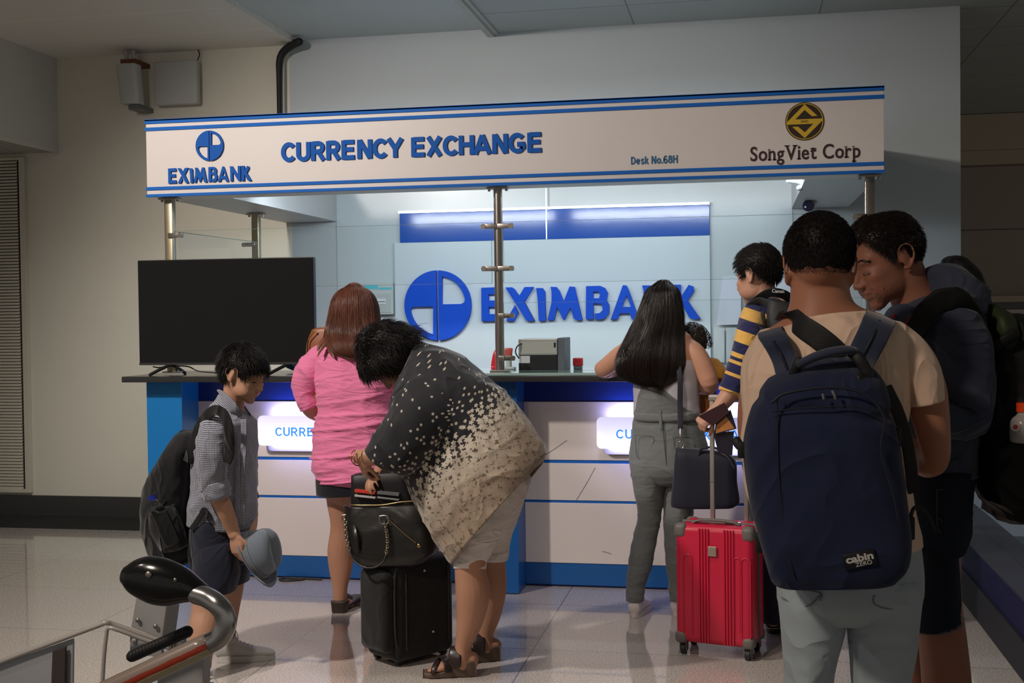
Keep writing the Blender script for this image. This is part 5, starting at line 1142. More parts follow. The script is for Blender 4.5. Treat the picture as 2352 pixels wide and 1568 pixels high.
def wedge(parent, ankle, toe, hh, m_, ms, y0=0):
    a = np.asarray(ankle, float); t = np.asarray(toe, float); h = nz([t[0]-a[0], t[1]-a[1], 0]); sd = np.cross([0, 0, 1], h); L_ = np.linalg.norm((t-a)[:2])+.085; st = a-h*.05; st[2] = 0
    b = MB(); rows = []; n = 30
    prof = [(0, hh, .028), (.15, hh+.002, .035), (.4, hh*.72, .036), (.65, hh*.42, .042), (.85, .022, .044), (1.0, .020, .026)]
    S_ = crom(np.array(prof), 5)
    v = []
    for u, z, w_ in S_: 
        c = st+h*L_*u; v += [c-sd*w_+[0, 0, .001], c+sd*w_+[0, 0, .001], c+sd*w_+[0, 0, z], c-sd*w_+[0, 0, z]]
    m = len(S_); f = [(4*i+j, 4*i+(j+1) % 4, 4*i+4+(j+1) % 4, 4*i+4+j) for i in range(m-1) for j in range(4)]+[(0, 1, 2, 3), (4*m-1, 4*m-2, 4*m-3, 4*m-4)]
    b.add(v, f); o = b.build('wedge_mule', ms, parent, bevel=.005, smooth=True, auto=50)
    b = MB()
    def strap(u, w_, z1, wd, tilt=0):
        c = st+h*L_*u; z0 = np.interp(u, S_[:, 0], S_[:, 1]); pts = [c+sd*(w_*cos(q))+h*tilt*cos(q)+np.array([0, 0, z0+z1*sin(q)]) for q in np.linspace(0, pi, 9)]
        tube(b, pts, [(wd, .0025)]*9, n=10, sub=2, ref=(0, 0, 1))
    strap(.36, .042, .068, .026, .012); strap(.62, .048, .046, .016, -.02); strap(.72, .050, .036, .010, .02)
    b.build('mule_straps', m_, o, smooth=True)
m_mule = mat('mule_dark_leather', (0.022, 0.014, 0.013), .35); m_mws = mat('mule_wedge_brown', (0.10, 0.065, 0.045), .6)
wedge(ww, aN, tN, .062, m_mule, m_mws); wedge(ww, aF, tF, .062, m_mule, m_mws)
# white capris
m_cap = noisebump('capri_white_cotton', (0.62, 0.57, 0.53), .75, crease=(.6, 5, (1, 1, 2.5), .010))
fC = addf(folds(.003, 8, 8, 24, 2, rot=.3), crz(.005, 6, 5, 12, 2, rot=.4))
b = MB(); limb(b, [(1130, 1090, YN+.04, 74, .14), (1118, 1140, YN+.03, 68, .13), (1103, 1190, YN+.01, 60, .12), (1090, 1240, YN, 50, .095), (1080, 1280, YN-.01, 41, .078), (1079, 1306, YN-.02, 37, .070)], n=56, sub=8, caps=(.5, .05), disp=fC)
limb(b, [(1160, 1090, YF2-.03, 60, .14), (1148, 1140, YF2-.02, 56, .13), (1141, 1190, YF2-.01, 47, .11), (1134, 1240, YF2, 39, .085), (1131, 1283, YF2, 34, .074)], n=56, sub=8, caps=(.5, .05), disp=fC); b.build('capri_trousers', m_cap, ww, smooth=True)
# tunic with blossom print
m_tun = noisebump('tunic_blossom_print', (0.1, 0.1, 0.1), .65, bs=260, b=.15, crease=(.6, 3.5, (1, 1, .8), .014))
N, L, B = nodes_of(m_tun); tc = N.new('ShaderNodeTexCoord'); s = N.new('ShaderNodeSeparateXYZ'); L.new(tc.outputs['Object'], s.inputs[0])
g0 = P(1052, 1005, YW); g1 = P(1110, 1060, YW); gd = nz([(g1-g0)[0], 0, (g1-g0)[2]]); n0 = N.new('ShaderNodeTexNoise'); n0.inputs['Scale'].default_value = 6; L.new(tc.outputs['Object'], n0.inputs['Vector'])
t_ = mnode(N, L, 'ADD', mnode(N, L, 'MULTIPLY', mnode(N, L, 'SUBTRACT', s.outputs[0], float(g0[0])), float(gd[0])), mnode(N, L, 'MULTIPLY', mnode(N, L, 'SUBTRACT', s.outputs[2], float(g0[2])), float(gd[2])))
t_ = mnode(N, L, 'ADD', t_, mnode(N, L, 'MULTIPLY', mnode(N, L, 'SUBTRACT', n0.outputs['Fac'], .5), .14))      # metres past the edge of the blossom field
uvn = N.new('ShaderNodeUVMap'); vo = N.new('ShaderNodeTexVoronoi'); vo.voronoi_dimensions = '2D'; vo.inputs['Scale'].default_value = 46; vo.inputs['Randomness'].default_value = .9; L.new(uvn.outputs[0], vo.inputs['Vector'])
sc_ = N.new('ShaderNodeVectorMath'); sc_.operation = 'SCALE'; sc_.inputs['Scale'].default_value = 1.0; L.new(uvn.outputs[0], sc_.inputs[0])
df = N.new('ShaderNodeVectorMath'); df.operation = 'SUBTRACT'; L.new(sc_.outputs[0], df.inputs[0]); L.new(vo.outputs['Position'], df.inputs[1])
s2 = N.new('ShaderNodeSeparateXYZ'); L.new(df.outputs[0], s2.inputs[0]); ang = mnode(N, L, 'ARCTAN2', s2.outputs[1], s2.outputs[0])
cs = N.new('ShaderNodeSeparateColor'); L.new(vo.outputs['Color'], cs.inputs[0])
pet = mnode(N, L, 'ADD', mnode(N, L, 'MULTIPLY', mnode(N, L, 'COSINE', mnode(N, L, 'ADD', mnode(N, L, 'MULTIPLY', ang, 5.0), mnode(N, L, 'MULTIPLY', cs.outputs[0], 6.0))), .22), .85)
def mr(x, a, b_, c, d):
    n = N.new('ShaderNodeMapRange'); L.new(x, n.inputs[0]); n.inputs[1].default_value, n.inputs[2].default_value, n.inputs[3].default_value, n.inputs[4].default_value = a, b_, c, d; return n.outputs[0]
rad = mnode(N, L, 'MULTIPLY', pet, mr(t_, -.05, .12, .27, .80)); prob = mr(t_, -.14, .04, .13, 1.0)
fl = mnode(N, L, 'MULTIPLY', mnode(N, L, 'LESS_THAN', vo.outputs['Distance'], rad), mnode(N, L, 'LESS_THAN', cs.outputs[1], prob))
n3 = N.new('ShaderNodeTexNoise'); n3.inputs['Scale'].default_value = 28; n3.inputs['Detail'].default_value = 4; L.new(tc.outputs['Object'], n3.inputs['Vector'])
fcol = mixc(N, L, mr(t_, .06, .24, 0, .85), (0.47, 0.42, 0.345), (0.33, 0.245, 0.175)); fcol = mixc(N, L, mr(n3.outputs['Fac'], .4, .7, 0, .4), fcol, (0.25, 0.18, 0.125))
base = mixc(N, L, mr(t_, .03, .16, 0, 1), (0.0085, 0.008, 0.012), (0.16, 0.11, 0.075))
L.new(mixc(N, L, fl, base, fcol), B.inputs['Base Color'])
b = MB(); fW = addf(folds(.010, 5, 5, 3, 3, rot=-.75), crz(.010, 7, 4, 1.6, 7, rot=-.85))
loft(b, [(950, 806, 976, 788, YW, .07), (938, 842, 1030, 806, YW, .14), (918, 890, 1098, 850, YW, .19), (900, 960, 1160, 908, YW, .215), (918, 1050, 1205, 960, YW, .235), (950, 1125, 1232, 1008, YW, .25), (985, 1195, 1248, 1040, YW, .255), (1046, 1289, 1243, 1062, YW, .24)], n=150, sub=16, caps=(.3, 'open'), disp=fW, e=2.2)
o = b.build('tunic', m_tun, ww, smooth=True); so = o.modifiers.new('s', 'SOLIDIFY'); so.thickness = .003
b = MB(); loft(b, [(985, 850, 1072, 925, YW-.12, .09), (938, 880, 1040, 985, YW-.19, .10), (890, 950, 990, 1055, YW-.21, .105), (861, 995, 945, 1090, YW-.22, .10), (838, 1027, 905, 1086, YW-.225, .085)], n=90, sub=10, caps=(.8, .05), disp=addf(folds(.006, 8, 8, 4, 9, rot=.8), crz(.009, 9, 5, 2.5, 2, rot=.8)))
b.build('sleeve', m_tun, ww, smooth=True)
b = MB(); loft(b, [(960, 850, 1040, 900, YW+.14, .09), (930, 900, 1010, 970, YW+.2, .10), (900, 980, 960, 1040, YW+.2, .10), (885, 1030, 935, 1075, YW+.18, .085)], n=60, sub=8, caps=(.8, .05), disp=folds(.006, 8, 8, 4, 19)); b.build('sleeve', m_tun, ww, smooth=True)
# hair: full, wavy, falling forward
th_w = lambda a, e, D: .040+.018*vn(D[..., 0]*3, D[..., 1]*3, D[..., 2]*3+4)
TAB_W = [(0, 28), (30, 24), (55, 8), (75, -20), (100, -34), (130, -42), (180, -44)]
h = MB(); hw_.cap(h, TAB_W, th_w, noise=.010, fs=22, soft=10, seed=4)
hw_.spikes(h, TAB_W, 5200, .050, .0010, th_w, lambda d: np.array([.15, 0, -.9])+.5*np.array([math.sin(d[1]*9), math.cos(d[0]*7), 0]), seed=8, lift=.12, K=5, jit=.30)
rg = np.random.default_rng(6); Q = []
for i in range(420):
    a = P(930+rg.uniform(-25, 25), 765+rg.uniform(-8, 40), YW+rg.uniform(-.10, .10)); d = np.array([rg.uniform(.02, .085), rg.uniform(-.03, .03), rg.uniform(-.035, .03)])
    Q.append([a+d*u+np.array([0, 0, .012*sin(u*pi)]) for u in np.linspace(0, 1, 5)])
strands(h, np.array(Q), .0011)
h.build('hair', m_hair, ww, smooth=True)
b = MB()
for k, (x0, y0) in enumerate(((812, 1044), (818, 1049), (823, 1055))):
    c = P(832-3*k, 1051, YW-.235); ax = nz(P(826, 1050, YW)-P(880, 1046, YW)); e1 = np.cross(ax, [0, 1, 0]); tube(b, [c+ax*(.006*k)+.030*cos(t)*nz(e1)+.036*sin(t)*np.array([0, 1, 0])+ax*.012*cos(t+k) for t in np.linspace(0, 2*pi, 17)], .0022, n=8, sub=2)
b.build('bangles', mat('gold_bangle', (0.42, 0.25, 0.09), .3, 1.0), ww, smooth=True)

# ---- black suitcase
m_scb = noisebump('suitcase_black_fabric', (0.0075, 0.0075, 0.008), .7, bs=300, crease=(.4, 3, (1, 1, 1), .01))
c0 = FL(912, 1537); cR = FL(1046, 1502); dR = nz((cR-c0)*[1, 1, 0]); dL = np.array([-dR[1], dR[0], 0]); WR = .315; WL = .225
if dL[0] > 0: dL = -dL
M_s = Matrix(((dR[0], dL[0], 0, c0[0]), (dR[1], dL[1], 0, c0[1]), (0, 0, 1, 0), (0, 0, 0, 1)))
topz = float(P(935, 1278, 4.85)[2])
t = empty('suitcase', c0, 'upright black soft suitcase with the black leather handbag on its top', 'suitcase')
def wm(x, y, z): return np.array(M_s @ Vector((x, y, z)))
b = MB(); rbox(b, 0, WR, 0, WL, .018, topz, .035, M_s, seg=5); b.build('suitcase_shell', m_scb, t, smooth=True)
b = MB(); rbox(b, -.045, .012, .02, WL-.02, .06, .40, .028, M_s, seg=5); b.build('front_pocket', m_scb, t, smooth=True)
b = MB()
for y in (.012, WL-.012): tube(b, [wm(.03, y, .08), wm(.004, y, .12), wm(.004, y, topz-.06), wm(.03, y, topz-.01)], .005, n=8)
for x in (.05, WR-.04): tube(b, [wm(x, -.002, .07), wm(x, -.003, .2), wm(x, -.003, topz-.05)], .004, n=8)
b.build('piping', mat('piping_black', (0.02, 0.02, 0.021), .5), t, smooth=True)
m_met = mat('zip_metal', (0.5, 0.48, 0.44), .3, 1.0)
b = MB(); q = P(873, 1350, 4.60); tube(b, [P(874, 1332, 4.74), P(872, 1350, 4.73), P(873, 1362, 4.73)], [(.004, .003)]*3, n=8); b.build('zip_pull', m_met, t, smooth=True)
for px_, py_ in ((975, 1310), (995, 1450)):
    b = MB(); d = ray(px_, py_); nrm = -np.array(dL); q = CC+d*(((c0-CC)@nrm+.004)/(d@nrm)); ell(b, q, (.005, .005, .005)); b.build('rivet', mat('rivet_white', (.6, .6, .6), .3), t, smooth=True)
for (x, y) in ((.04, .04), (WR-.04, .04), (.04, WL-.04), (WR-.04, WL-.04)):
    b = MB(); cyl(b, wm(x, y-.011, .0165), wm(x, y+.011, .0165), .016, 20); cyl(b, wm(x, y, .03), wm(x, y, .06), .014, 12); b.build('wheel', mat('wheel_black', (0.015, 0.015, 0.016), .5), t, smooth=True, auto=40)
# ---- handbag
YH2 = 4.80
m_lea = mat('handbag_black_leather', (0.012, 0.011, 0.010), .34, bump=.25, bscale=140, dist=.001)
t = empty('handbag', P(900, 1285, YH2), 'black leather handbag with chain handles, standing open on the suitcase', 'handbag')
b = MB(); loft(b, [(792, 1160, 1000, 1152, YH2, .075, 3), (796, 1185, 1004, 1178, YH2, .09, 3), (806, 1225, 1010, 1220, YH2, .105, 3.4), (812, 1262, 1004, 1262, YH2, .11, 3.6), (826, 1284, 985, 1284, YH2, .10, 4)], n=90, sub=8, caps=(.05, .25), disp=addf(folds(.005, 9, 7, 8, 3, rot=-.4), crz(.006, 8, 5, 8, 6, rot=.5))); b.build('bag_body', m_lea, t, smooth=True)
b = MB(); tube(b, [P(x, y, YH2-q) for x, y, q in ((791, 1162, .02), (800, 1159, .06), (830, 1160, .078), (880, 1159, .080), (925, 1152, .08), (975, 1150, .07), (1000, 1151, .02))], .0028, n=8); b.build('gold_rim', mat('rim_gold', (0.36, 0.26, 0.12), .3, 1.0), t, smooth=True)
b = MB(); tube(b, [P(888, 1188, YH2-.105), P(925, 1222, YH2-.112), P(955, 1246, YH2-.112)], .0028, n=8); ell(b, P(962, 1253, YH2-.112), (.009, .005, .009)); b.build('slanted_zip', mat('rim_gold'), t, smooth=True)
def chain(b, pts, r=.008, n_=None):
    A = crom(np.array(pts), 8); L_ = np.concatenate([[0], np.cumsum(np.linalg.norm(np.diff(A, axis=0), axis=1))]); k = 0; s_ = 0
    while s_ < L_[-1]:
        c = np.array([np.interp(s_, L_, A[:, i]) for i in range(3)]); c2 = np.array([np.interp(s_+.004, L_, A[:, i]) for i in range(3)]); tt = nz(c2-c+1e-9); x = nz(np.cross(tt, [0, 1, 0.2])); y = np.cross(tt, x); w_ = x if k % 2 else y
        tube(b, [c+tt*r*1.1*cos(a)+w_*r*.75*sin(a) for a in np.linspace(0, 2*pi, 9)], r*.28, n=6, sub=1); s_ += r*1.35; k += 1
b = MB(); chain(b, [P(884, 1200, YH2-.115), P(888, 1225, YH2-.125), P(890, 1250, YH2-.125), P(886, 1275, YH2-.125)]); chain(b, [P(793, 1195, YH2-.06), P(795, 1230, YH2-.08), P(803, 1262, YH2-.09)]); b.build('chain', mat('chain_metal', (0.42, 0.36, 0.26), .25, 1.0), t, smooth=True)
b = MB()
for (x, y, q) in ((881, 1192, .112), (795, 1190, .05)): tube(b, [P(x-9, y-7, YH2-q), P(x+9, y-8, YH2-q), P(x+10, y+9, YH2-q), P(x-8, y+9, YH2-q), P(x-9, y-7, YH2-q)], .0026, n=8, sub=2)
b.build('buckle', m_met, t, smooth=True)
b = MB(); tube(b, [P(803, 1262, YH2-.09), P(812, 1285, YH2-.11), P(835, 1302, YH2-.13), P(862, 1302, YH2-.14), P(880, 1290, YH2-.135), P(886, 1275, YH2-.125)], .0042, n=8); b.build('strap_loop', m_lea, t, smooth=True)
b = MB(); tube(b, [P(806, 1190, YH2-.05), P(815, 1225, YH2-.11), P(820, 1265, YH2-.115)], [(.012, .002)]*3, n=8); b.build('side_tab', m_lea, t, smooth=True)
# things sticking out of the bag
t = empty('organiser_pouch', P(880, 1150, YH2), 'black organiser pouch standing in the open handbag under the woman\'s hand', 'pouch')
b = MB(); loft(b, [(812, 1090, 935, 1082, YH2+.01, .05, 6), (812, 1150, 955, 1150, YH2+.01, .055, 6), (816, 1200, 960, 1200, YH2+.01, .05, 6)], n=40, sub=3, caps=.15, disp=folds(.003, 12, 12, 12)); b.build('pouch_body', mat('pouch_black', (0.008, 0.007, 0.008), .5), t, smooth=True)
m_rd = mat('red_print', (0.50, 0.035, 0.02), .45); m_gp = mat('grey_print', (0.14, 0.14, 0.15), .45); m_wp = mat('white_edge', (.42, .40, .40), .5)
def booklet(name, x0, y0, x1, y1, th, Y, m_, label):
    a, c = P(x0, y0, Y), P(x1, y1, Y); d = nz(c-a); u_ = np.cross([0, 1, 0], d); b = MB()
    v = [p_+u_*k*th/2+np.array([0, q, 0]) for p_ in (a, c) for k in (-1, 1) for q in (0, .06)]
    b.add(v, [(0, 1, 3, 2), (4, 6, 7, 5), (0, 4, 5, 1), (2, 3, 7, 6), (0, 2, 6, 4), (1, 5, 7, 3)]); o = b.build(name, m_, bevel=.001); tag(o, label, 'booklet', 'booklets in the open handbag')
booklet('booklet', 814, 1127, 861, 1132, .012, YH2-.065, m_rd, 'red-edged booklet slipped into the front of the black pouch')
booklet('booklet', 814, 1138, 862, 1143, .008, YH2-.065, m_wp, 'white-edged booklet under the red one in the black pouch')
booklet('booklet', 866, 1131, 916, 1136, .012, YH2-.065, m_gp, 'grey-edged booklet beside the red one in the black pouch')
booklet('booklet', 866, 1142, 916, 1148, .006, YH2-.065, mat('mid_edge', (.25, .25, .26), .5), 'thin grey booklet under the other grey one in the black pouch')

# ================================================================== LONG-HAIRED WOMAN
YL = 5.74
m_skl = skin_mat('skin_long_haired_woman', (0.52, 0.27, 0.18))
lw = person('woman', FL(1490, 1415), 'woman with waist-length dark hair and grey denim overalls, leaning on the counter')
bd = MB(); hl = Head(P(1522, 712, YL), (.05, 1, -.1), (0, .05, 1), .98); hl.skull(bd)
limb(bd, [(1522, 745, YL, 26, .05), (1522, 775, YL, 27, .055), (1520, 810, YL, 60, .08)])
loft(bd, [(1450, 788, 1592, 782, YL, .075), (1450, 830, 1600, 825, YL, .11), (1462, 880, 1600, 880, YL, .105), (1464, 930, 1604, 930, YL, .10), (1456, 1000, 1612, 1000, YL, .12), (1456, 1060, 1610, 1060, YL, .12)], n=28)
limb(bd, [(1462, 800, YL, 24, .045), (1430, 812, YL+.04, 22, .042), (1398, 838, YL+.08, 21, .040), (1384, 850, YL+.13, 19, .038), (1420, 848, YL+.25, 17, .034), (1455, 845, YL+.36, 13, .024)])
hand(bd, P(1455, 845, YL+.36), (.9, .5, 0), (0, 0, 1), side=-1, curl=(10, 12, 14, 16), s=.85)
limb(bd, [(1575, 800, YL, 27, .050), (1598, 815, YL-.02, 25, .048), (1618, 850, YL-.03, 24, .045), (1628, 884, YL-.02, 22, .042), (1605, 885, YL+.10, 18, .036), (1575, 868, YL+.24, 13, .026)])
hand(bd, P(1575, 867, YL+.25), (-.6, .8, .1), (0, -.3, 1), side=-1, curl=(10, 12, 14, 16), s=.85)
limb(bd, [(1498, 1050, YL, 38, .08), (1493, 1180, YL, 20, .045), (1466, 1300, YL-.02, 15, .035), (1460, 1362, YL-.03, 13, .030)])
limb(bd, [(1572, 1050, YL+.02, 38, .08), (1558, 1180, YL+.02, 22, .045), (1554, 1300, YL+.02, 14, .035), (1554, 1362, YL+.02, 12, .030)])
bd.fuse('body', m_skl, lw, voxel=.0045, it=4)
m_hd = mat('hair_dark_brown', (0.014, 0.008, 0.007), .30, spec=.6, bump=.3, bscale=90, stretch=(1, 1, .08))
m_hd2 = None
hm = MB(); gro = lambda P_, S, T: .003*vn(T*14, S*2, 2)+.002*vn(T*40, S*3, 7)
S = loft(hm, [(1508, 650, 1538, 650, YL, .04), (1487, 664, 1555, 664, YL, .085), (1476, 690, 1563, 690, YL, .11), (1461, 730, 1569, 728, YL-.01, .11), (1441, 770, 1569, 768, YL-.03, .095), (1424, 806, 1570, 806, YL-.06, .08), (1416, 838, 1570, 840, YL-.085, .06), (1426, 866, 1560, 866, YL-.10, .035), (1462, 882, 1540, 880, YL-.115, .012)], n=110, sub=8, caps=(.6, .2), disp=gro)
hair_sheet(hm, S, 3200, .0009, seed=12, over=3.4, off=.003, hi=.93)
hm.build('hair', m_hd, lw, smooth=True)
m_den = mat('denim_grey', (0.165, 0.178, 0.178), .85, crease=(.35, 6, (1, 1, 2.2), .007), bump=.3, bscale=420, var=.22, vscale=5, sheen=.2, spec=.2)
m_tank = noisebump('tank_top_white', (0.50, 0.48, 0.52), .8)
b = MB(); loft(b, [(1450, 800, 1590, 800, YL, .085), (1454, 850, 1604, 840, YL, .115), (1455, 900, 1606, 900, YL, .112), (1455, 950, 1608, 950, YL, .11)], n=60, sub=8, caps=.2, disp=folds(.003, 7, 7, 28, 2)); b.build('tank_top', m_tank, lw, smooth=True)
fD = addf(crz(.0035, 5, 4, 14, 6, rot=.15), folds(.004, 5, 5, 16, 2, mask=lambda P_, S, T: np.clip((.95-P_[..., 2])/.2, .3, 1)), crz(.0055, 5, 4, 30, 6, w=.2, mask=lambda P_, S, T: np.exp(-((P_[..., 2]-.50)/.09)**2)+np.exp(-((P_[..., 2]-.12)/.06)**2)+.12))
b = MB(); loft(b, [(1462, 884, 1562, 884, YL-.005, .112), (1460, 905, 1574, 905, YL-.005, .120), (1456, 945, 1607, 945, YL, .122), (1456, 958, 1609, 958, YL, .122)], n=60, sub=6, caps=.1, disp=folds(.003, 6, 6, 22, 3)); b.build('overall_back', m_den, lw, smooth=True)
b = MB(); loft(b, [(1456, 946, 1609, 946, YL, .126, 2.4), (1456, 962, 1610, 962, YL, .126, 2.4)], n=60, sub=3, caps=.1); b.build('waistband', m_den, lw, smooth=True)
b = MB()
loft(b, [(1456, 956, 1609, 956, YL, .115), (1450, 1000, 1620, 1000, YL, .125), (1446, 1045, 1628, 1045, YL, .14), (1448, 1082, 1624, 1082, YL, .135), (1460, 1100, 1612, 1100, YL, .11)], n=90, sub=10, caps=.3, disp=fD)
loft(b, [(1447, 1060, 1540, 1060, YL-.01, .11), (1449, 1090, 1533, 1090, YL-.01, .105), (1457, 1130, 1526, 1130, YL-.01, .088), (1465, 1178, 1521, 1178, YL, .07), (1456, 1225, 1513, 1225, YL, .068), (1445, 1290, 1499, 1290, YL-.01, .060), (1438, 1345, 1482, 1345, YL-.02, .048), (1437, 1378, 1478, 1380, YL-.03, .046)], n=70, sub=10, caps=(.5, .06), disp=fD)
loft(b, [(1532, 1060, 1622, 1060, YL+.01, .11), (1528, 1100, 1612, 1100, YL+.01, .10), (1523, 1163, 1594, 1163, YL+.01, .078), (1525, 1254, 1586, 1254, YL+.01, .068), (1534, 1326, 1578, 1326, YL+.02, .052), (1537, 1376, 1572, 1376, YL+.02, .046)], n=70, sub=10, caps=(.5, .06), disp=fD)
o = b.build('jeans', m_den, lw, smooth=True)
# seams and pockets
m_seam = mat('denim_seam', (0.085, 0.09, 0.092), .8)
b = MB(); tube(b, [P(1515, 900, YL-.118), P(1519, 950, YL-.124), P(1524, 1000, YL-.132), P(1530, 1060, YL-.14), P(1531, 1082, YL-.13)], .0022, n=6)
for pts in ([(1459, 999), (1500, 1003), (1498, 1030), (1497, 1052), (1482, 1057), (1464, 1048), (1460, 1020), (1459, 999)], [(1546, 1003), (1590, 998), (1592, 1040), (1572, 1056), (1554, 1050), (1549, 1025), (1546, 1003)]):
    tube(b, [P(x, y, YL-.136+abs(x-1535)/100*.045) for x, y in pts], .0012, n=6, sub=3)
b.build('seam_stitching', m_seam, lw, smooth=True)
b = MB(); band(b, [P(1516, 944, YL-.125), P(1517, 965, YL-.128), P(1518, 985, YL-.131)], .006, .002, (0, 1, 0)); b.build('belt_loop', m_den, lw, smooth=True)
m_snk = mat('sneaker_white', (0.78, 0.72, 0.70), .55)
for hx, hy, yy in ((1456, 1419, YL-.04), (1553, 1416, YL+.02)):
    hq = FL(hx, hy); sneaker(lw, hq, hq+np.array([.04, .25, 0]), m_snk, mat('sneaker_sole', (.64, .58, .56), .5), w=.042, h=.068, lace=False)
    b = MB(); rbox(b, hq[0]-.007, hq[0]+.007, hq[1]-.003, hq[1]+.004, .060, .082, .002); b.build('heel_tab', mat('heel_tab_pink', (.55, .32, .28), .5), lw, smooth=True)
# crossbody bag
YT = YL-.20
m_nvl = noisebump('bag_navy_nylon', (0.014, 0.014, 0.026), .55, bs=150)
t = empty('shoulder_bag', P(1620, 1160, YT), 'navy shoulder bag hanging at the long-haired woman\'s hip, behind the grey luggage handle', 'bag')
b = MB(); loft(b, [(1554, 1028, 1668, 1038, YT, .04, 6), (1552, 1046, 1690, 1060, YT, .06, 6), (1548, 1100, 1692, 1105, YT, .07, 6), (1543, 1154, 1698, 1148, YT, .078, 6), (1552, 1162, 1686, 1162, YT, .07, 6)], n=80, sub=8, caps=.12, disp=folds(.004, 9, 9, 5, 3)); b.build('bag_body', m_nvl, t, smooth=True)
b = MB(); tube(b, [P(1605, 1045, YT-.05), P(1612, 1030, YT-.055), P(1640, 1028, YT-.06), P(1668, 1042, YT-.055), P(1683, 1066, YT-.05)], .006, n=10); b.build('carry_handle', m_nvl, t, smooth=True)
b = MB(); band(b, [P(1556, 790, YL-.06), P(1557, 830, YL-.10), P(1562, 870, YL-.138), P(1562, 930, YL-.148), P(1563, 985, YT+.02)], .0125, .002, (0, 1, 0), disp=None); b.build('shoulder_strap', m_nvl, t, smooth=True)
b = MB(); tube(b, [P(1563, 985, YT), P(1563, 1000, YT-.01), P(1564, 1012, YT-.01)], .005, n=8); tube(b, [P(1559, 1014, YT-.01), P(1570, 1014, YT-.01), P(1569, 1028, YT-.01), P(1559, 1028, YT-.01), P(1559, 1014, YT-.01)], .003, n=8, sub=2); b.build('snap_hook', m_met, t, smooth=True)
b = MB(); tube(b, [P(1650, 1038, YT-.058), P(1672, 1050, YT-.064), P(1686, 1075, YT-.068)], .0018, n=6); b.build('zip_line', m_met, t, smooth=True)

# ================================================================== CURLY-HAIRED CHILD ON THE FAR SIDE OF HER ARM
ch = person('child', P(1615, 900, 5.86), 'curly-haired child in a mustard top, half hidden behind the long-haired woman\'s shoulder')
YC = 5.92
bd = MB(); hc = Head(P(1588, 792, YC), (-.3, .9, -.1), (0, 0, 1), .78, child=False); hc.skull(bd); limb(bd, [(1590, 815, YC, 16, .035), (1592, 845, YC, 22, .04)])
loft(bd, [(1560, 850, 1630, 850, YC, .06), (1560, 865, 1635, 865, YC, .07)], n=16)
limb(bd, [(1630, 846, YC-.02, 12, .03), (1650, 858, YC-.10, 11, .026)])
hand(bd, P(1654, 860, YC-.11), (.2, -.4, -.5), (0, -1, .2), s=.55)
bd.fuse('body', skin_mat('skin_child', (0.36, 0.19, 0.12)), ch, voxel=.005, it=3)
h = MB(); thc = lambda a, e, D: .018+.010*vn(D[..., 0]*5, D[..., 1]*5, D[..., 2]*5); hc.cap(h, TAB_W, thc, noise=.008, fs=18)
rg = np.random.default_rng(3); Q = []
for i in range(900):
    d = nz(rg.normal(size=3)); 
    if d[2] < -.1: continue
    r0_ = .78*(.10+.012); c = hc.pos+d*np.array([1, 1, 1.12])*r0_; a = np.cross(d, nz(rg.normal(size=3))); a = nz(a); Q.append([c+a*.010*cos(t)+d*(.012*t/3+.008*sin(t)) for t in np.linspace(0, 4.2, 7)])
strands(h, np.array(Q), .0012); h.build('hair', mat('hair_curly', (0.03, 0.02, 0.015), .5), ch, smooth=True)
m_mus = noisebump('mustard_fabric', (0.50, 0.22, 0.025), .8)
b = MB(); loft(b, [(1575, 826, 1622, 824, YC, .05), (1560, 842, 1650, 840, YC, .085), (1562, 860, 1662, 862, YC, .09)], n=40, sub=8, caps=.3, disp=folds(.005, 14, 14, 14)); b.build('mustard_top', m_mus, ch, smooth=True)
b = MB(); loft(b, [(1622, 826, 1650, 826, YC-.06, .04), (1630, 845, 1668, 848, YC-.10, .045), (1634, 862, 1664, 866, YC-.13, .035)], n=36, sub=6, caps=.5, disp=folds(.004, 20, 20, 20)); b.build('sleeve', mat('mustard_fabric'), ch, smooth=True)
t = empty('orange_bag', P(1620, 940, 5.90), 'orange cloth bag held against the counter between the long-haired woman and the striped sleeve', 'bag')
b = MB(); loft(b, [(1598, 872, 1640, 872, 5.87, .03, 3), (1600, 900, 1645, 905, 5.87, .05, 3), (1604, 935, 1650, 940, 5.87, .055, 3), (1608, 955, 1645, 960, 5.87, .05, 3)], n=40, sub=6, caps=.3, disp=folds(.006, 14, 14, 9, 5)); b.build('bag_body', mat('orange_cloth', (0.42, 0.14, 0.02), .75, bump=.2), t, smooth=True)

# ================================================================== MAN IN STRIPES
YS = 5.38
m_sks = skin_mat('skin_striped_man', (0.47, 0.25, 0.17))
sm = person('man', FL(1790, 1450), 'man in a navy and mustard striped sweatshirt holding passports, turned towards the counter')
bd = MB(); hs = Head(P(1741, 634, YS), (-.80, .55, -.20), (-.02, .05, 1), 1.0, jaw=1.12); hs.skull(bd)
limb(bd, [(1748, 660, YS, 31, .06), (1760, 700, YS, 34, .065), (1775, 735, YS, 60, .09)])
loft(bd, [(1715, 730, 1840, 726, YS, .09), (1708, 800, 1845, 800, YS, .12), (1706, 900, 1840, 900, YS, .12), (1706, 990, 1840, 990, YS, .12)], n=24)
YA = YS-.20
limb(bd, [(1730, 730, YS-.05, 25, .05), (1716, 800, YA+.06, 25, .05), (1694, 870, YA, 23, .046), (1674, 905, YA-.03, 21, .042), (1656, 930, YA-.04, 17, .034), (1634, 950, YA-.05, 13, .026)])
wr = P(1636, 948, YA-.05)
hand(bd, wr, P(1606, 975, YA-.08)-P(1636, 948, YA-.05), (-.45, -.85, .30), side=-1, curl=(62, 66, 70, 72), s=.80, thumb=(.6, .5, -.9), palm=1.1)
limb(bd, [(1822, 740, YS+.02, 25, .05), (1832, 800, YS, 25, .05), (1835, 860, YS, 22, .045), (1815, 880, YS+.15, 18, .036), (1790, 870, YS+.28, 14, .026)])
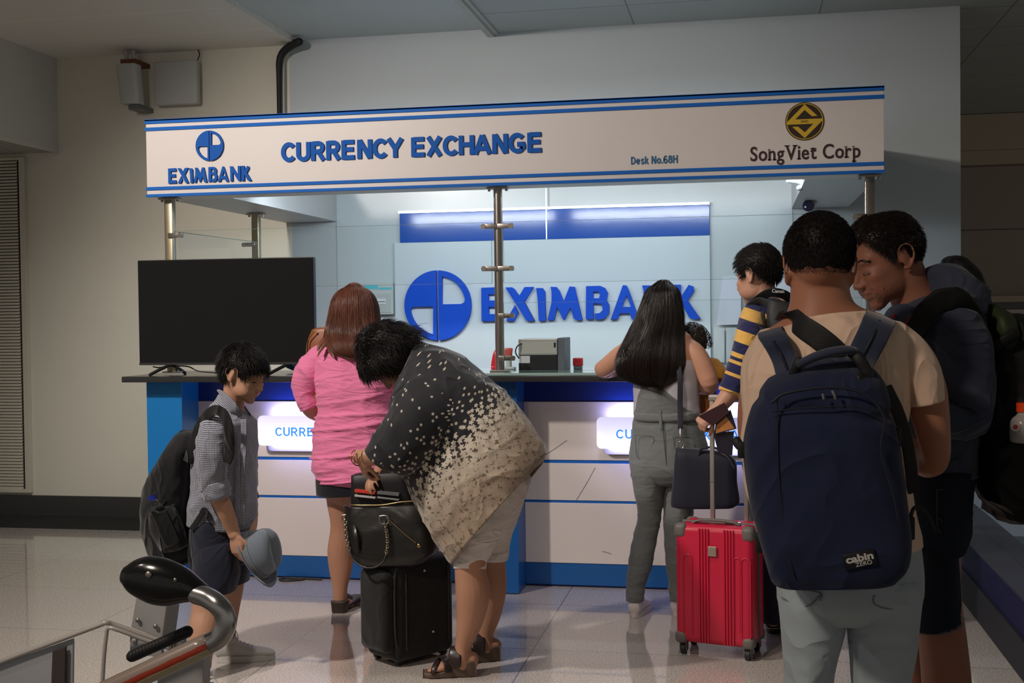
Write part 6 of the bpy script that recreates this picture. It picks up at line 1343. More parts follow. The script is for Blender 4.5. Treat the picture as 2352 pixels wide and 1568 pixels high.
limb(bd, [(1748, 1000, YS, 36, .09), (1765, 1200, YS, 30, .07), (1776, 1420, YS+.02, 18, .045)])
limb(bd, [(1810, 1000, YS, 36, .09), (1822, 1200, YS, 30, .07), (1832, 1420, YS+.02, 18, .045)])
bd.fuse('body', m_sks, sm, voxel=.0040, it=3)
th_m = lambda a, e, D: .009+.017*np.clip((e-5)/50, 0, 1)
h = MB(); hs.cap(h, TAB_M, th_m, noise=.0025, seed=2); hs.spikes(h, TAB_M, 3200, .022, .0009, th_m, lambda d: np.array([.7, 0, -.45]) if d[2] < .5 else np.array([1, 0, .1]), seed=4, lift=.35, K=3, jit=.3)
h.build('hair', m_hair, sm, smooth=True)
m_str = noisebump('sweatshirt_stripes', (0.02, 0.02, 0.08), .85, crease=(.6, 6, (1, 1, 2), .01))
N, L, B = nodes_of(m_str); tc = N.new('ShaderNodeTexCoord'); s = N.new('ShaderNodeSeparateXYZ'); L.new(tc.outputs['Object'], s.inputs[0])
zz = mnode(N, L, 'ADD', s.outputs[2], mnode(N, L, 'MULTIPLY', mnode(N, L, 'SUBTRACT', s.outputs[0], float(P(1710, 720, YA)[0])), .36)); acc = None
for ya, yb_ in ((704, 733), (761, 790), (815, 826), (834, 842), (864, 872), (905, 930), (958, 985)):
    za, zb2 = float(P(1710, ya, YA)[2]), float(P(1710, yb_, YA)[2]); q = mnode(N, L, 'MULTIPLY', mnode(N, L, 'LESS_THAN', zz, za), mnode(N, L, 'GREATER_THAN', zz, zb2)); acc = q if acc is None else mnode(N, L, 'MAXIMUM', acc, q)
L.new(mixc(N, L, acc, (0.016, 0.018, 0.07), (0.62, 0.36, 0.085)), B.inputs['Base Color'])
b = MB(); loft(b, [(1728, 690, 1800, 690, YS, .07), (1712, 706, 1830, 702, YS, .11), (1704, 740, 1850, 738, YS, .135), (1703, 820, 1852, 820, YS, .145), (1700, 910, 1850, 910, YS, .145), (1702, 985, 1846, 985, YS, .14)], n=80, sub=10, caps=(.3, .06), disp=folds(.006, 5, 5, 10, 4)); b.build('sweatshirt', m_str, sm, smooth=True)
b = MB(); limb(b, [(1738, 708, YS-.04, 26, .06), (1729, 735, YS-.08, 31, .068), (1720, 775, YA+.03, 31, .068), (1706, 825, YA, 30, .062), (1690, 870, YA-.015, 29, .056), (1676, 904, YA-.03, 26, .050)], n=70, sub=10, caps=(.8, .08), disp=addf(folds(.005, 12, 12, 26, 3, rot=.3, mask=lambda P_, S, T: np.clip(S/.25-.3, .2, 1)))); b.build('sleeve', m_str, sm, smooth=True)
b = MB(); limb(b, [(1822, 720, YS, 26, .06), (1834, 780, YS, 29, .062), (1836, 850, YS, 26, .055)], n=40, sub=8, caps=.5); b.build('sleeve', m_str, sm, smooth=True)
m_trs = noisebump('trousers_dark', (0.010, 0.012, 0.026), .8)
b = MB(); loft(b, [(1704, 975, 1845, 975, YS, .13), (1706, 1040, 1850, 1040, YS, .14), (1712, 1080, 1846, 1080, YS, .13)], n=50, sub=6, caps=.2)
limb(b, [(1746, 1060, YS, 42, .11), (1758, 1160, YS, 38, .09), (1768, 1290, YS, 33, .075), (1776, 1410, YS+.01, 27, .06), (1777, 1428, YS+.01, 26, .058)], n=40, sub=8, caps=(.5, .06), disp=folds(.004, 12, 12, 20))
limb(b, [(1808, 1060, YS, 42, .11), (1816, 1160, YS, 38, .09), (1824, 1290, YS, 33, .075), (1830, 1410, YS+.01, 27, .06), (1831, 1428, YS+.01, 26, .058)], n=40, sub=8, caps=(.5, .06), disp=folds(.004, 12, 12, 20)); b.build('trousers', m_trs, sm, smooth=True)
m_trn = mat('trainer_black', (0.012, 0.012, 0.013), .5); m_trw = mat('trainer_stripe', (.45, .43, .42), .5)
for hx in (1776, 1832):
    hq = FL(hx, 1456); o = sneaker(sm, hq, hq+np.array([.03, .27, 0]), m_trn, m_trn, w=.045, h=.07, lace=False)
    b = MB(); 
    for z_ in (.035, .060): tube(b, [hq+[-.043, .09, z_], hq+[-.036, .02, z_-.01], hq+[0, -.012, z_-.006], hq+[.036, .02, z_-.01]], [(.004, .002)]*4, n=6, ref=(0, 0, 1))
    b.build('white_stripe', m_trw, sm, smooth=True)
# camera strap with lettering round his neck, and his sling bag
t = empty('camera_strap', P(1770, 690, YS-.1), 'black neck strap with white lettering, across the nape of the striped man', 'strap')
m_stp = mat('strap_black', (0.010, 0.010, 0.011), .6, bump=.2, bscale=300)
b = MB(); band(b, [P(1716, 712, YS-.04), P(1738, 690, YS-.10), P(1768, 672, YS-.125), P(1800, 676, YS-.11), P(1824, 694, YS-.05)], .021, .003, (-.1, 1, .5), n=16, sub=6); b.build('strap_band', m_stp, t, smooth=True)
q0 = P(1773, 668, YS-.136); Mt = Matrix(((cr[0], 0, cr[1]*0-.02, q0[0]), (cr[1], 1, 0, q0[1]), (-.06, -.3, 1, q0[2]), (0, 0, 0, 1)))
text_fit('strap_lettering', 'Canon', 0, .052, -.009, .006, -.006, .0015, mat('lettering_white', (.6, .6, .6), .5), t, bold=.02, M=Mt)
sb = empty('sling_bag', P(1785, 780, YS-.18), 'small black sling bag on the back of the man in stripes', 'bag')
b = MB(); loft(b, [(1765, 690, 1822, 700, YS-.18, .03, 3), (1762, 735, 1850, 735, YS-.19, .05, 3), (1775, 800, 1856, 800, YS-.19, .055, 3), (1785, 850, 1850, 850, YS-.18, .04, 3)], n=36, sub=5, caps=.4, disp=folds(.004, 12, 12, 12)); b.build('bag_body', m_stp, sb, smooth=True)
b = MB(); band(b, [P(1722, 702, YS-.09), P(1745, 690, YS-.13), P(1770, 700, YS-.17)], .016, .004, (0, 1, .4)); band(b, [P(1752, 715, YS-.15), P(1755, 760, YS-.155), P(1758, 830, YS-.15)], .009, .003, (0, 1, 0)); b.build('bag_strap', m_stp, sb, smooth=True)
# passports
def flat(name, corners, Y0, th, m_, label=None, parent=None, cat=None, group=None, dy=None):
    q = [P(x, y, Y0+(dy[i] if dy else 0)) for i, (x, y) in enumerate(corners)]; nn_ = nz(np.cross(q[1]-q[0], q[3]-q[0])); v = q+[p_+nn_*th for p_ in q]; b = MB(); b.add(v, [(0, 1, 2, 3), (7, 6, 5, 4), (0, 4, 5, 1), (1, 5, 6, 2), (2, 6, 7, 3), (3, 7, 4, 0)])
    o = b.build(name, m_, parent, bevel=.0008); 
    if label: tag(o, label, cat, group)
    return o
m_ppt = mat('passport_maroon', (0.035, 0.010, 0.014), .45, bump=.15, bscale=300)
pp = empty('passport', P(1655, 960, YA-.11), 'dark maroon passport held slantwise behind the luggage handle by the man in stripes', 'passport', 'passports in the striped man\'s hand')
flat('passport_cover', [(1603, 955), (1638, 978), (1676, 946), (1664, 924)], YA-.105, .004, m_ppt, parent=pp)
b = MB(); 
for k in range(9):
    a = k*2*pi/9; q = P(1643+7*cos(a), 950+6*sin(a), YA-.1075); ell(b, q, (.0016, .001, .0016), n=8)
ell(b, P(1643, 950, YA-.1075), (.004, .001, .004), n=10)
for k in range(7): ell(b, P(1652+k*3.0, 928+k*2.4, YA-.1065), (.0018, .001, .0018), n=8)
b.build('gold_stamp', mat('stamp_gold', (.32, .24, .20), .4, .6), pp)
p2_ = empty('passport', P(1660, 985, YA-.09), 'passport with an orange page showing, under the maroon one in the striped man\'s hand', 'passport', 'passports in the striped man\'s hand')
flat('passport_cover', [(1640, 998), (1692, 984), (1678, 940), (1644, 970)], YA-.088, .006, mat('passport_dark', (0.012, 0.010, 0.022), .45), parent=p2_)
flat('orange_page', [(1644, 995), (1687, 983), (1668, 956), (1646, 975)], YA-.0935, .001, mat('page_orange', (0.42, 0.16, 0.04), .6, var=.4, vscale=60), parent=p2_)
flat('passport', [(1638, 994), (1686, 990), (1682, 1046), (1650, 1040)], YA-.08, .008, mat('passport_dark'), 'dark folded wallet hanging below the passports in the striped man\'s hand', None, 'wallet')

# ================================================================== RED SUITCASE
cL, cRt = FL(1567, 1500), FL(1722, 1517); dx = nz((cRt-cL)*[1, 1, 0]); dy_ = np.array([-dx[1], dx[0], 0]); mid = (cL+cRt)/2
M_r = Matrix(((dx[0], dy_[0], 0, mid[0]), (dx[1], dy_[1], 0, mid[1]), (0, 0, 1, 0), (0, 0, 0, 1)))
def rm(x, y, z): return np.array(M_r @ Vector((x, y, z)))
t = empty('suitcase', mid, 'red hard-shell cabin suitcase with grey corners and raised grey handle', 'suitcase')
m_rds = mat('suitcase_red_shell', (0.52, 0.011, 0.045), .36, bump=.06, bscale=500, spec=.5)
m_gcr = mat('suitcase_grey_corner', (0.13, 0.115, 0.105), .5, bump=.1, bscale=400)
HW = .168; Z0, Z1 = .052, .555; DP = .205
b = MB(); rbox(b, -HW, HW, -.022, DP/2-.012, Z0, Z1, .030, M_r, seg=6)
rbox(b, -HW, HW, DP/2+.000, DP-.02, Z0, Z1, .030, M_r, seg=6)
for gx in (-.062, .045):
    for k in range(4): rbox(b, gx+k*.0125-.003, gx+k*.0125+.0055, -.029, -.015, Z0+.008, Z1-.012, .0035, M_r)
def pill(x0, x1, z0, z1):
    c_, r_ = (x0+x1)/2, (x1-x0)/2; xs = [(x0, z0), (x0, z1-r_)]+[(c_-r_*cos(a), z1-r_+r_*sin(a)) for a in np.linspace(.3, pi-.3, 8)]+[(x1, z1-r_), (x1, z0)]; tube(b, [rm(x, -.0225, z) for x, z in xs], .0035, n=8, sub=1)
for x0, x1, z0_ in ((-.130, -.092, .10), (.088, .112, .12), (.118, .156, .10)): pill(x0, x1, z0_, .43)
pill(.075, .158, .10, .44) if 0 else None
b.build('shell', m_rds, t, smooth=True)
b = MB(); rbox(b, -HW-.001, HW+.001, DP/2-.013, DP/2+.001, Z0-.001, Z1+.002, .028, M_r, seg=5); b.build('zip_seam', mat('zip_grey', (0.10, 0.095, 0.09), .5), t, smooth=True)
for sx_ in (-1, 1):
    for z0, z1 in ((Z0-.004, Z0+.050), (Z1-.058, Z1+.004)):
        for y0, y1 in ((-.0275, .030), (DP-.055, DP-.015)):
            xa, xb = (HW-.052, HW+.0035) if sx_ > 0 else (-HW-.0035, -HW+.052); b = MB(); rbox(b, xa, xb, y0, y1, z0, z1, .020, M_r, seg=4); b.build('corner_guard', m_gcr, t, smooth=True)
b = MB(); rbox(b, -.021, .016, -.0325, -.028, .43, .472, .003, M_r); b.build('badge', mat('badge_steel', (0.42, 0.34, 0.27), .35, .7), t, smooth=True, auto=40)
b = MB(); tube(b, [rm(-.10, .03, Z1+.002), rm(-.07, .03, Z1+.014), rm(0, .03, Z1+.018), rm(.07, .03, Z1+.014), rm(.10, .03, Z1+.002)], [(.014, .006)]*5, n=14, ref=(0, 0, 1)); b.build('top_handle', m_gcr, t, smooth=True)
b = MB(); rbox(b, .03, .065, .05, .075, Z1, Z1+.012, .003, M_r); tube(b, [rm(.065, .06, Z1+.008), rm(.10, .055, Z1+.008)], .004, n=8); b.build('lock', m_met, t, smooth=True, auto=50)
m_pol = mat('telescopic_handle_grey', (0.30, 0.275, 0.25), .35, .4)
ztop = float(P(1670, 920, 5.2)[2])
for xx in (-.030-.022, .108-.022+.010):
    b = MB(); rbox(b, xx-.010, xx+.010, DP-.045, DP-.030, Z1-.01, ztop, .004, M_r); b.build('handle_pole', m_pol, t, smooth=True, auto=50)
    b = MB(); rbox(b, xx-.0115, xx+.0115, DP-.047, DP-.028, Z1+.16, Z1+.164, .001, M_r); b.build('pole_joint', m_gcr, t)
b = MB(); rbox(b, -.066, .110, DP-.050, DP-.022, ztop-.006, ztop+.022, .008, M_r, seg=4); b.build('handle_grip', m_pol, t, smooth=True, auto=50)
for (x, y) in ((-HW+.03, .005), (HW-.03, .005), (-HW+.03, DP-.045), (HW-.03, DP-.045)):
    b = MB(); cyl(b, rm(x-.010, y, .024), rm(x+.010, y, .024), .0235, 24); b.build('wheel', mat('wheel_black'), t, smooth=True, auto=40)
    b = MB(); rbox(b, x-.016, x-.011, y-.016, y+.016, .015, .056, .003, M_r); rbox(b, x+.011, x+.016, y-.016, y+.016, .015, .056, .003, M_r); rbox(b, x-.016, x+.016, y-.018, y+.018, .049, .060, .003, M_r); b.build('wheel_fork', m_gcr, t, smooth=True, auto=40)

# ================================================================== MAN IN THE CREAM T-SHIRT
YT2 = 2.80
m_skt = skin_mat('skin_tshirt_man', (0.40, 0.175, 0.105))
tm = person('man', FL(1945, 2140), 'man seen from behind in a cream t-shirt and pale jeans, wearing a large navy backpack')
bd = MB(); hm_ = Head(P(1880, 622, YT2), (-.06, 1, -.16), (.02, .12, 1), 1.0, wide=.87, jaw=1.05); hm_.skull(bd)
limb(bd, [(1882, 610, YT2, 66, .062), (1883, 665, YT2, 66, .062), (1886, 705, YT2, 76, .068), (1890, 735, YT2, 110, .075), (1892, 765, YT2, 150, .08)], n=36)
loft(bd, [(1760, 790, 2065, 770, YT2, .075), (1725, 860, 2095, 840, YT2, .10), (1725, 1000, 2065, 1000, YT2, .10), (1740, 1120, 2075, 1120, YT2, .10), (1760, 1240, 2100, 1240, YT2, .11)], n=40)
limb(bd, [(2080, 815, YT2, 46, .048), (2122, 880, YT2+.005, 46, .050), (2134, 940, YT2+.01, 44, .047), (2144, 1000, YT2+.01, 38, .042), (2150, 1045, YT2+.015, 31, .040), (2138, 1062, YT2+.05, 28, .038), (2096, 1040, YT2+.16, 32, .036), (2050, 1005, YT2+.26, 24, .028)], n=30)
hand(bd, P(2050, 1005, YT2+.26), P(1995, 985, YT2+.33)-P(2050, 1005, YT2+.26), (.3, .6, .8), side=1, curl=(30, 32, 34, 36), s=.95)
limb(bd, [(1765, 830, YT2, 40, .048), (1738, 900, YT2+.01, 38, .048), (1728, 980, YT2+.02, 34, .044), (1735, 1040, YT2+.05, 28, .04), (1775, 1030, YT2+.17, 28, .034), (1830, 1000, YT2+.27, 22, .027)], n=26)
hand(bd, P(1830, 1000, YT2+.27), P(1890, 985, YT2+.33)-P(1830, 1000, YT2+.27), (-.3, .6, .8), side=-1, curl=(30, 32, 34, 36), s=.95)
for cx, s_ in ((1860, -1), (2020, 1)):
    limb(bd, [(cx+4*s_*-1, 1300, YT2, 58, .08), (cx, 1560, YT2, 42, .06), (cx-2, 1750, YT2, 38, .05), (cx-4, 2040, YT2, 30, .04), (cx-4, 2085, YT2, 28, .04)], n=24)
bd.fuse('body', m_skt, tm, voxel=.0040, it=4)
th_t = lambda a, e, D: .004+.014*np.clip((e-2)/40, 0, 1)
TAB_T = [(0, 37), (25, 36), (45, 27), (60, 14), (72, -6), (82, -6), (90, 12), (104, 12), (114, -4), (124, -10), (140, -12), (180, -13)]
h = MB(); hm_.cap(h, TAB_T, th_t, noise=.0016, fs=55, n=260, m=180, soft=12, seed=5)
hm_.spikes(h, TAB_T, 9000, .010, .00055, th_t, lambda d: np.array([.25, 0, -.9])-d*(-.9*d[2]), seed=6, lift=.45, K=2, jit=.30, lscale=lambda a, e: np.clip((e+16)/30, .25, 1))
h.build('hair', m_hair, tm, smooth=True)
m_tee = noisebump('tshirt_cream_cotton', (0.78, 0.565, 0.425), .85, bs=320, b=.12, crease=(.5, 5, (2.4, 1, .8), .012))
b = MB()
fT2 = addf(crz(.005, 6, 4, 3, 3, rot=.35), folds(.006, 5, 5, 4, 3, rot=.5), folds(.0035, 16, 12, 6, 8, rot=-.35), folds(.006, 13, 6, 3.5, 6, rot=.15, mask=lambda P_, S, T: np.clip((P_[..., 2]-1.12)/.15, 0, 1)*.7))
loft(b, [(1826, 736, 1990, 714, YT2, .080), (1785, 752, 2030, 728, YT2, .100), (1748, 782, 2075, 756, YT2, .118), (1722, 838, 2098, 815, YT2, .130), (1708, 905, 2090, 900, YT2, .133), (1706, 1000, 2080, 1000, YT2, .13), (1714, 1100, 2092, 1100, YT2, .13), (1735, 1200, 2106, 1200, YT2, .13), (1748, 1256, 2114, 1252, YT2, .13)], n=180, sub=16, caps=(.05, .04), disp=fT2, e=2.3)
b.build('tshirt', m_tee, tm, smooth=True)
b = MB(); tube(b, [P(1908+sx_*82, 727-sx_*10+abs(sx_)*4, YT2-.082+.02*abs(sx_)) for sx_ in (-1, -.6, -.2, .2, .6, 1)], [(.008, .004)]*6, n=12, ref=(0, 1, 0)); b.build('neckband', m_tee, tm, smooth=True)
b = MB(); limb(b, [(2048, 782, YT2, 50, .07), (2086, 818, YT2-.003, 52, .074), (2112, 862, YT2-.003, 50, .072), (2127, 922, YT2, 43, .064)], n=90, sub=12, caps=(.9, .04), disp=addf(crz(.0035, 9, 5, 4, 3, rot=.4))); b.build('sleeve', m_tee, tm, smooth=True)
b = MB(); limb(b, [(1778, 800, YT2, 48, .07), (1748, 840, YT2, 44, .074), (1737, 890, YT2, 36, .072), (1733, 945, YT2, 32, .06)], n=80, sub=12, caps=(.9, .05), disp=crz(.008, 9, 5, 4, 7, rot=-.35)); b.build('sleeve', m_tee, tm, smooth=True)
m_jn = mat('jeans_pale_blue', (0.38, 0.445, 0.49), .85, crease=(.6, 4, (1, 1, 1.2), .014), bump=.3, bscale=520, var=.10, vscale=6, sheen=.2, spec=.2, dist=.001)
fJ = addf(folds(.0035, 6, 6, 9, 3, rot=.35), crz(.008, 5, 4, 5, 8, rot=.5))
b = MB(); loft(b, [(1758, 1225, 2110, 1225, YT2, .122), (1772, 1290, 2116, 1285, YT2, .135), (1779, 1335, 2120, 1330, YT2, .145), (1786, 1378, 2114, 1374, YT2, .14), (1800, 1402, 2100, 1400, YT2, .11)], n=120, sub=10, caps=.25, disp=fJ)
loft(b, [(1780, 1330, 1950, 1330, YT2, .125), (1787, 1385, 1945, 1390, YT2, .12), (1793, 1460, 1932, 1460, YT2, .105), (1800, 1568, 1912, 1568, YT2, .09), (1804, 1740, 1900, 1740, YT2, .078), (1808, 1950, 1896, 1950, YT2, .07), (1810, 2110, 1892, 2110, YT2, .065)], n=90, sub=12, caps=(.5, .05), disp=fJ)
loft(b, [(1940, 1330, 2118, 1330, YT2, .125), (1946, 1385, 2112, 1385, YT2, .12), (1952, 1460, 2104, 1460, YT2, .105), (1960, 1568, 2086, 1568, YT2, .09), (1972, 1740, 2072, 1740, YT2, .078), (1978, 1950, 2064, 1950, YT2, .07), (1980, 2110, 2060, 2110, YT2, .065)], n=90, sub=12, caps=(.5, .05), disp=fJ)
b.build('jeans', m_jn, tm, smooth=True)
m_js = mat('jeans_seam', (0.16, 0.19, 0.21), .8); b = MB()
def bk(x, dz=0): return YT2-.142*math.sqrt(max(.02, 1-((x-1948)/176)**2))-.004
for pts in ([(1787, 1345), (1840, 1352), (1884, 1362), (1884, 1378)], [(1795, 1372), (1835, 1392), (1862, 1388), (1884, 1366)], [(2006, 1368), (2050, 1364), (2100, 1338)], [(2006, 1368), (2010, 1388), (2050, 1398), (2098, 1382)]):
    tube(b, [P(x, y, bk(x)) for x, y in pts], .0016, n=6, sub=4)
b.build('pocket_seam', m_js, tm, smooth=True)
for hx in (1852, 2022):
    hq = FL(hx, 2150); hq[1] = YT2-.05; hq[0] = P(hx, 1500, YT2)[0]; sneaker(tm, hq, hq+np.array([.02*(1 if hx > 1900 else -1), .28, 0]), m_wsh, m_wso, w=.048, h=.075)

# ---- navy backpack
YK = 2.565
m_nbp = mat('backpack_navy_canvas', (0.013, 0.019, 0.052), .78, crease=(.6, 3.5, (1.3, 1, 1), .016), bump=.35, bscale=650, sheen=.10, spec=.2, dist=.001, var=.10, vscale=5)
m_nlt = mat('backpack_strap_navy', (0.028, 0.036, 0.068), .8, bump=.35, bscale=650, sheen=.3, spec=.2, dist=.001)
m_bk = mat('webbing_black', (0.008, 0.008, 0.009), .6, bump=.3, bscale=400)
nb = empty('large_backpack', P(1900, 1330, YK), 'large navy backpack with a small white-lettered black label, on the man in the cream t-shirt', 'backpack')
b = MB(); fBp = addf(folds(.006, 4, 4, 4, 4, rot=.4), crz(.007, 4, 3, 3, 5, rot=-.5),  lambda P_, S, T: -.006*np.exp(-((P_[..., 2]-float(P(1880, 935, YK)[2])+.02*vn(P_[..., 0]*8, 0, 0))/.012)**2))
loft(b, [(1838, 842, 1985, 832, YK+.02, .05, 3), (1785, 862, 2012, 852, YK+.01, .085, 3), (1752, 892, 2030, 885, YK, .105, 3.2), (1727, 940, 2046, 940, YK, .12, 3.4), (1711, 1010, 2058, 1010, YK, .128, 3.6), (1713, 1090, 2068, 1090, YK, .13, 3.6), (1727, 1170, 2082, 1170, YK, .13, 3.8), (1750, 1250, 2086, 1248, YK, .128, 4.5), (1768, 1300, 2076, 1292, YK, .122, 5), (1782, 1327, 2050, 1322, YK, .11, 5)], n=200, sub=16, caps=(.4, .09), disp=fBp)
b.build('main_bag', m_nbp, nb, smooth=True)
yb = YK-.13
b = MB()
tube(b, [P(x, y, yb-.001) for x, y in ((1772, 925), (1800, 905), (1860, 893), (1920, 890), (1975, 900), (2015, 930), (2038, 975))], [(.003, .002)]*7, n=8)
tube(b, [P(x, y, yb+.004) for x, y in ((1785, 912), (1786, 980), (1788, 1080), (1798, 1180), (1812, 1270), (1824, 1325))], .0017, n=8)
tube(b, [P(x, y, yb+.006) for x, y in ((2020, 925), (2032, 960), (2022, 1030), (2034, 1080), (2052, 1140), (2064, 1200))], .0017, n=8)
tube(b, [P(x, y, yb+.002) for x, y in ((1770, 945), (1830, 938), (1900, 934), (1960, 932), (2020, 945))], .0015, n=8)
b.build('seam_piping', mat('piping_navy', (0.009, 0.011, 0.024), .6), nb, smooth=True)
b = MB(); tube(b, [P(1912, 898, yb-.004), P(1916, 906, yb-.006), P(1919, 916, yb-.005)], [(.003, .0015)]*3, n=6); tube(b, [P(1890, 905, yb-.004), P(1892, 916, yb-.005)], [(.003, .0015)]*2, n=6); b.build('zip_puller', mat('puller_grey', (.12, .12, .13), .4), nb, smooth=True)
b = MB(); tube(b, [P(1828, 852, YK-.03), P(1846, 832, YK-.05), P(1885, 815, YK-.06), P(1925, 806, YK-.06), P(1958, 806, YK-.05), P(1972, 830, YK-.03)], [(.013, .008), (.015, .009), (.017, .010), (.017, .010), (.015, .009), (.011, .008)], n=16, ref=(0, 0, 1)); b.build('carry_handle', m_nlt, nb, smooth=True)
b = MB(); tube(b, [P(1822, 862, YK-.04), P(1832, 838, YK-.05), P(1838, 828, YK-.05)], [(.010, .006)]*3, n=10, ref=(0, 1, 0)); b.build('handle_webbing', m_bk, nb, smooth=True); b = MB(); tube(b, [P(1955, 806, YK-.05), P(1975, 826, YK-.06), P(1992, 860, YK-.06), P(1975, 872, YK-.075)], [(.012, .006)]*4, n=10, ref=(0, 1, 0)); b.build('handle_webbing', m_bk, nb, smooth=True)
YSh = YT2-.135
b = MB(); loft(b, [(1784, 868, 1846, 850, YK+.02, .010, 4), (1772, 828, 1828, 812, YSh-.014, .010, 4), (1752, 792, 1808, 775, YSh-.006, .010, 4), (1741, 772, 1796, 756, YSh+.03, .010, 4), (1744, 764, 1796, 750, YT2-.02, .016, 4), (1750, 785, 1796, 775, YT2+.10, .02, 4)], n=32, sub=8, caps=.5, disp=folds(.0015, 20, 20, 20)); b.build('shoulder_strap', m_nlt, nb, smooth=True)
b = MB(); loft(b, [(1936, 840, 1992, 862, YK+.02, .010, 4), (1952, 798, 2014, 826, YSh-.014, .010, 4), (1972, 756, 2038, 784, YSh-.008, .010, 4), (1986, 722, 2054, 748, YSh+.02, .010, 4), (1990, 712, 2054, 736, YT2-.02, .016, 4), (1990, 735, 2045, 750, YT2+.10, .02, 4)], n=32, sub=8, caps=.5, disp=folds(.0015, 20, 20, 20)); b.build('shoulder_strap', m_nlt, nb, smooth=True)
for pts in ([(1812, 858, YK+.01), (1797, 820, YSh-.026), (1777, 784, YSh-.018)], [(1964, 850, YK+.01), (1984, 812, YSh-.026), (2006, 770, YSh-.020), (2020, 737, YSh+.008)]):
    b = MB(); tube(b, [P(*q) for q in pts], .003, n=8); b.build('strap_piping', mat('piping_navy'), nb, smooth=True)
# buckles and side straps
b = MB(); tube(b, [P(1690, 1010, YK), P(1698, 1022, YK-.01), P(1712, 1035, YK-.03)], [(.010, .006)]*3, n=10); rbox(b, *[float(v) for v in (P(1694, 1008, YK)[0], P(1715, 1008, YK)[0], YK-.035, YK-.01, P(1700, 1048, YK)[2], P(1700, 1012, YK)[2])], r=.004); b.build('side_buckle', m_bk, nb, smooth=True, auto=50)
b = MB(); rbox(b, *[float(v) for v in (P(1735, 1206, YK)[0], P(1752, 1206, YK)[0], YK-.04, YK-.01, P(1740, 1262, YK)[2], P(1740, 1218, YK)[2])], r=.004); b.build('side_buckle', m_bk, nb, smooth=True, auto=50)
b = MB(); rbox(b, *[float(v) for v in (P(2072, 1206, YK)[0], P(2096, 1206, YK)[0], YK-.04, YK-.005, P(2080, 1232, YK)[2], P(2080, 1180, YK)[2])], r=.004); tube(b, [P(2090, 1190, YK-.02), P(2100, 1166, YK-.01), P(2118, 1168, YK), P(2135, 1190, YK+.01), P(2148, 1222, YK+.01)], [(.004, .0015)]*5, n=8); b.build('side_buckle', m_bk, nb, smooth=True, auto=50)
b = MB(); rbox(b, *[float(v) for v in (P(2042, 985, YK)[0], P(2062, 985, YK)[0], YK-.06, YK-.02, P(2050, 1020, YK)[2], P(2050, 975, YK)[2])], r=.004); b.build('side_buckle', m_bk, nb, smooth=True, auto=50)
# label
ql = P(1974, 1284, yb-.001); lx = nz(P(2004, 1278, yb)-P(1944, 1290, yb)); lz = np.cross([0, 1, 0], lx)*-1
lx[1] = 0; lx = nz(lx); lz = nz(np.array([-lx[2], 0, lx[0]])); Ml = Matrix(((lx[0], 0, lz[0], ql[0]), (lx[1], 1, lz[1], ql[1]), (lx[2], 0, lz[2], ql[2]), (0, 0, 0, 1)))
b = MB(); rbox(b, -.0315, .0315, -.004, .004, -.0155, .0155, .002, Ml); o = b.build('label_patch', mat('label_black', (0.004, 0.004, 0.005), .5), nb, smooth=True, auto=50)
m_lw = mat('label_lettering', (.50, .49, .47), .6)
text_fit('label_lettering', 'cabin', -.026, .027, -.0035, .0115, -.004, .0012, m_lw, o, bold=.035, M=Ml)
text_fit('label_lettering', 'ZERO', -.010, .022, -.0125, -.0045, -.004, .0012, m_lw, o, bold=.01, M=Ml)
# black sling across his back
t = empty('camera_sling', P(1880, 780, YSh), 'wide black sling strap running diagonally over the cream t-shirt under the backpack', 'strap')
b = MB(); band(b, [P(1805, 735, YT2+.06), P(1815, 726, YT2-.05), P(1840, 748, YSh+.02), P(1880, 775, YSh-.004), P(1918, 808, YSh-.008), P(1945, 845, YSh)], .026, .003, (0, 1, .3), n=16, sub=6); b.build('sling_band', m_bk, t, smooth=True)
b = MB(); band(b, [P(2035, 890, YSh+.01), P(2062, 945, YSh+.02), P(2082, 1010, YSh+.04), P(2092, 1070, YSh+.05), P(2098, 1130, YSh+.07)], .014, .003, (-.3, 1, .0), n=12, sub=6); b.build('sling_end', m_bk, t, smooth=True)

# ================================================================== MAN IN THE HOODIE
YD = 3.32
m_sko = skin_mat('skin_hoodie_man', (0.30, 0.125, 0.08))
om = person('man', FL(2160, 1990), 'balding man in a blue-grey hoodie and frayed denim shorts, face lowered')
bd = MB(); ho = Head(P(2034, 598, YD), (-.84, -.38, -.36), (-.26, -.06, 1), 1.0, jaw=1.0, nose=.5); ho.skull(bd)
limb(bd, [(2068, 615, YD+.01, 50, .058), (2092, 670, YD+.02, 50, .060), (2118, 720, YD+.02, 66, .07), (2140, 765, YD+.02, 100, .09)], n=32)
loft(bd, [(2060, 770, 2230, 750, YD, .11), (2050, 850, 2240, 840, YD, .13), (2060, 1000, 2230, 1000, YD, .13), (2070, 1100, 2225, 1100, YD, .13)], n=30)
limb(bd, [(2190, 780, YD-.12, 44, .05), (2222, 880, YD-.14, 42, .05), (2228, 945, YD-.14, 38, .045), (2190, 968, YD-.18, 34, .040), (2130, 950, YD-.22, 26, .034), (2085, 925, YD-.23, 18, .024)], n=24)
hand(bd, P(2085, 925, YD-.23), P(2030, 900, YD-.20)-P(2085, 925, YD-.23), (.1, -.9, .3), side=1, curl=(40, 42, 44, 46), s=.95)
limb(bd, [(2080, 790, YD+.14, 42, .05), (2070, 880, YD+.16, 40, .05), (2062, 940, YD+.12, 34, .042), (2040, 925, YD+.02, 26, .034), (2025, 905, YD-.06, 18, .024)], n=24)
hand(bd, P(2025, 905, YD-.06), P(1990, 890, YD-.12)-P(2025, 905, YD-.06), (-.2, .6, .8), side=1, curl=(40, 42, 44, 46), s=.95)
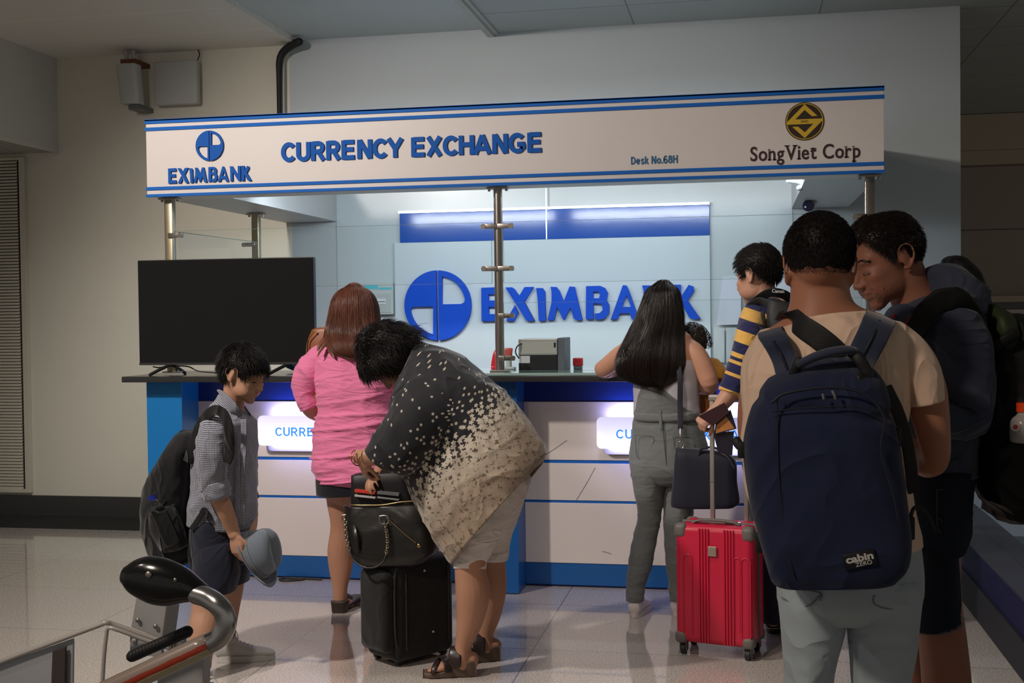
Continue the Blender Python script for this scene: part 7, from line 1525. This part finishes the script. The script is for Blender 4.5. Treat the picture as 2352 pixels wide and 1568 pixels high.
limb(bd, [(2160, 1150, YD-.06, 48, .08), (2156, 1350, YD-.08, 48, .075), (2164, 1460, YD-.08, 53, .074), (2174, 1568, YD-.08, 55, .070), (2176, 1660, YD-.07, 56, .068), (2172, 1800, YD-.06, 40, .05), (2168, 1900, YD-.05, 30, .042), (2166, 1950, YD-.05, 30, .045)], n=28)
limb(bd, [(2130, 1150, YD+.07, 48, .08), (2120, 1350, YD+.10, 50, .085), (2110, 1450, YD+.12, 46, .075), (2106, 1568, YD+.13, 44, .068), (2104, 1660, YD+.13, 44, .066), (2102, 1800, YD+.13, 34, .05), (2100, 1880, YD+.13, 27, .042), (2100, 1925, YD+.13, 28, .045)], n=28)
bd.fuse('body', m_sko, om, voxel=.0038, it=3)
TAB_O = [(0, 44), (18, 40), (30, 46), (48, 32), (60, 20), (70, 4), (80, -6), (88, 14), (102, 14), (112, 0), (128, -18), (150, -26), (180, -30)]
crn = nz(np.array([-.35, .0, .9]))
def th_o(a, e, D):
    bald = np.exp(-((1-(D@crn))/.05)); return (.004+.010*np.clip((e-2)/40, 0, 1)+.010*np.clip((40-a)/40, 0, 1))*(1-.55*bald)
h = MB(); ho.cap(h, TAB_O, th_o, noise=.0018, fs=60, n=260, m=180, soft=9, seed=9)
ho.spikes(h, TAB_O, 8000, .014, .0006, th_o, lambda d: np.array([.9, 0, -.25 if d[2] > .3 else -.8]), seed=10, lift=.40, K=3, jit=.3)
h.build('hair', mat('hair_brown_black', (0.016, 0.010, 0.009), .34, spec=.6), om, smooth=True)
h = MB(); rg = np.random.default_rng(4); u_ = rg.random(110)
strands(h, facial(ho, 8+27*u_, 13.5+4*np.sin(pi*np.minimum(u_*1.15, 1))+rg.normal(size=110)*.9, (0, .06, .015, 0)), .0007)
u_ = np.linspace(0, 1, 40); strands(h, facial(ho, 12+17*u_, -4.5-1.2*np.sin(pi*u_), (.02, .01, -.03, .002)), .0008)
h.build('eyebrow_hair', mat('hair_brown_black'), om, smooth=True); h = MB()
Q = []                                            # stubble on lip and chin
for k in range(420):
    az = radians(rg.normal(0, 26)); el_ = radians(rg.uniform(-62, -27)); D = np.array([cos(el_)*cos(az), cos(el_)*sin(az), sin(el_)])
    if abs(math.degrees(el_)+39) < 4 and abs(az) < .35: continue
    r = float(ho.radius(D[None])[0]); p0 = ho.w((D*r)[None])[0]; Q.append([p0, p0+ho.F*.001-ho.U*.001, p0+ho.F*.0015-ho.U*.003])
strands(h, np.array(Q), .0004)
h.build('stubble_beard', mat('hair_brown_black'), om, smooth=True)
m_hod = mat('hoodie_bluegrey_fleece', (0.044, 0.053, 0.084), .9, crease=(.8, 5, (1, 1, 1.6), .016), bump=.4, bscale=380, sheen=.12, spec=.15, dist=.001, var=.12, vscale=7)
fH = addf(folds(.008, 5, 5, 6, 4, rot=.5), crz(.010, 6, 5, 6, 5, rot=.4))
b = MB(); loft(b, [(2068, 722, 2225, 700, YD, .11), (2045, 765, 2262, 735, YD, .16), (2040, 850, 2262, 840, YD, .17), (2050, 980, 2250, 980, YD, .16), (2062, 1090, 2238, 1090, YD, .155)], n=130, sub=12, caps=(.5, .08), disp=fH); b.build('hoodie_body', m_hod, om, smooth=True)
b = MB(); limb(b, [(2180, 738, YD-.09, 62, .08), (2208, 785, YD-.13, 66, .085), (2222, 860, YD-.145, 60, .080), (2230, 930, YD-.15, 50, .068), (2214, 968, YD-.165, 42, .058), (2160, 962, YD-.20, 38, .048), (2110, 940, YD-.22, 30, .040)], n=110, sub=12, caps=.9, disp=addf(folds(.005, 7, 7, 12, 4, rot=.3), crz(.010, 7, 5, 9, 6, rot=-.3))); b.build('sleeve', m_hod, om, smooth=True)
b = MB(); limb(b, [(2080, 760, YD+.12, 50, .07), (2065, 860, YD+.16, 48, .07), (2060, 930, YD+.12, 40, .06), (2040, 925, YD+.02, 32, .04)], n=60, sub=8, caps=.9, disp=folds(.006, 7, 7, 12, 4)); b.build('sleeve', m_hod, om, smooth=True)
b = MB()
tube(b, [P(2056, 745, YD-.12), P(2072, 728, YD-.125), P(2110, 735, YD-.14), P(2160, 705, YD-.13), P(2205, 690, YD-.07), P(2225, 680, YD+.02), P(2200, 665, YD+.10), P(2150, 670, YD+.13), P(2100, 700, YD+.12), P(2062, 735, YD+.04), P(2056, 745, YD-.06)], [(.030, .028), (.032, .03), (.036, .03), (.042, .034), (.048, .04), (.05, .045), (.05, .045), (.045, .04), (.035, .03), (.03, .028), (.03, .028)], n=60, sub=10, ref=(0, 0, 1), disp=crz(.014, 9, 8, 14, 6, rot=.3))
loft(b, [(2120, 640, 2215, 618, YD+.02, .08), (2128, 680, 2262, 660, YD+.02, .12), (2150, 720, 2264, 700, YD+.01, .12), (2180, 745, 2252, 730, YD, .08)], n=60, sub=8, caps=.6, disp=addf(folds(.008, 8, 8, 9, 6, rot=.5), crz(.014, 7, 6, 9, 3, rot=.3)))
b.build('hood', m_hod, om, smooth=True)
b = MB(); tube(b, [P(2054, 722, YD-.155), P(2046, 738, YD-.168), P(2038, 760, YD-.175)], [(.003, .002)]*3, n=8); tube(b, [P(2094, 730, YD-.175), P(2084, 744, YD-.185), P(2072, 760, YD-.190)], [(.006, .002)]*3, n=8); b.build('red_drawcord', mat('cord_red', (.55, .01, .02), .6), om, smooth=True)
m_dsh = mat('denim_dark', (0.010, 0.014, 0.024), .85, bump=.35, bscale=420, var=.3, vscale=9, spec=.2)
fS2 = addf(folds(.005, 7, 7, 6, 3, rot=.3), crz(.007, 6, 5, 6, 4, rot=.4))
b = MB(); loft(b, [(2062, 1075, 2234, 1075, YD, .17), (2066, 1130, 2230, 1130, YD, .19), (2070, 1200, 2224, 1200, YD, .20), (2078, 1250, 2215, 1250, YD, .19)], n=80, sub=8, caps=.2, disp=fS2)
loft(b, [(2105, 1180, 2224, 1180, YD-.07, .115), (2098, 1240, 2200, 1240, YD-.08, .11), (2095, 1320, 2204, 1320, YD-.08, .105), (2096, 1400, 2208, 1395, YD-.08, .10), (2100, 1442, 2209, 1420, YD-.08, .10)], n=80, sub=10, caps=(.4, .05), disp=fS2)
loft(b, [(2072, 1180, 2190, 1180, YD+.08, .115), (2070, 1300, 2180, 1300, YD+.10, .105), (2072, 1415, 2168, 1415, YD+.12, .10)], n=60, sub=8, caps=(.4, .05), disp=fS2); b.build('denim_shorts', m_dsh, om, smooth=True)
b = MB(); Q = []
for k in range(260):
    th = rg.uniform(0, 2*pi); a, c = P(2100, 1441, YD-.08), P(2209, 1420, YD-.08); p0 = (a+c)/2+(c-a)/2*cos(th)+np.array([0, .098*sin(th), 0]); Q.append([p0+[0, 0, .004], p0+[rg.normal()*.003, rg.normal()*.003, -.003], p0+[rg.normal()*.007, rg.normal()*.005, -abs(rg.normal())*.008]])
for k in range(4): p0 = P(2205+k, 1412+k, YD-.15); Q.append([p0, p0+[.008+.004*k, 0, -.010], p0+[.006, 0, -.024-.004*k]])
strands(b, np.array(Q), .0005); b.build('frayed_hem', mat('fray_thread', (.16, .18, .20), .8), om)
b = MB(); pk = [(2152, 1125), (2222, 1128), (2220, 1192), (2200, 1218), (2178, 1222), (2154, 1216), (2152, 1125)]
tube(b, [P(x, y, YD-.192*math.sqrt(max(.05, 1-((x-2147)/84)**2))-.008) for x, y in pk], .0012, n=6, sub=3)
tube(b, [P(x, y, YD-.192*math.sqrt(max(.05, 1-((x-2147)/84)**2))-.009) for x, y in ((2153, 1188), (2180, 1205), (2200, 1192), (2219, 1190))], .0012, n=6, sub=3); b.build('pocket_stitching', mat('stitch_tan', (.05, .045, .04), .8), om)
m_snd = mat('black_trainer', (0.012, 0.012, 0.013), .5)
for hx, yy in ((2170, YD-.10), (2100, YD+.10)):
    x0 = float(P(hx, 1850, yy)[0]); sneaker(om, (x0+.03, yy+.02, 0), (x0-.25, yy-.05, 0), m_snd, m_snd, w=.047, h=.07, lace=False)

# ---- his rucksack
rk = empty('rucksack', P(2330, 1170, YD+.05), 'big black rucksack on the balding man at the right picture edge', 'rucksack')
m_rk = mat('rucksack_black', (0.0065, 0.0065, 0.007), .6, crease=(.9, 5, (1, 1, 1), .02), bump=.4, bscale=200, spec=.3)
b = MB(); YRk = YD+.06
loft(b, [(2235, 770, 2395, 745, YRk, .12, 3), (2228, 850, 2440, 840, YRk, .17, 3), (2232, 960, 2455, 960, YRk, .185, 3.2), (2230, 1060, 2450, 1060, YRk, .185, 3.4), (2236, 1125, 2440, 1125, YRk, .18, 3.6), (2262, 1162, 2410, 1164, YRk, .15, 3.6)], n=110, sub=12, caps=.5, disp=addf(folds(.012, 5, 5, 6, 4, rot=.5), crz(.016, 6, 5, 5, 5, rot=.3))); b.build('main_bag', m_rk, rk, smooth=True)
b = MB(); loft(b, [(2165, 612, 2222, 598, YRk+.02, .07), (2190, 640, 2248, 628, YRk+.02, .10), (2215, 690, 2268, 682, YRk+.02, .11), (2228, 760, 2290, 750, YRk, .11)], n=50, sub=8, caps=.8, disp=folds(.006, 12, 12, 12)); b.build('top_lid', m_rk, rk, smooth=True)
b = MB(); loft(b, [(2256, 712, 2290, 700, YRk-.06, .05), (2260, 740, 2318, 722, YRk-.07, .08), (2262, 775, 2336, 762, YRk-.07, .09), (2275, 800, 2330, 800, YRk-.06, .07)], n=50, sub=8, caps=.7, disp=folds(.006, 14, 14, 9, 3)); b.build('green_cover', mat('cover_green', (0.022, 0.034, 0.010), .6, bump=.3, bscale=60), rk, smooth=True)
b = MB(); band(b, [P(2095, 790, YD-.175), P(2110, 745, YD-.185), P(2150, 695, YD-.17), P(2200, 688, YD-.17), P(2236, 735, YD-.12), P(2248, 800, YD-.08)], [.022, .026, .028, .028, .026, .022], .008, (0, 1, .3), n=16, sub=6, disp=folds(.003, 20, 20, 20)); b.build('shoulder_strap', m_rk, rk, smooth=True)
b = MB(); tube(b, [P(2285, 795, YRk-.16), P(2310, 780, YRk-.17), P(2334, 765, YRk-.17)], [(.014, .006)]*3, n=10); b.build('lid_strap', m_rk, rk, smooth=True)
bt = empty('orange_capped_bottle', P(2345, 1010, YRk-.2), 'bottle with an orange cap in the side pocket of the big black rucksack', 'bottle')
b = MB(); q = P(2352, 1012, YRk-.21); tube(b, [q, q+[0, 0, .02], q+[0, 0, .05], q+[0, 0, .066], q+[0, 0, .072]], [.033, .034, .031, .016, .015], n=24, caps=.2); b.build('bottle_body', mat('bottle_milky', (.42, .40, .38), .25), bt, smooth=True)
b = MB(); cyl(b, q+[0, 0, .0725], q+[0, 0, .095], .018, 24); b.build('bottle_cap', mat('cap_orange', (.85, .07, .01), .4), bt, smooth=True, auto=40)
b = MB(); q2 = P(2332, 980, YRk-.24); cyl(b, q2+[0, .004, 0], q2+[0, -.002, 0], .011, 20); cyl(b, q2+[0, -.002, 0], q2+[0, -.003, 0], .006, 16, 1); b.build('bottle_mark', [mat('mark_white', (.5, .5, .48), .5), mat('mark_red', (.35, .03, .03), .5)], bt)

# ================================================================== LUGGAGE TROLLEY IN THE FOREGROUND
YG = 1.78
tr_ = empty('luggage_trolley', P(300, 1500, YG)*[1, 1, 0], 'airport luggage trolley with black grip and red banded push bar in the left foreground', 'trolley')
m_alu = mat('trolley_aluminium', (0.52, 0.51, 0.50), .24, 1.0, bump=.05, bscale=30)
m_wire = mat('trolley_wire_grey', (0.62, 0.58, 0.55), .4, .2)
m_plt = mat('trolley_plate_grey', (0.48, 0.48, 0.49), .45, .2)
b = MB(); pr = [(289, 1342, 292, 1298), (300, 1359, 311, 1285), (322, 1374, 338, 1277), (352, 1387, 370, 1280), (388, 1391, 402, 1291), (420, 1384, 432, 1308), (444, 1382, 458, 1330), (456, 1386, 474, 1344)]
loft(b, [(a, c, x, y, YG+.02, d_) for (a, c, x, y), d_ in zip(pr, (.020, .025, .028, .030, .028, .024, .019, .018))], n=56, sub=8, caps=(.35, .1)); b.build('brake_grip', mat('grip_black_plastic', (0.006, 0.006, 0.007), .17, spec=.6, coat=.3), tr_, smooth=True)
for q in ((341, 1319), (402, 1331)):
    b = MB(); ell(b, P(q[0], q[1], YG-.010), (.0055, .003, .0055) if q[0] < 400 else (.003, .002, .003)); b.build('grip_rivet', mat('rivet_steel', (.45, .42, .38), .35, .9), tr_, smooth=True)
b = MB(); R0 = 23.5*PPM(P(500, 1420, YG))
tube(b, [P(452, 1364, YG+.015), P(476, 1372, YG+.01), P(500, 1388, YG), P(517, 1413, YG), P(518, 1440, YG), P(503, 1464, YG), P(478, 1479, YG), P(455, 1490, YG)], R0, n=28, sub=8); b.build('bent_tube', m_alu, tr_, smooth=True)
pa, pb_ = P(479, 1478, YG), P(120, 1646, YG-.06); d_ = nz(pb_-pa)
b = MB(); Lp = np.linalg.norm(pb_-pa); tube(b, [pa+d_*Lp*t for t in (0, .5, 1)], [R0*1.10]*3, n=48, sub=8, caps=.05)
m_slv = mat('sleeve_print_and_reflection', (.5, .5, .5), .22, coat=.5); N, L, B = nodes_of(m_slv)
tc = N.new('ShaderNodeTexCoord'); s = N.new('ShaderNodeSeparateXYZ'); L.new(tc.outputs['Object'], s.inputs[0])
ee = np.cross(d_, [0, 1, 0]); ee = ee if ee[2] > 0 else -ee; ee = nz(ee)
dt = N.new('ShaderNodeVectorMath'); dt.operation = 'DOT_PRODUCT'; L.new(tc.outputs['Object'], dt.inputs[0]); dt.inputs[1].default_value = tuple(ee)
hgt = mnode(N, L, 'SUBTRACT', dt.outputs['Value'], float(pa@ee)); nz_ = N.new('ShaderNodeTexNoise'); nz_.inputs['Scale'].default_value = 60; L.new(tc.outputs['Object'], nz_.inputs['Vector'])
hgt = mnode(N, L, 'ADD', hgt, mnode(N, L, 'MULTIPLY', mnode(N, L, 'SUBTRACT', nz_.outputs['Fac'], .5), .0035))
c1_ = mixc(N, L, mnode(N, L, 'GREATER_THAN', hgt, -.0062), (.55, .47, .30), (.36, .035, .012)); c1_ = mixc(N, L, mnode(N, L, 'GREATER_THAN', hgt, .0035), c1_, (.30, .24, .20)); L.new(c1_, B.inputs['Base Color'])  # red and cream are print, the brown top is a painted-in reflection
b.build('push_bar_sleeve', m_slv, tr_, smooth=True)
b = MB(); chn = [P(x, y, YG+.07) for x, y in ((300, 1508), (345, 1488), (390, 1468), (430, 1450))]; A_ = crom(np.array(chn), 12)
for k in range(len(A_)-1): tube(b, [A_[k], A_[k+1]], [(.010 if k % 2 else .0075)]*2, n=10, sub=1)
b.build('spiral_cable', mat('cable_rubber', (0.014, 0.014, 0.016), .5), tr_, smooth=True)
rw = 6.0*PPM(P(240, 1450, YG+.15)); Yw = YG+.15
b = MB(); tube(b, [P(-260, 1622, Yw), P(0, 1520, Yw), P(120, 1475, Yw), P(225, 1436, Yw), P(243, 1430, Yw), P(262, 1434, Yw+.01), P(330, 1458, Yw+.03), P(400, 1482, Yw+.05)], rw, n=14, sub=6); b.build('basket_rim', m_wire, tr_, smooth=True)
b = MB(); tube(b, [P(400, 1492, Yw+.04), P(330, 1468, Yw+.02), P(265, 1444, Yw), P(248, 1443, Yw), P(244, 1460, Yw), P(238, 1520, Yw), P(232, 1640, Yw)], rw*.8, n=12, sub=6); b.build('basket_wire', m_wire, tr_, smooth=True)
b = MB(); q = [P(x, y, Yw+.005) for x, y in ((-200, 1595), (168, 1466), (166, 1700), (-200, 1700))]; nn_ = np.array([0, .006, 0]); v = q+[p_+nn_ for p_ in q]; b.add(v, [(0, 1, 2, 3), (7, 6, 5, 4), (0, 4, 5, 1), (1, 5, 6, 2), (2, 6, 7, 3), (3, 7, 4, 0)]); b.build('advert_plate', mat('plate_pale', (0.50, 0.52, 0.56), .45), tr_, bevel=.002)
b = MB(); v = [P(x, y, Yw-.006) for x, y in ((120, 1495), (150, 1485), (148, 1600), (116, 1600))]; v = v+[p_+nn_ for p_ in v]; b.add(v, [(0, 1, 2, 3), (7, 6, 5, 4), (0, 4, 5, 1), (1, 5, 6, 2), (2, 6, 7, 3), (3, 7, 4, 0)]); b.build('hinge_bar', mat('hinge_brown', (0.10, 0.08, 0.075), .5, .3), tr_, bevel=.001)
b = MB(); q = [P(x, y, YG+.22) for x, y in ((312, 1372), (385, 1372), (372, 1468), (300, 1440))]; nn_ = np.array([.012, .03, 0]); v = q+[p_+nn_ for p_ in q]; b.add(v, [(0, 1, 2, 3), (7, 6, 5, 4), (0, 4, 5, 1), (1, 5, 6, 2), (2, 6, 7, 3), (3, 7, 4, 0)]); b.build('bracket_plate', m_plt, tr_, bevel=.002)
for q in ((316, 1424), (357, 1438)):
    b = MB(); ell(b, P(q[0], q[1], YG+.215), (.0045, .003, .0045)); b.build('bracket_bolt', mat('rivet_steel'), tr_, smooth=True)
b = MB(); q = [P(x, y, YG+.18) for x, y in ((298, 1462), (370, 1482), (372, 1510), (298, 1500))]; nn_ = np.array([0, .01, 0]); v = q+[p_+nn_ for p_ in q]; b.add(v, [(0, 1, 2, 3), (7, 6, 5, 4), (0, 4, 5, 1), (1, 5, 6, 2), (2, 6, 7, 3), (3, 7, 4, 0)]); ell(b, P(308, 1471, YG+.178), (.005, .003, .005)); b.build('lower_bracket', m_plt, tr_, bevel=.001)
b = MB(); q = [P(x, y, YG+.10) for x, y in ((362, 1530), (468, 1486), (462, 1760), (350, 1760))]; nn_ = np.array([0, .03, 0]); v = q+[p_+nn_ for p_ in q]; b.add(v, [(0, 1, 2, 3), (7, 6, 5, 4), (0, 4, 5, 1), (1, 5, 6, 2), (2, 6, 7, 3), (3, 7, 4, 0)]); b.build('side_plate', m_plt, tr_, bevel=.002)
# the rest of the trolley down to the floor
xr, xl = float(P(410, 1600, YG+.12)[0]), float(P(-260, 1600, YG+.12)[0])
for x in (xr, xl):
    b = MB(); tube(b, [(x, YG+.12, .90), (x, YG+.14, .45), (x, YG+.18, .16)], .015, n=16); b.build('upright', m_alu, tr_, smooth=True)
    b = MB(); cyl(b, (x-.02, YG+.20, .07), (x+.02, YG+.20, .07), .07, 24); b.build('wheel', mat('wheel_black'), tr_, smooth=True, auto=40)
b = MB(); rbox(b, xl, xr, YG+.14, YG+.95, .13, .16, .01); b.build('platform', m_plt, tr_, smooth=True, auto=40)
b = MB(); xm = (xl+xr)/2; cyl(b, (xm-.02, YG+.88, .06), (xm+.02, YG+.88, .06), .06, 24); rbox(b, xm-.03, xm+.03, YG+.84, YG+.92, .10, .135, .005); b.build('wheel', mat('wheel_black'), tr_, smooth=True, auto=40)
